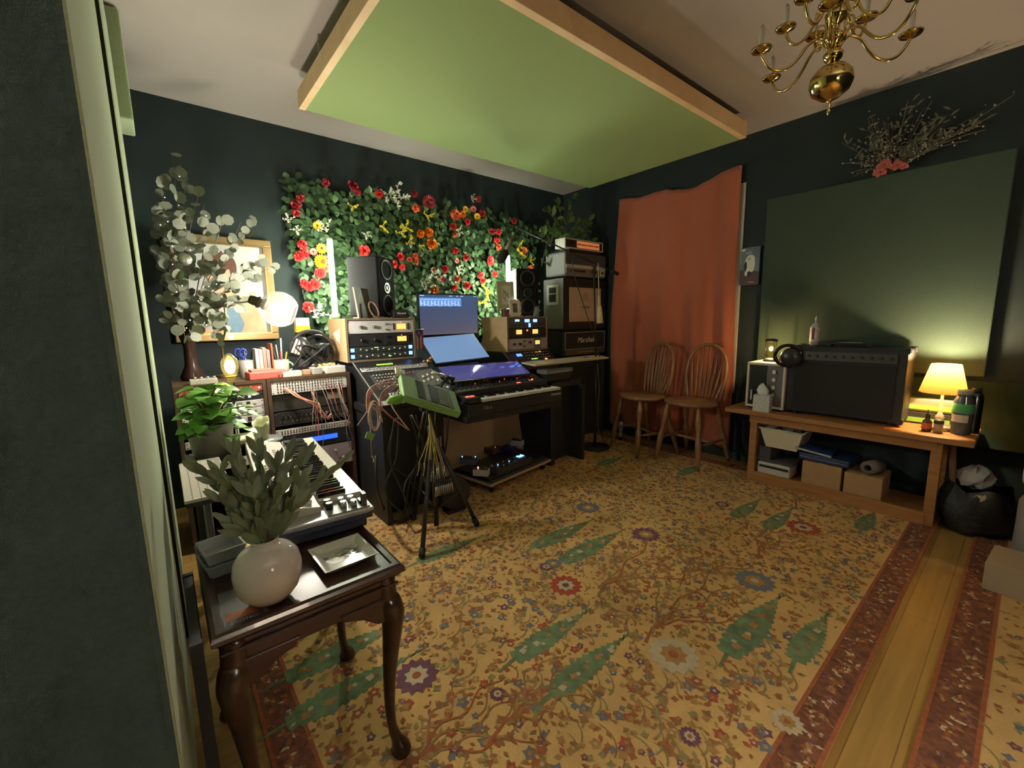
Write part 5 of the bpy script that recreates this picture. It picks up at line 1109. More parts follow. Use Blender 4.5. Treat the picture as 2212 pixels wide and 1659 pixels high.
q0, q1, q2 = at(907, 728, y=3.2), at(1034, 722, y=3.2), at(902, 633, y=3.2)
t, w, h = screen('computer_monitor', 'upper computer screen showing a row of blue blocks under a menu bar', q0, q1, q2, SC1)
g = MB(); rr = random.Random(8)
x0_ = -w/2+.012; g.bx(x0_, x0_+.40, -.0022, -.0016, h-.105, h-.035, 0)
for i in range(12):
    xx = x0_+.006+i*.0325
    g.bx(xx, xx+.012, -.003, -.0022, h-.100, h-.060, 1); g.bx(xx+.014, xx+.026, -.003, -.0022, h-.085-.01*(i % 3), h-.078-.01*(i % 3), 1); g.bx(xx+.004, xx+.028, -.003, -.0022, h-.052, h-.046, 1)
for xx, ww in ((x0_+.004, .04), (.0, .03), (.07, .02), (.11, .03), (.25, .01), (.27, .01)): g.bx(xx, xx+ww, -.003, -.0016, h-.022, h-.016, 1)
g.build('window_content', [M('ui_blue', (.1, .25, .6), .4, emit=(.10, .24, .58), es=1.1), M('ui_white', (.5, .6, .8), .4, emit=(.42, .58, .9), es=.9)], t)
q0, q1, q2 = at(941, 787, y=2.86), at(1060, 772, y=2.86), at(912, 729, y=3.10)
screen('tilted_touchscreen', 'tilted pale blue touch screen below the upper monitor', q0, q1, q2, M('touch_blue', (.05, .08, .12), .15, emit=(.155, .26, .46), es=1.0), bez=.008)
q0, q1, q2 = at(972, 826, y=2.66), at(1150, 808, y=2.66), at(938, 792, y=2.86)
screen('flat_touchscreen', 'glossy violet blue touch screen lying above the keyboard', q0, q1, q2, M('flat_screen', (.02, .02, .03), .06, emit=(.075, .07, .26), es=.8), bez=.012, th=.010)
t = thing('monitor_stand', 'black stand behind the two stacked screens', 'stand', (1.93, 3.30, .76)); MB().bx(-.14, .14, -.10, .10, 0, .012).build('foot', BLK, t); MB().bx(-.03, .03, .0, .03, .012, .64).build('post', BLK, t); MB().bx(-.05, .05, -.07, 0, .55, .65).build('mount', BLK, t)
# keyboard synth on the desk
t = thing('synthesizer', 'black synthesizer with red displays and a row of white keys on the desk front', 'synthesizer', (2.03, 2.40, .650))
SW = .455; OG = M('synth_body', (.018, .018, .02), .45)
MB().prism([(0, 0), (.40, 0), (.40, .20), (.17, .145), (.17, .095), (.0, .080)], -SW, SW, 'x').build('body', OG, t, bevel=.003)
th = math.atan2(.055, .23); Rm = Matrix.Rotation(th, 3, 'X')
MB().box((-SW+.06, .09, .108), (.10, .15, .035)).build('wheel_block', OG, t); MB().box((-SW+.045, .08, .127), (.03, .012, .006)).box((-SW+.085, .08, .127), (.03, .012, .006)).build('red_switch', LEDR, t)
kx0, kx1 = -SW+.12, SW-.012; nk = 29; kw = (kx1-kx0)/nk
k0 = MB().bx(-kw/2+.0007, kw/2-.0007, -.008, .150, 0, .020).build('white_key', WHITE, t, bevel=.0015); repeat(k0, t, [(kx0+kw*(i+.5), .012, .088) for i in range(nk)])
k1 = MB().bx(-.006, .006, 0, .095, 0, .014).build('black_key', GLOSSB, t); repeat(k1, t, [(kx0+kw*(i+1), .066, .106) for i in range(nk-1) if i % 7 not in (2, 6)])
def os2(x, u, h=0): return Vector((x, .17, .145)) + Rm @ Vector((0, u, h))
pn = MB().box(os2(0, .11, .002), (2*SW-.03, .21, .003), 0, Rm).build('control_panel', M('synth_panel', (.03, .034, .034), .4), t)
kk = MB().cyl((0, 0, 0), (0, 0, .014), .007, .006, n=10).build('knob', KNB, t, rot=(th, 0, 0)); L_ = [os2(-.41+.042*i, .05+.055*j, .003) for j in range(3) for i in range(20)]; kk.location = L_[0]
for q in L_[1:]: cp(kk, t, q)
for x, u in ((-.06, .18), (.16, .03), (.28, .17), (.31, .05), (.33, .06)): MB().box(os2(x, u, .004), (.035, .010, .004), 0, Rm).build('red_display', LEDR, t)
for x, u in ((-.2, .12), (.1, .14), (.22, .12), (.02, .1), (.36, .12)): MB().box(os2(x, u, .004), (.005, .005, .004), 0, Rm).build('red_light', LEDR, t)
text('OB-6', 'lettering', .034, M('letter_grey', (.35, .35, .35), .5), t, (-SW+.16, -.0015, .045), FRONT, 0)
text('Oberheim', 'lettering', .028, MATS['letter_white'], t, (SW-.07, -.0015, .060), FRONT, .0)
t = thing('keyboard_shelf', 'black sliding shelf under the desk synthesizer', 'shelf', (2.03, 2.42, .60)); MB().bx(-.46, .47, 0, .50, 0, .045).build('shelf_board', BLK, t)
for sx in (-1, 1): MB().bx(sx*.44-.01, sx*.44+.01, .44, .50, .045, .110).build('bracket', BLK, t)
# white phone handset and little lights on the desk right
t = thing('white_remote', 'small white remote on the desk right of the tilted screen', 'remote', tuple(at(1107, 782, z=.905)), math.radians(-35)); MB().bx(-.075, .075, -.018, .018, -.01, .01).build('shell', WHITE, t, bevel=.008)
t = thing('gold_ornament', 'small gold and copper ornament left of the tilted screen', 'ornament', tuple(at(926, 780, y=2.88)-Vector((0, 0, .02)))); MB().ball((0, 0, .02), .022, 12).ball((-.04, 0, .02), .012, 10).ball((.02, 0, .04), .016, 10).build('beads', M('copper_shiny', (.7, .35, .16), .2, 1), t)
# desk microphone and black headphones hooked at the desk front
t = thing('headphones', 'black headphones resting over the left corner of the desk synthesizer', 'headphones', tuple(at(962, 838, y=2.52)), rot=(.4, 0, .5))
MB().tube([(.075*math.cos(a), 0, .08*math.sin(a)) for a in [PI*k/16 for k in range(17)]], .012, 8).build('headband', GLOSSB, t)
for s_ in (-1, 1): cup(MB(), (s_*.07, 0, -.03), .042, .018, (s_, 0, 0)).build('ear_cup', BPL, t)
t = thing('desk_microphone', 'silver necked microphone lying across the console corner', 'microphone', tuple(at(948, 812, y=2.6)))
MB().tube([(-.05, .02, .03), (0, 0, .01), (.05, -.02, -.01)], [.018, .014, .012], 12).build('body', CHROME, t); MB().tube([(.05, -.02, -.01), (.10, -.04, -.03)], .016, 12).build('grip', BPL, t)
# ================================================================ cloth under the desk, dolly, pedals
t = thing('tan_cloth', 'tan cloth hanging under the desk behind the pedals', 'cloth', (2.28, 3.06, .0))
vs = []; NX, NZ = 70, 20
for j in range(NZ+1):
    for i in range(NX+1):
        u, w_ = i/NX, j/NZ; x = -.66+1.16*u; z = .62-.60*w_
        if u > .72: z -= .10*((u-.72)/.28)**.7*(1-w_)
        y = .018*math.sin(u*23+1.5*math.sin(u*7))*(.3+w_)+.02*math.sin(u*9+w_*3)
        vs.append((x+.02*math.sin(w_*4)*u, y-.05*w_, z))
MB().add(vs, [(j*(NX+1)+i, j*(NX+1)+i+1, (j+1)*(NX+1)+i+1, (j+1)*(NX+1)+i) for j in range(NZ) for i in range(NX)], 0, True).build('cloth', TANC, t, solid=.003)
DT = .105
c1, c2 = at(1060, 1045, z=DT), at(1190, 990, z=DT)
dang = math.atan2(c2.y-c1.y, c2.x-c1.x); t = thing('dolly', 'low carpeted dolly on casters under the pedals', 'dolly', (c1.x, c1.y, 0), dang)
DL = (c2-c1).length
MB().bx(0, DL, 0, .46, DT-.028, DT-.006).build('board', MATS['pine_edge'], t); MB().bx(0.002, DL-.002, -.001+.003, .458, DT-.006, DT).build('carpet', M('grey_carpet', (.085, .08, .075), .95, bump=.5, bscale=300), t)
for x in (.06, DL-.06):
    for y in (.05, .41):
        k = MB().cyl((x-.012, y, .037), (x+.012, y, .037), .025, n=16).build('caster', BPL, t); MB().bx(x-.018, x+.018, y-.018, y+.018, .055, .077).build('caster_bracket', STEEL, k)
def pedal(label, px, py, yd, w_, d_, h_, mat, rz=0, knb=2, leds=(), top=None, base=DT+.03, name='effects_pedal'):
    q = at(px, py, z=base+h_); t = thing(name, label, 'pedal', (q.x, q.y, base), dang+rz)
    MB().bx(-w_/2, w_/2, -d_/2, d_/2, 0, h_).build('case', mat, t, bevel=.003)
    if top: MB().bx(-w_/2+.004, w_/2-.004, -d_/2+.004, d_/2-.004, h_, h_+.0015).build('top_plate', top, t)
    for i in range(knb): MB().cyl(((i-(knb-1)/2)*w_/max(knb, 2), d_*.25, h_), ((i-(knb-1)/2)*w_/max(knb, 2), d_*.25, h_+.014), .007, .006, n=10).build('knob', KNB if mat is not BLK else KNS, t)
    MB().cyl((0, -d_*.28, h_), (0, -d_*.28, h_+.012), .006, n=10).build('footswitch', STEEL, t)
    for x, y, m_ in leds: MB().ball((x, y, h_+.004), .005, 8).build('indicator_light', m_, t)
    return t
q = at(1075, 1005, z=DT+.03)
t = thing('pedalboard', 'long black pedal board on the dolly', 'pedalboard', (c1.x, c1.y, DT), dang); MB().bx(.01, DL-.03, .03, .40, .012, .03).build('frame', BPL, t, bevel=.003)
for x in (.06, DL-.1): MB().bx(x, x+.03, .05, .38, 0, .012).build('foot', BLK, t)
pedal('white front pedal with a red light at the left end of the pedal board', 1040, 1012, 0, .075, .12, .05, WHITE, .5, 0, ((-.02, .02, LEDR), (.01, .03, LEDW)), M('ped_grey', (.10, .08, .09), .4))
pedal('grey pedal with blue lights behind the white front pedal', 1012, 988, 0, .075, .14, .05, M('ped_violet', (.16, .15, .24), .4), .5, 0, ((0, .055, LEDB), (.015, -.055, LEDB)), M('ped_dark', (.05, .05, .10), .3))
pedal('dark green pedal with a red light at the back left', 1005, 968, 0, .14, .11, .05, M('ped_green', (.035, .055, .05), .4), .1, 3, ((-.02, -.03, LEDR),))
pedal('brown pedal in the middle back of the pedal board', 1062, 965, 0, .13, .13, .05, M('ped_brown', (.10, .045, .035), .35), .1, 4, ((.0, -.04, M('led_warm', (1, .3, .1), .4, emit=(1, .3, .1), es=1)),))
pedal('dark blue pedal with a yellow sticker', 1098, 965, 0, .085, .13, .05, M('ped_navy', (.03, .03, .12), .35), .1, 2, (), None)
q = at(1100, 978, z=DT+.085)
pedal('white pedal at the back right of the pedal board', 1117, 950, 0, .07, .11, .05, WHITE, .3, 1, (), M('ped_maroon', (.14, .04, .03), .4), DT+.075)
t = thing('switcher', 'long black foot switcher with small blue lights along the pedal board front', 'pedal', tuple(at(1100, 1010, z=DT+.03)), dang)
MB().bx(-.20, .22, -.06, .07, 0, .05).build('case', M('switch_black', (.03, .035, .035), .3), t, bevel=.003)
k = MB().cyl((0, 0, .05), (0, 0, .062), .009, n=12).build('footswitch', STEEL, t); repeat(k, t, [(-.17+.065*i, y, 0) for y in (-.035, .03) for i in range(6)])
MB().bx(.13, .19, .0, .04, .0505, .054).build('blue_display', LEDB, t); k = MB().ball((0, 0, .053), .005, 8).build('indicator_light', LEDB, t); repeat(k, t, [(0, 0, 0), (-.12, .01, 0)])
# ================================================================ amplifier stack
SX0, SX1, SY0, SY1 = 3.235, 3.915, 3.10, 3.405
t = thing('speaker_cabinet', 'large black speaker cabinet on the floor at the base of the amplifier stack', 'speaker cabinet', ((SX0+SX1)/2+.01, SY0, .012), 0); w = (SX1-SX0)/2+.01
MB().bx(-w, w, 0, .36, .0, .885).build('cabinet', TOLEX, t, bevel=.012); MB().bx(-w+.03, w-.03, -.004, 0, .03, .855).build('grille', MATS['grille_cloth'], t); MB().bx(-w-.002, -w, .12, .24, .45, .56).build('side_handle', BPL, t)
for sx in (-1, 1):
    for z in (.02, .865): MB().box((sx*(w-.015), .015, z), (.045, .045, .045)).build('corner_guard', MATS['guard'], t, bevel=.01)
t = thing('amplifier_head', 'black amplifier head with white script lettering in the middle of the stack', 'amplifier', ((SX0+SX1)/2, SY0, .902)); w = (SX1-SX0)/2+.01
f = MB().bx(-.02, .02, -.02, .02, 0, .012).build('foot', BLK, t); repeat(f, t, [(sx*.28, y, 0) for sx in (-1, 1) for y in (.04, .24)])
MB().bx(-w, w, 0, .30, .012, .285).build('cabinet', TOLEX, t, bevel=.012)
MB().bx(-w+.03, w-.03, -.003, 0, .085, .262).build('grille', M('head_grille', (.02, .018, .018), .8), t); MB().frame(-w+.028, w-.028, .083, .264, .005, -.005, 0).build('piping', M('piping_white', (.55, .52, .48), .5), t)
MB().bx(-w+.03, w-.03, -.003, 0, .025, .075).build('control_panel', M('gold_panel', (.14, .09, .045), .4, .3), t)
k = MB().cyl((0, 0, 0), (0, -.014, 0), .007, .006, n=10).build('knob', M('knob_gold', (.45, .38, .28), .4), t); repeat(k, t, [(-.12+.034*i, -.003, .05) for i in range(8)])
text('Marshall', 'lettering', .082, M('letter_bright', (.8, .8, .78), .5), t, (.0, -.005, .178), FRONT, .35)
t = thing('guitar_cabinet', 'grey sided speaker cabinet with tan grille cloth on the amplifier head', 'speaker cabinet', ((SX0+SX1)/2-.002, SY0, 1.188)); w = (SX1-SX0)/2
for sx in (-1, 1):
    for y in (.05, .25): MB().cyl((sx*.28, y, 0), (sx*.28, y, .012), .02, n=10).build('foot', BLK, t)
MB().bx(-w, w, .006, .30, .012, .535).build('cabinet', M('cab_grey_black', (.20, .20, .21), .5, bump=.3, bscale=400), t, bevel=.012)
MB().bx(-w+.085, w-.085, .0, .006, .09, .445).build('grille', M('tan_grille', (.60, .44, .31), .85, noise=.08, nscale=90, bump=.3, bscale=500), t)
MB().bx(-w, w, .001, .0065, .445, .535).bx(-w, w, .001, .0065, .012, .09).bx(-w, -w+.085, .001, .0065, .09, .445).bx(w-.085, w, .001, .0065, .09, .445).build('baffle', M('baffle_black', (.014, .014, .016), .5), t)
hx = -w-.004
hm = MB(); y0_, y1_, z0_, z1_ = .07, .245, .27, .475
for a, b, c, d in ((y0_, y1_, z0_, z0_+.028), (y0_, y1_, z1_-.028, z1_), (y0_, y0_+.035, z0_+.028, z1_-.028), (y1_-.035, y1_, z0_+.028, z1_-.028)): hm.bx(hx, -w, a, b, c, d)
hm.bx(hx, -w+.001, y0_+.035, y1_-.035, .378, .388); hm.build('handle_plate', M('handle_white', (.62, .62, .62), .4), t, bevel=.001); MB().bx(-w-.001, -w+.0, y0_+.035, y1_-.035, z0_+.028, z1_-.028).build('handle_recess', BLK, t)
text('orange', 'lettering', .044, M('letter_dark', (.10, .04, .02), .5), t, (.0, -.0045, .245), FRONT, 0, sx=1.1); MB().bx(-.075, .075, -.0030, .0, .222, .265).build('name_plate', M('plate_pale', (.55, .45, .38), .5), t)
g = MB(); g.tube([(-.038, -.001, .325), (-.034, -.001, .36), (-.018, -.001, .385), (0, -.001, .395), (.018, -.001, .385), (.034, -.001, .36), (.038, -.001, .325), (0, -.001, .312), (-.038, -.001, .325)], .0022, 5); g.tube([(-.018, -.001, .325), (-.012, -.001, .355), (.012, -.001, .355), (.018, -.001, .325)], .0022, 5); g.ball((0, -.001, .365), .007, 8)
g.build('crest', M('crest_brown', (.22, .13, .09), .5), t)
t = thing('amplifier_head', 'grey amplifier head with white strip and dark knobs on top of the tan cabinet', 'amplifier', ((SX0+SX1)/2+.01, SY0, 1.725)); w = (SX1-SX0)/2-.01
for sx in (-1, 1):
    for y in (.05, .24): MB().cyl((sx*.25, y, 0), (sx*.25, y, .022), .018, n=10).build('foot', BLK, t)
MB().bx(-w, w, 0.004, .29, .022, .265).build('cabinet', MATS['cab_grey_black'], t, bevel=.02)
MB().bx(-w+.012, w-.012, 0, .004, .145, .25).build('grille', M('grey_grille', (.07, .07, .075), .8), t); MB().bx(-w+.015, w-.015, -.002, .004, .105, .138).build('white_strip', M('strip_white', (.60, .56, .54), .4), t)
MB().bx(-w+.015, w-.015, -.002, .004, .05, .103).build('control_panel', M('panel_mauve', (.20, .17, .18), .4), t); knobs(t, [(-.24+.034*i, -.002, .076) for i in range(7)]+[(.08+.03*i, -.002, .076) for i in range(3)], .010, .014, KNB)
k = MB().bx(.22, .29, -.004, 0, .04, .11).build('switch_plate', WHITE, t); MB().bx(.24, .27, -.009, -.004, .06, .085).build('switch', BPL, k)
t = thing('record_player', 'black slab on top of the grey amplifier head', 'amplifier', ((SX0+SX1)/2-.01, SY0+.01, 1.99), 0); t['category'] = 'tray'; t.name = 'black_tray'; MB().bx(-.24, .27, 0, .27, 0, .03).build('tray', BLK, t, bevel=.006)
t = thing('hifi_tuner', 'white hifi unit with glowing orange window at the top of the amplifier stack', 'tuner', (3.55, SY0, 2.021)); w = .30
MB().bx(-w, w, .004, .14, 0, .10).build('case', M('hifi_white', (.66, .62, .58), .4), t, bevel=.004); MB().frame(-w, w, 0, .10, .012, -.004, .004).build('front_frame', MATS['hifi_white'], t); MB().bx(-w+.012, w-.012, 0, .004, .012, .088).build('fascia', BPL, t)
MB().bx(-.12, .24, -.002, 0, .016, .084).build('display', M('tuner_orange', (.8, .3, .12), .4, emit=(1, .30, .10), es=.35), t)
g = MB(); rr = random.Random(5)
for i in range(34): h_ = rr.uniform(.006, .020); g.bx(-.11+.010*i, -.104+.010*i, -.0032, -.002, .048-h_*.4, .050+h_*.5)
g.build('scale_marks', BPL, t); knobs(t, [(-.20, 0, .03), (-.20, 0, .065), (-.16, 0, .05)], .010, .012, KNB)
# broad leaved plant on top
t = thing('leafy_plant', 'broad leaved green plant behind the white hifi on top of the stack', 'plant', (3.46, 3.312, 2.021))
MB().lathe([(.001, -.0), (.045, 0), (.058, .11), (.052, .11), (.042, .01), (.001, .01)], n=20).build('pot', M('pot_white', (.40, .42, .40), .4), t)
rr = random.Random(14); g = MB(); lf = MB(); O_ = Vector((3.46, 3.312, 2.021))
for px, py, yy in ((1238, 425, 3.4), (1205, 440, 3.4), (1180, 455, 3.35), (1170, 490, 3.35), (1165, 515, 3.3), (1200, 490, 3.25), (1230, 475, 3.3), (1262, 480, 3.35), (1290, 480, 3.35), (1300, 505, 3.4), (1270, 515, 3.2), (1215, 510, 3.2), (1190, 530, 3.25), (1170, 575, 3.35), (1250, 500, 3.25), (1280, 520, 3.2)):
    e = at(px, py, y=yy)-O_; b = Vector((0, 0, .10)); mid = b.lerp(e, .55)+Vector((0, 0, .06 if e.z > .1 else .25)); pts = [Vector((min(p.x, .43), min(p.y, .45), p.z)) for p in smooth([b, mid, e], 6)]; g.tube(pts, .004, 5)
    for k in range(5, 13):
        a = rr.uniform(0, 2*PI); L0 = rr.uniform(.06, .115)
        lf.leaf(pts[k], (math.cos(a), rr.uniform(-.9, .1), math.sin(a)*.7+.1), (rr.uniform(-.5, .5), -1, rr.uniform(0, .9)), L0, L0*.5, .15, .25)
g.build('stems', STEM, t); lf.build('leaves', M('magnolia_leaf', (.15, .25, .09), .45, noise=.25, nscale=8), t)
# ================================================================ microphone boom, tray, whisk
MY = 2.72; bp = at(1285, 960, y=MY)
t = thing('boom_stand', 'black microphone boom stand in front of the amplifier stack', 'microphone stand', (bp.x, MY, .012)); hz = at(1283, 580, y=MY)
MB().lathe([(.001, 0), (.15, 0), (.15, .015), (.03, .022), (.001, .022)], n=32).build('base', BPL, t); MB().tube([(0, 0, .02), (0, 0, .9)], .013, 10).tube([(0, 0, .9), (hz.x-bp.x, 0, hz.z-.012)], .009, 10).build('pole', M('pole_dark', (.045, .045, .05), .3, .7), t)
MB().ball((hz.x-bp.x, 0, hz.z-.012), .022, 10).build('clutch', BPL, t)
a = at(1335, 592, y=MY)-Vector((bp.x, MY, .012)); b = at(1118, 492, y=3.0)-Vector((bp.x, MY, .012)); MB().tube([a, b], .007, 8).build('boom_arm', MATS['pole_dark'], t); MB().tube([a, a.lerp(b, .08)], .018, 12).build('counterweight', BPL, t)
m0, m1 = at(1108, 513, y=3.0)-Vector((bp.x, MY, .012)), at(1092, 543, y=3.0)-Vector((bp.x, MY, .012)); md = (m1-m0).normalized()
mi = thing('microphone', 'grey bodied microphone with black foam hanging from the boom over the loudspeaker', 'microphone', Vector((bp.x, MY, .012))+m0)
MB().tube([(0, 0, 0), m1-m0], .022, 16).build('body', M('mic_grey', (.30, .26, .23), .35, .6), mi); MB().tube([m1-m0, (m1-m0)+md*.02, (m1-m0)+md*.07, (m1-m0)+md*.11, (m1-m0)+md*.125], [.03, .038, .04, .033, .012], 16).build('foam', M('foam_black', (.012, .012, .014), .9), mi); MB().tube([b-m0, (0, 0, 0)], .006, 8).build('clip', BPL, mi)
MB().tube(smooth([a.lerp(b, .3), a.lerp(b, .5)-Vector((0, .02, .12)), (.03, -.03, .9), (.035, -.02, .5), (.03, -.03, .25), (.09, -.06, .02)], 8), .004, 6).build('cable', CBK, t)
MB().tube(smooth([(.015, -.01, .85), (.03, -.02, .6), (.015, -.02, .4), (.03, -.03, .15), (.09, -.12, .02)], 8), .003, 6).build('cable', M('cable_light', (.28, .28, .28), .5), t)
TZ = .935
tr = [at(1125, 768, z=TZ), at(1148, 788, z=TZ), at(1300, 781, z=TZ), at(1280, 764, z=TZ)]
t = thing('cream_tray', 'flat cream board held on the boom stand in front of the stack', 'tray', (bp.x, MY-.03, TZ), rot=(.10, 0, 0)); T0 = Vector((bp.x, MY-.03, TZ))
x0_, x1_ = min(tr[0].x, tr[1].x)-T0.x, tr[2].x-T0.x
MB().prism([(x0_+.03, .10), (x0_+.05, -.06), (.085, -.06), (.085, .10)], -.014, 0, 'z').build('board', M('tray_cream', (.66, .58, .42), .6), t, bevel=.002)
g = MB(); g.bx(-.19, -.188, -.055, .095, 0, .0006); g.bx(-.11, -.108, -.055, .095, 0, .0006); g.bx(-.03, -.028, -.055, .095, 0, .0006); g.bx(-.175, -.12, .01, .03, 0, .0008)
for i in range(4): g.bx(-.17+.012*i, -.163+.012*i, .012, .045, 0, .001)
g.build('inlay', M('inlay_olive', (.16, .14, .08), .5), t); MB().cyl((0, .03, -.05), (0, .03, -.014), .022, n=14).build('clamp', BPL, t)
wt = at(1292, 575, y=MY-.03); wb = at(1296, 698, y=MY-.03)
t = thing('whisk_broom', 'pale straw whisk brush hanging from the boom stand', 'brush', wt); d = wb-wt
MB().tube([(0, 0, 0), d*.60], .004, 8).build('cord', M('cord_straw', (.60, .52, .36), .7), t)
MB().tube([d*.50, d*.58, d*.66, d*.70], [.008, .013, .014, .020], 14).build('handle', M('straw_dark', (.55, .43, .22), .7), t); MB().tube([d*.70, d*1.0], [.021, .033], 20).build('bristles', M('straw', (.66, .56, .32), .8, noise=.2, nscale=120), t)
MB().tube([(.0, 0, 0), (-.012, 0, .01), (0, 0, .03), (.014, 0, .01), (.004, 0, -.01)], .002, 5).build('loop', WHITE, t)
# dark gear under the desk right
t = thing('equipment_case', 'dark grey case on the floor between desk and amplifier stack', 'case', (3.08, 2.92, .012)); MB().bx(-.11, .11, 0, .40, 0, .52).build('shell', M('case_grey_dark', (.045, .043, .042), .5), t, bevel=.01); MB().bx(-.05, .05, -.012, 0, .34, .38).build('handle', BPL, t)
for x, z in ((-.08, .1), (.07, .12), (-.08, .42), (.07, .44)): MB().bx(x-.008, x+.008, -.006, 0, z, z+.05).build('latch', CHROME, t)
t = thing('sound_module', 'small grey module with pale buttons below the cream tray', 'sound module', tuple(at(1205, 800, y=2.62)-Vector((.0, 0, .02)))); MB().bx(-.16, .16, -.03, .10, 0, .035).build('case', M('module_grey', (.16, .18, .19), .4), t, bevel=.003)
k = MB().bx(-.004, .004, -.002, 0, .010, .018).build('button', KNW, t); repeat(k, t, [(-.13+.024*i, -.03, 0) for i in range(11)]); 
MB().bx(-.15, .15, -.01, .08, -.06, 0).build('bracket', BLK, t)
# pedal steel stand: bottle like thing by the curtain
q = at(1340, 900, y=2.85)
t = thing('spray_can', 'slim dark can with a white label behind the chair by the curtain', 'can', (3.72, 2.72, .012)); MB().lathe([(.001, 0), (.022, 0), (.022, .25), (.012, .27), (.012, .30), (.001, .30)], n=16).build('can', BPL, t); MB().lathe([(.0224, .03), (.0224, .20)], n=16).build('label_sleeve', M('can_label', (.4, .4, .4), .5, noise=.7, nscale=30), t)
# ================================================================ cable stand with green taped pad
f0, f1, f2 = at(911, 1204, z=.02), at(1031, 1134, z=.02), at(893, 1120, z=.02)
c = at(943, 1138, z=.02)
t = thing('tripod_stand', 'black tripod stand hung with cables in front of the console', 'stand', (c.x, c.y, .012)); ap = Vector((0, 0, .62))
for f in (f0, f1, f2):
    q = f-Vector((c.x, c.y, .012)); l = MB().tube([ap, q], .0135, 10).build('leg', BPL, t); MB().tube([q+(ap-q).normalized()*.05, q], .018, 10).build('rubber_foot', BLK, l)
    MB().tube([ap.lerp(q, .62), (0, 0, .12)], .005, 6).build('brace', BPL, t)
top = at(930, 870, y=c.y)-Vector((c.x, c.y, .012))
MB().tube([(0, 0, .02), (0, 0, .66)], .017, 12).tube([(0, 0, .66), (top.x*.6, 0, top.z-.02)], .013, 10).build('pole', BPL, t); MB().lathe([(.017, .58), (.03, .59), (.03, .66), (.017, .67)], n=14).build('collar', BLK, t)
MB().bx(top.x*.6-.07, top.x*.6+.07, -.02, .02, top.z-.04, top.z-.015).build('mount_plate', BPL, t)
# green taped pad
A_, B_, D_ = at(873, 854, y=2.05), at(998, 893, y=2.0), at(899, 822, y=2.20)
X_ = (B_-A_); w = X_.length; X_.normalize(); Yv = (D_-A_); hh = Yv.length; Yv = (Yv-X_*Yv.dot(X_)).normalized(); Zv = X_.cross(Yv); R = Matrix((X_, Yv, Zv)).transposed()
t = thing('sampler_pad', 'sampler edged in green tape tilted on the tripod stand', 'sampler', A_, rot=R.to_euler())
GT = M('green_tape', (.20, .40, .11), .6, noise=.06, nscale=20)
MB().bx(0, w, 0, hh, -.045, -.003).build('body', GT, t, bevel=.012); MB().bx(0.004, w-.004, .004, hh-.004, -.003, 0).build('tape_frame', M('green_tape_pale', (.24, .40, .20), .6), t)
MB().bx(.085, w-.045, .018, hh-.018, 0, .002).build('panel', M('pad_panel', (.07, .085, .075), .4), t)
MB().bx(.09, .13, .022, hh-.022, .002, .004).build('screen_left', M('pad_dark', (.02, .022, .025), .2), t); MB().bx(.165, .205, .022, hh-.022, .002, .004).build('screen_right', MATS['pad_dark'], t); MB().bx(.135, .160, .022, hh-.022, .002, .003).build('strip', M('pad_strip', (.10, .11, .12), .4), t)
k = MB().bx(-.0055, .0055, -.005, .005, 0, .004).build('button', M('pad_button', (.16, .18, .15), .5), t); bl = [(.222+.0135*i, .028+.0125*j, .002) for i in range(int((w-.045-.23)/.0135)) for j in range(int((hh-.05)/.0125))][:98]; repeat(k, t, bl)
g = MB(); g.tube([(0, .02, -.02), (-.05, .0, -.05), (-.045, .03, -.08), (.0, .06, -.09), (.03, .05, -.06)], [.012, .02, .016, .018, .01], 8); g.build('loose_tape', M('green_tape_bright', (.22, .50, .08), .6), t)
for i, x in enumerate((-.02, .01)): MB().bx(x-.012, x+.012, hh-.03+.02*i, hh+.03, .0, .012).build('adapter', WHITE if i else CREAM, t)
# hanging cables: yellow bundle on the tripod
TS = Vector((c.x+.02, c.y-.05, 0)); h0 = at(926, 890, y=TS.y)
rr = random.Random(2); t = thing('hanging_cables', 'bundle of yellow cables with silver plugs hanging from the tripod stand', 'cables', h0)
MB().bx(-.012, .012, -.004, .03, -.01, .01).build('hook', BPL, t)
for i in range(9):
    e = at(912+6.2*i+rr.uniform(-2, 2) if i else 905, 1010+rr.uniform(-12, 16) if i > 1 else 1000, y=TS.y+rr.uniform(-.03, .02))-h0
    pts = smooth([(0, 0, 0), (e.x*.35+.01*rr.uniform(-1, 1), -.02, e.z*.45), e], 6); k = MB().tube(pts, .0028, 6).build('cable', CYE if i < 7 else CPL, t)
    MB().tube([e, e-Vector((0, 0, .035))], [.004, .005], 8).tube([e-Vector((0, 0, .035)), e-Vector((-.004*(i-4), 0, .075))], .0028, 6).build('plug', CHROME, k)
t = thing('hanging_cables', 'cluster of clear grey cable ends bunched at the foot of the yellow bundle', 'cables', at(955, 1030, y=TS.y+.02))
for i in range(10):
    x = -.045+.011*i; k = MB().tube([(x*.4, 0, .10), (x, 0, .01), (x*1.1, -.01, -.05)], .003, 6).build('cable', CGY, t); MB().tube([(x*1.1, -.01, -.05), (x*1.25, -.012, -.11)], [.006, .005], 8).build('plug', STEEL, k)
MB().tube([(-.055, -.008, -.02), (.06, -.008, -.01)], .008, 8).build('cable_tie', BLK, t); MB().tube([(0, 0, .10), (0, 0, .26)], .006, 6).build('hook', CGY, t)
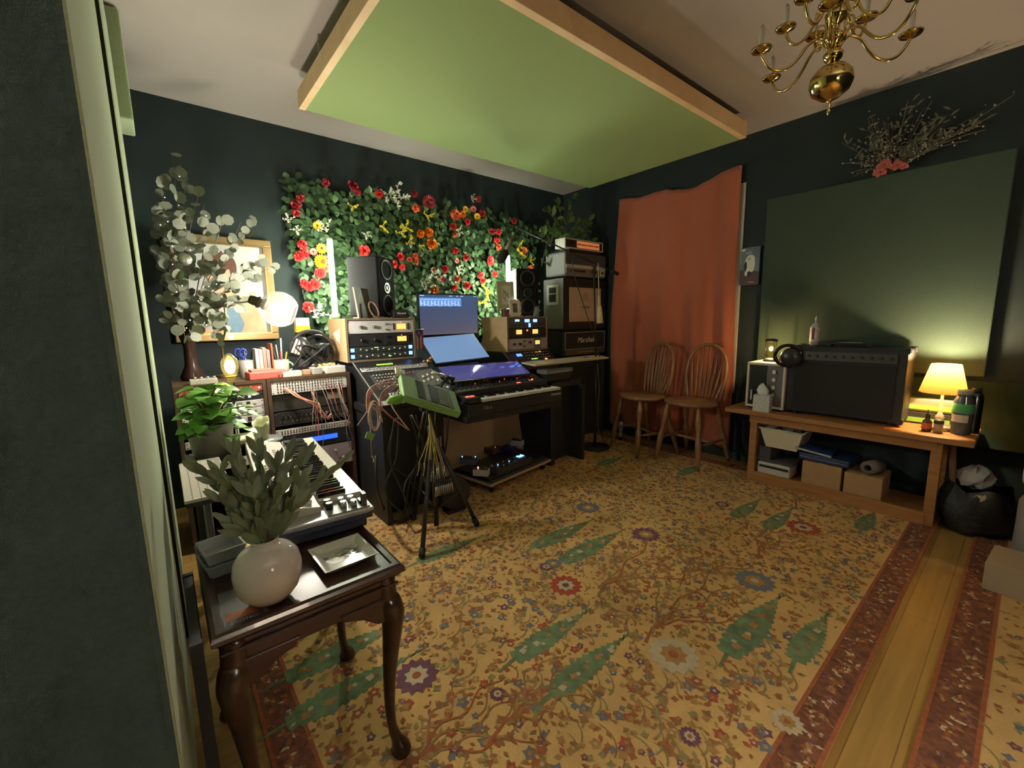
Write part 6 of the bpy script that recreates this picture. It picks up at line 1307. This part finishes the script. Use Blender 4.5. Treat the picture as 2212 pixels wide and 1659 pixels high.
# pink and pale cable loops over the console corner
o0 = at(800, 850, y=2.50)
t = thing('hanging_cables', 'pink cables arching off the console front with a pale coil below', 'cables', o0)
for i in range(7):
    a, b, d, e = at(855+3*i, 815+2*i, y=2.62), at(800+14*(i//3)+4*i, 838+3*i, y=2.46), at(792+22*(i//3)+2*i, 880, y=2.42), at(800+26*(i//3), 900+4*i, y=2.42)
    if i > 3: e = at(866+3*i, 918+2*i, y=2.35)
    MB().tube([v-o0 for v in smooth([a, b, d, e], 8)], .0035, 6).build('pink_cable', CPK if i % 3 else CPL, t)
for i in range(7):
    cc = at(806+rr.uniform(-3, 3), 897+rr.uniform(-8, 10), y=2.41)-o0; rx, rz_ = rr.uniform(.018, .034), rr.uniform(.05, .085)
    MB().tube([cc+Vector((rx*math.cos(q), -.004*i+.004*math.sin(q), rz_*math.sin(q))) for q in [2*PI*k/20 for k in range(21)]], .0026, 6).build('pale_coil', CPL, t)
e1, e2 = at(799, 905, y=2.40)-o0, at(803, 985, y=2.40)-o0; MB().tube([e1, (e1+e2)/2, e2], .003, 6).build('cable_tail', CPL, t); MB().tube([e2, at(807, 990, y=2.40)-o0, at(807, 1000, y=2.40)-o0], [.007, .006, .003], 8).build('plug', CHROME, t)
q = at(799, 942, y=2.395)-o0; MB().box(q, (.05, .006, .04), 0, Euler((0, .5, 0)).to_matrix()).build('tape_flag', GT, t)
e3 = at(771, 920, y=2.42)-o0; MB().tube(smooth([at(795, 885, y=2.42)-o0, at(785, 900, y=2.42)-o0, e3], 5), .002, 5).build('thin_cable', CPL, t)
# floor cables, round pedal, speaker like disc
t = thing('power_cable', 'thick black cable looping on the rug between synthesizer and tripod', 'cable', (0, 0, 0))
P_ = [at(812, 985, y=2.35), at(815, 1060, y=2.30), at(835, 1110, z=.03), at(860, 1127, z=.025), at(890, 1112, z=.025), at(905, 1080, z=.025)]
o0 = P_[3].copy(); t.location = o0; MB().tube([v-o0 for v in smooth(P_, 7)], .010, 8).build('cable', BLK, t)
t = thing('power_cable', 'thin brown cable trailing across the rug to the tripod foot', 'cable', at(880, 1130, z=.018)); o0 = t.location.copy()
MB().tube([v-o0 for v in smooth([at(835, 1100, z=.018), at(865, 1118, z=.018), at(885, 1135, z=.018), at(898, 1150, z=.018), at(912, 1142, z=.018)], 6)], .0035, 6).build('cable', M('cable_brown', (.10, .045, .02), .5), t)
t = thing('round_speaker', 'dark round drum shaped speaker on the floor below the console', 'speaker', (at(893, 1050, z=.0).x, 2.42, .012)); R_ = Matrix.Rotation(PI/2, 3, 'X')
MB().lathe([(.001, -.04), (.09, -.04), (.11, -.01), (.11, .04), (.10, .045), (.001, .03)], c=(0, 0, .13), n=32, R=R_).build('shell', M('drum_dark', (.022, .02, .02), .5), t); MB().bx(-.07, .07, -.04, .04, 0, .03).build('foot', BLK, t)
t = thing('wooden_stand', 'rough brown wooden frame lying behind the floor cables', 'frame', (at(850, 1065, z=0).x, 2.52, .012)); MB().bx(-.22, .22, 0, .04, 0, .05).build('rail', M('rail_brown', (.16, .11, .06), .7), t)
# dark cable tangle under the console
rr = random.Random(44); t = thing('cable_tangle', 'dark tangle of cables hanging beside the right rack', 'cables', (1.10, 2.50, .5))
for i in range(12):
    x, y = rr.uniform(-.10, .35), rr.uniform(-.07, -.01); MB().tube(smooth([(x, y, .22), (x+rr.uniform(-.08, .08), y-.03, -.02), (x+rr.uniform(-.14, .14), y-.03, -.22), (x+rr.uniform(-.1, .1), y, -.46)], 6), rr.uniform(.003, .007), 6).build('cable', CBK if i % 4 else CGY, t)
# ================================================================ white synthesizer at the left
KZ = .702
a0, a1, b0, b1 = at(808, 1094, z=KZ), at(668, 942, z=KZ), at(627, 1140, z=KZ), at(470, 945, z=KZ)
yv = Vector((a1.x-a0.x, a1.y-a0.y, 0)); rz = math.atan2(yv.y, yv.x)-PI/2
O = Vector((a0.x, a0.y, KZ)); WK = .30
t = thing('synthesizer', 'long white synthesizer keyboard on the left behind the vase', 'synthesizer', (O.x, O.y, KZ-.070), rz)
WS = M('synth_white', (.62, .58, .52), .35); NB = M('synth_navy', (.012, .015, .03), .4)
LK = 1.02
MB().bx(-WK+.004, -.004, .004, LK-.004, .034, .058).build('lower_body', NB, t, bevel=.004); MB().bx(-WK, 0, 0, LK, .058, .070).build('deck', M('deck_silver', (.42, .41, .42), .35, .3), t, bevel=.003)
MB().prism([(-WK, .070), (-.150, .070), (-.150, .088), (-WK, .118)], .06, LK-.01, 'y').build('control_panel', WS, t, bevel=.002)
nk = 36; ky0, ky1 = .115, LK-.012; kw = (ky1-ky0)/nk
k0 = MB().bx(-.145, -.004, -kw/2+.0007, kw/2-.0007, 0, .017).build('white_key', M('key_ivory', (.74, .70, .60), .22), t, bevel=.0012); repeat(k0, t, [(0, ky0+kw*(i+.5), .071) for i in range(nk)])
k1 = MB().bx(-.145, -.055, -.006, .006, 0, .016).build('black_key', GLOSSB, t, bevel=.002); repeat(k1, t, [(0, ky0+kw*(i+1), .087) for i in range(nk-1) if i % 7 not in (2, 6)])
MB().bx(-.14, -.01, .01, ky0-.006, .070, .074).build('wheel_panel', M('wheel_grey', (.22, .22, .23), .35), t)
k = MB().cyl((0, 0, 0), (0, 0, .022), .010, .009, n=14).build('knob', CHROME, t); repeat(k, t, [(-.085, .045, .074), (-.055, .035, .074), (-.085, .08, .074), (-.055, .075, .074)])
k = MB().cyl((0, 0, 0), (0, 0, .022), .011, n=14).build('dark_knob', KNB, t); repeat(k, t, [(-.125, .06, .074), (-.125, .09, .074)])
MB().bx(-.03, -.018, .015, .045, .074, .115).bx(-.035, -.012, .04, .07, .074, .085).build('joystick', BPL, t)
k = MB().cyl((0, 0, 0), (0, 0, .020), .009, .008, n=12).build('tuning_knob', CHROME, t); repeat(k, t, [(-.255+.03*(i % 2), .30+.035*(i//2), .108) for i in range(14)])
k = MB().bx(-.006, .006, -.012, .012, 0, .006).build('button', M('btn_grey', (.45, .44, .42), .4), t); repeat(k, t, [(-.20, .22+.035*i, .098) for i in range(18)])
MB().bx(-.185, -.165, .50, .62, .092, .099).build('display', M('lcd_dark', (.05, .055, .06), .2), t)
MB().bx(-.26, -.17, .09, .20, .096, .108).build('touch_plate', WHITE, t)
# second dark instrument below
t = thing('keyboard_case', 'dark navy box on the side table under the white synthesizer', 'case', (O.x, O.y, .632), rz)
MB().bx(-.29, -.018, .025, .95, 0, KZ-.037-.632).build('shell', NB, t, bevel=.006)
# x stand
t = thing('keyboard_stand', 'black keyboard stand under the white synthesizer', 'stand', (O.x-.15, O.y+.75, .012), rz)
for y in (-.25, .18): MB().tube([(-.20, y, .01), (.14, y, .61)], .014, 8).tube([(.14, y+.03, .01), (-.14, y+.03, .61)], .014, 8).build('cross_leg', BLK, t)
# things on the synth
q = at(512, 952, z=KZ+.04)
t = thing('white_box', 'flat cream topped box on the far end of the white synthesizer', 'box', (q.x, q.y, KZ+.026), rz)
MB().bx(-.075, .075, -.09, .09, 0, .012).build('base', BPL, t); MB().bx(-.072, .072, -.087, .087, .012, .030).build('lid', M('lid_cream', (.76, .68, .48), .45), t, bevel=.003)
q = at(562, 940, z=KZ+.01)
t = thing('paper_cup', 'torn pale paper cup standing behind the white synthesizer', 'cup', (q.x+.012, q.y+.03, KZ-.02))
vs = []; n = 24
for j in range(5):
    for i in range(n): a = 2*PI*i/n; w_ = j/4; r = .032+.010*w_; vs.append((r*math.cos(a), r*math.sin(a), .10*w_*(1+(.22*math.sin(a+.6)+.06*math.sin(5*a) if j == 4 else 0))))
MB().add(vs+[(0, 0, 0)], [(j*n+i, j*n+(i+1) % n, (j+1)*n+(i+1) % n, (j+1)*n+i) for j in range(4) for i in range(n)]+[(5*n, (i+1) % n, i) for i in range(n)], 0, True).build('cup', M('cup_pale', (.58, .60, .40), .7), t, solid=.002)
MB().lathe([(.001, -.012), (.10, -.012), (.10, 0), (.001, 0)], n=24).build('saucer', M('clear_plate', (.25, .26, .25), .2), t)
# computer keyboard on arm
AKZ = .80
k0_, k1_, k2_ = at(386, 1086, z=AKZ), at(500, 1086, z=AKZ), at(386, 995, z=AKZ)
t = thing('computer_keyboard', 'slim white computer keyboard lying edge on at the left', 'computer keyboard', (k0_.x+.012, k0_.y, AKZ-.012)); w = .125; L_ = k2_.y-k0_.y
L_ = min(L_, .46)
MB().bx(0, w, 0, L_, 0, .008).build('body', M('alu_white', (.40, .38, .34), .35), t, bevel=.003)
k = MB().bx(-.0095, .0095, -.0098, .0098, 0, .0025).build('key', M('keycap', (.78, .72, .64), .45), t)
repeat(k, t, [(.011+.0206*i, .012+.0215*j, .008) for i in range(6) for j in range(int((L_-.01)/.0215)) if i*20+j < 999][:99])
t2 = thing('keyboard_shelf', 'dark shelf arm carrying the slim white keyboard', 'shelf', (k0_.x+.075, k0_.y+L_/2, .012)); MB().bx(-.06, .05, -L_/2, L_/2, AKZ-.036, AKZ-.024).build('tray', BPL, t2); MB().tube([(0, .02, 0), (0, .02, AKZ-.036)], .010, 10).tube([(0, .16, 0), (0, .16, AKZ-.036)], .010, 10).build('post', CGY, t2)
# ================================================================ side table
TT = .632; tx0, tx1, ty0, ty1 = .012, .462, 1.055, 1.60
t = thing('side_table', 'dark mahogany side table with curved legs in the left foreground', 'table', ((tx0+tx1)/2, (ty0+ty1)/2, 0)); cx, cy = (tx0+tx1)/2, (ty0+ty1)/2; hw, hd = (tx1-tx0)/2, (ty1-ty0)/2
vs = []; prof = [(0, TT), (.012, TT-.003), (.018, TT-.010), (.018, TT-.022), (.008, TT-.030), (.0, TT-.036), (-.006, TT-.040)]
MB().bx(-hw+.028, hw-.028, -hd+.028, hd-.028, TT-.012, TT-.0045).build('top_panel', MAHOG, t)
g = MB(); loops = []
rect = lambda e, z: [(-hw-e, -hd-e, z), (hw+e, -hd-e, z), (hw+e, hd+e, z), (-hw-e, hd+e, z)]
prof = [(-.030, TT-.004), (-.026, TT), (-.012, TT), (-.004, TT-.004), (.0, TT-.012), (.0, TT-.022), (-.010, TT-.030), (-.014, TT-.036), (-.030, TT-.036)]
for e, z in prof: vs += rect(e, z)
g.add(vs, [(4*i+k, 4*i+(k+1) % 4, 4*i+4+(k+1) % 4, 4*i+4+k) for i in range(len(prof)-1) for k in range(4)]).build('moulded_edge', MAHOG, t)
for (a, b, c_, d) in ((-hw+.035, hw-.035, -hd+.022, -hd+.045), (-hw+.035, hw-.035, hd-.045, hd-.022), (-hw+.022, -hw+.045, -hd+.035, hd-.035), (hw-.045, hw-.022, -hd+.035, hd-.035)):
    MB().bx(a, b, c_, d, TT-.105, TT-.030).build('apron', MAHOG, t, bevel=.002)
MB().frame(-hw+.016, hw-.016, TT-.060, TT-.054, .003, -hd+.014, -hd+.02).build('bead_line', MAHOG, t)
for sx in (-1, 1):
    for sy in (-1, 1):
        bx_, by_ = sx*(hw-.045), sy*(hd-.045); o = Vector((sx, sy, 0))*.7071
        prof = [(0, TT-.036, .030), (.002, TT-.10, .031), (.012, TT-.125, .034), (.019, TT-.155, .0335), (.016, TT-.20, .029), (.006, TT-.28, .023), (-.004, TT-.38, .0175), (-.008, TT-.47, .0145), (-.004, TT-.53, .0135), (.006, TT-.565, .016), (.016, .040, .026), (.018, .026, .030), (.014, .014, .024)]
        pts = smooth([Vector((bx_, by_, z))+o*k for k, z, r in prof], 4); rs = []
        for i in range(len(prof)-1): rs += [prof[i][2]+(prof[i+1][2]-prof[i][2])*k/4 for k in range(4)]
        rs.append(prof[-1][2]); lg = MB().tube(pts, rs, 16).build('leg', MAHOG, t)
        # knee brackets
        for ax in (0, 1):
            s_ = -sx if ax == 0 else -sy; q0 = (bx_, by_)
            poly = [(0, TT-.09), (0, TT-.165), (.035*s_, TT-.160), (.075*s_, TT-.128), (.12*s_, TT-.112), (.135*s_, TT-.09)]
            if ax == 0: MB().prism([(bx_+.0+p, z) for p, z in poly], by_+sy*.004, by_+sy*.028, 'y').build('knee_bracket', MAHOG, lg, bevel=.004)
            else: MB().prism([(by_+p, z) for p, z in poly], bx_+sx*.004, bx_+sx*.028, 'x').build('knee_bracket', MAHOG, lg, bevel=.004)
# vase with stems
q = at(590, 1305, z=TT); vx, vy = .143, 1.135
t = thing('vase_of_stems', 'round cream ceramic vase of dark green leafy stems on the side table', 'vase', (vx, vy, TT))
prof = [(.001, .0), (.030, 0), (.044, .008), (.058, .028), (.066, .055), (.067, .080), (.062, .105), (.050, .122), (.036, .131), (.026, .135), (.024, .142), (.028, .150), (.025, .151), (.020, .143), (.022, .13), (.001, .11)]
prof = [(r*1.13, z*1.04) for r, z in prof]; MB().lathe(prof, n=44).build('vase', M('vase_cream', (.72, .68, .64), .12, bump=.02, bscale=35, coat=.6), t)
rr = random.Random(77); g = MB(); lf = MB(); V0 = Vector((vx, vy, TT))
for px, py, yy in ((505, 985, 1.20), (432, 1012, 1.22), (560, 985, 1.22), (478, 1030, 1.15), (530, 1020, 1.12), (600, 1010, 1.15), (625, 975, 1.24), (660, 985, 1.22), (700, 1030, 1.2), (740, 995, 1.22), (650, 1040, 1.13), (600, 1060, 1.10), (545, 1075, 1.1), (480, 1085, 1.16), (500, 1130, 1.14), (640, 1090, 1.12)):
    e = at(px, py, y=yy)-V0; b = Vector((rr.uniform(-.008, .008), rr.uniform(-.008, .008), .12)); mid = Vector((e.x*.32, e.y*.4, .12+(e.z-.12)*.5)); pts = smooth([b, mid, e], 9); g.tube(pts, [.0026]*len(pts), 5)
    n_ = len(pts)
    for k in range(4, n_):
        d = (pts[k]-pts[k-1]).normalized()
        for s_ in (-1, 1):
            if rr.random() < .50: continue
            sd = Vector((rr.uniform(-1, 1), rr.uniform(-1, 1), rr.uniform(-.2, .4))); L0 = rr.uniform(.046, .080)*(1.1-.3*k/n_)
            lf.leaf(pts[k], (d*1.0+sd*.75), (rr.uniform(-.6, .6), -1, rr.uniform(-.2, 1)), L0, L0*.31, .2, rr.uniform(-.1, .3))
    lf.leaf(pts[-1], d, (0, -1, .5), .05, .015)
g.build('stems', STEM, t); lf.build('leaves', SAGEL, t)
# plate
c4 = [at(*p_, z=TT+.006) for p_ in ((668, 1190), (775, 1160), (817, 1198), (700, 1252))]
cc = sum(c4, Vector())/4; e1 = (c4[1]-c4[0]+c4[2]-c4[3])/2
t = thing('trinket_dish', 'rectangular white dish painted with fruit and flowers on the side table', 'dish', (cc.x, cc.y, TT-.002), math.atan2(e1.y, e1.x))
w = e1.length/2; d_ = ((c4[0]-c4[3]).length+(c4[1]-c4[2]).length)/4
DW = M('dish_white', (.56, .57, .50), .15); g = MB(); vs = []
for ex, z in ((0.0, .018), (-.006, .018), (-.022, .006), (-.028, .005)): vs += [(-w-ex, -d_-ex, z), (w+ex, -d_-ex, z), (w+ex, d_+ex, z), (-w-ex, d_+ex, z)] if 0 else [(-(w+ex), -(d_+ex), z), ((w+ex), -(d_+ex), z), ((w+ex), (d_+ex), z), (-(w+ex), (d_+ex), z)]
o_ = len(vs); vs += [(-(w-.02), -(d_-.02), .0), (w-.02, -(d_-.02), .0), (w-.02, d_-.02, .0), (-(w-.02), d_-.02, .0)]
fs = [(4*i+k, 4*i+(k+1) % 4, 4*i+4+(k+1) % 4, 4*i+4+k) for i in range(3) for k in range(4)]+[(12, 13, 14, 15), (16, 19, 18, 17)]+[(k, 16+k, 16+(k+1) % 4, (k+1) % 4) for k in range(4)]
g.add(vs, fs).build('dish', DW, t)
g = MB()
def dd(x, y, rx, ry, m, h=.0056, n=18, w_=.0):
    g.add([(x, y, h)]+[(x+rx*math.cos(2*PI*i/n)*(1+w_*math.sin(3*2*PI*i/n)), y+ry*math.sin(2*PI*i/n), h) for i in range(n)], [(0, i+1, (i+1) % n+1) for i in range(n)], m)
dd(-.020, -.018, .022, .012, 0, w_=.1); dd(-.028, -.006, .020, .012, 1, .0058, w_=.15); dd(-.022, -.004, .009, .007, 2, .006); dd(.004, -.014, .008, .008, 3, .0058); dd(-.048, .014, .012, .007, 4); 
for i in range(9):
    a = rr.uniform(0, 6); x, y = rr.uniform(-.02, .045), rr.uniform(-.015, .028); g.tube([(x+.014*math.cos(a+q*.5), y+.010*math.sin(a+q*.5), .0062) for q in range(8)], .0006, 4, 4)
for i in range(5): dd(rr.uniform(.015, .045), rr.uniform(-.012, .012), .004, .004, rr.choice((4, 5)), .0057)
g.build('painting', [M('fruit_orange', (.34, .11, .05), .3), M('fruit_green', (.10, .14, .04), .3), M('fruit_cream', (.55, .50, .26), .3), M('fruit_maroon', (.10, .02, .03), .3), M('ink_grey', (.06, .06, .07), .4), M('ink_mid', (.2, .19, .18), .4)], t)
# card with printed words
q = at(500, 1300, z=TT)
t = thing('voting_sticker_card', 'dark printed card with an orange picture under the vase', 'card', (.078, 1.150, TT-.0045), math.radians(-3))
MB().bx(-.045, .055, -.075, .09, 0, .0012).build('card', M('card_grey', (.10, .095, .09), .35, noise=.3, nscale=14), t)
MB().bx(-.030, .045, -.070, -.048, .0012, .0016).build('band', BPL, t); MB().bx(-.030, .045, -.048, -.015, .0012, .0015).build('picture', M('card_orange', (.32, .10, .04), .25, noise=.6, nscale=22), t)
text('I VOTED!', 'lettering', .014, MATS['letter_grey'], t, (.008, -.060, .0018), (0, 0, 0), 0, .0002)
for k, (lab, zz) in enumerate((('lower clear plastic tub at the back left of the side table', 0), ('upper clear plastic tub stacked at the back left of the side table', .038))):
    qq = at(478, 1215, z=TT+.05); t = thing('plastic_tub', lab, 'tub', (.068, 1.385, TT-.0045+zz), math.radians(8), 'clear tubs on the side table')
    vs = [(sx*a, sy*b, z) for a, b, z in ((.040, .048, 0), (.048, .056, .034), (.044, .052, .034), (.037, .045, .006)) for sx, sy in ((-1, -1), (1, -1), (1, 1), (-1, 1))]
    MB().add(vs, [(0, 3, 2, 1), (12, 13, 14, 15)]+[(4*i+k_, 4*i+(k_+1) % 4, 4*i+4+(k_+1) % 4, 4*i+4+k_) for i in range(3) for k_ in range(4)]).build('tub', M('tub_frost', (.30, .32, .35), .3), t)
# dark vertical clutter between panel and table
t = thing('tall_rack_frame', 'narrow black metal frame between the fabric panel and the side table', 'frame', (-.012, 1.22, .012))
for y in (-.12, .22): MB().bx(-.012, .012, y-.008, y+.008, 0, .60).build('upright', M('frame_black', (.006, .006, .006), .6), t)
for z in (.05, .2, .35, .5, .585): MB().bx(-.010, .010, -.112, .212, z, z+.012).build('cross_bar', MATS['frame_black'], t)
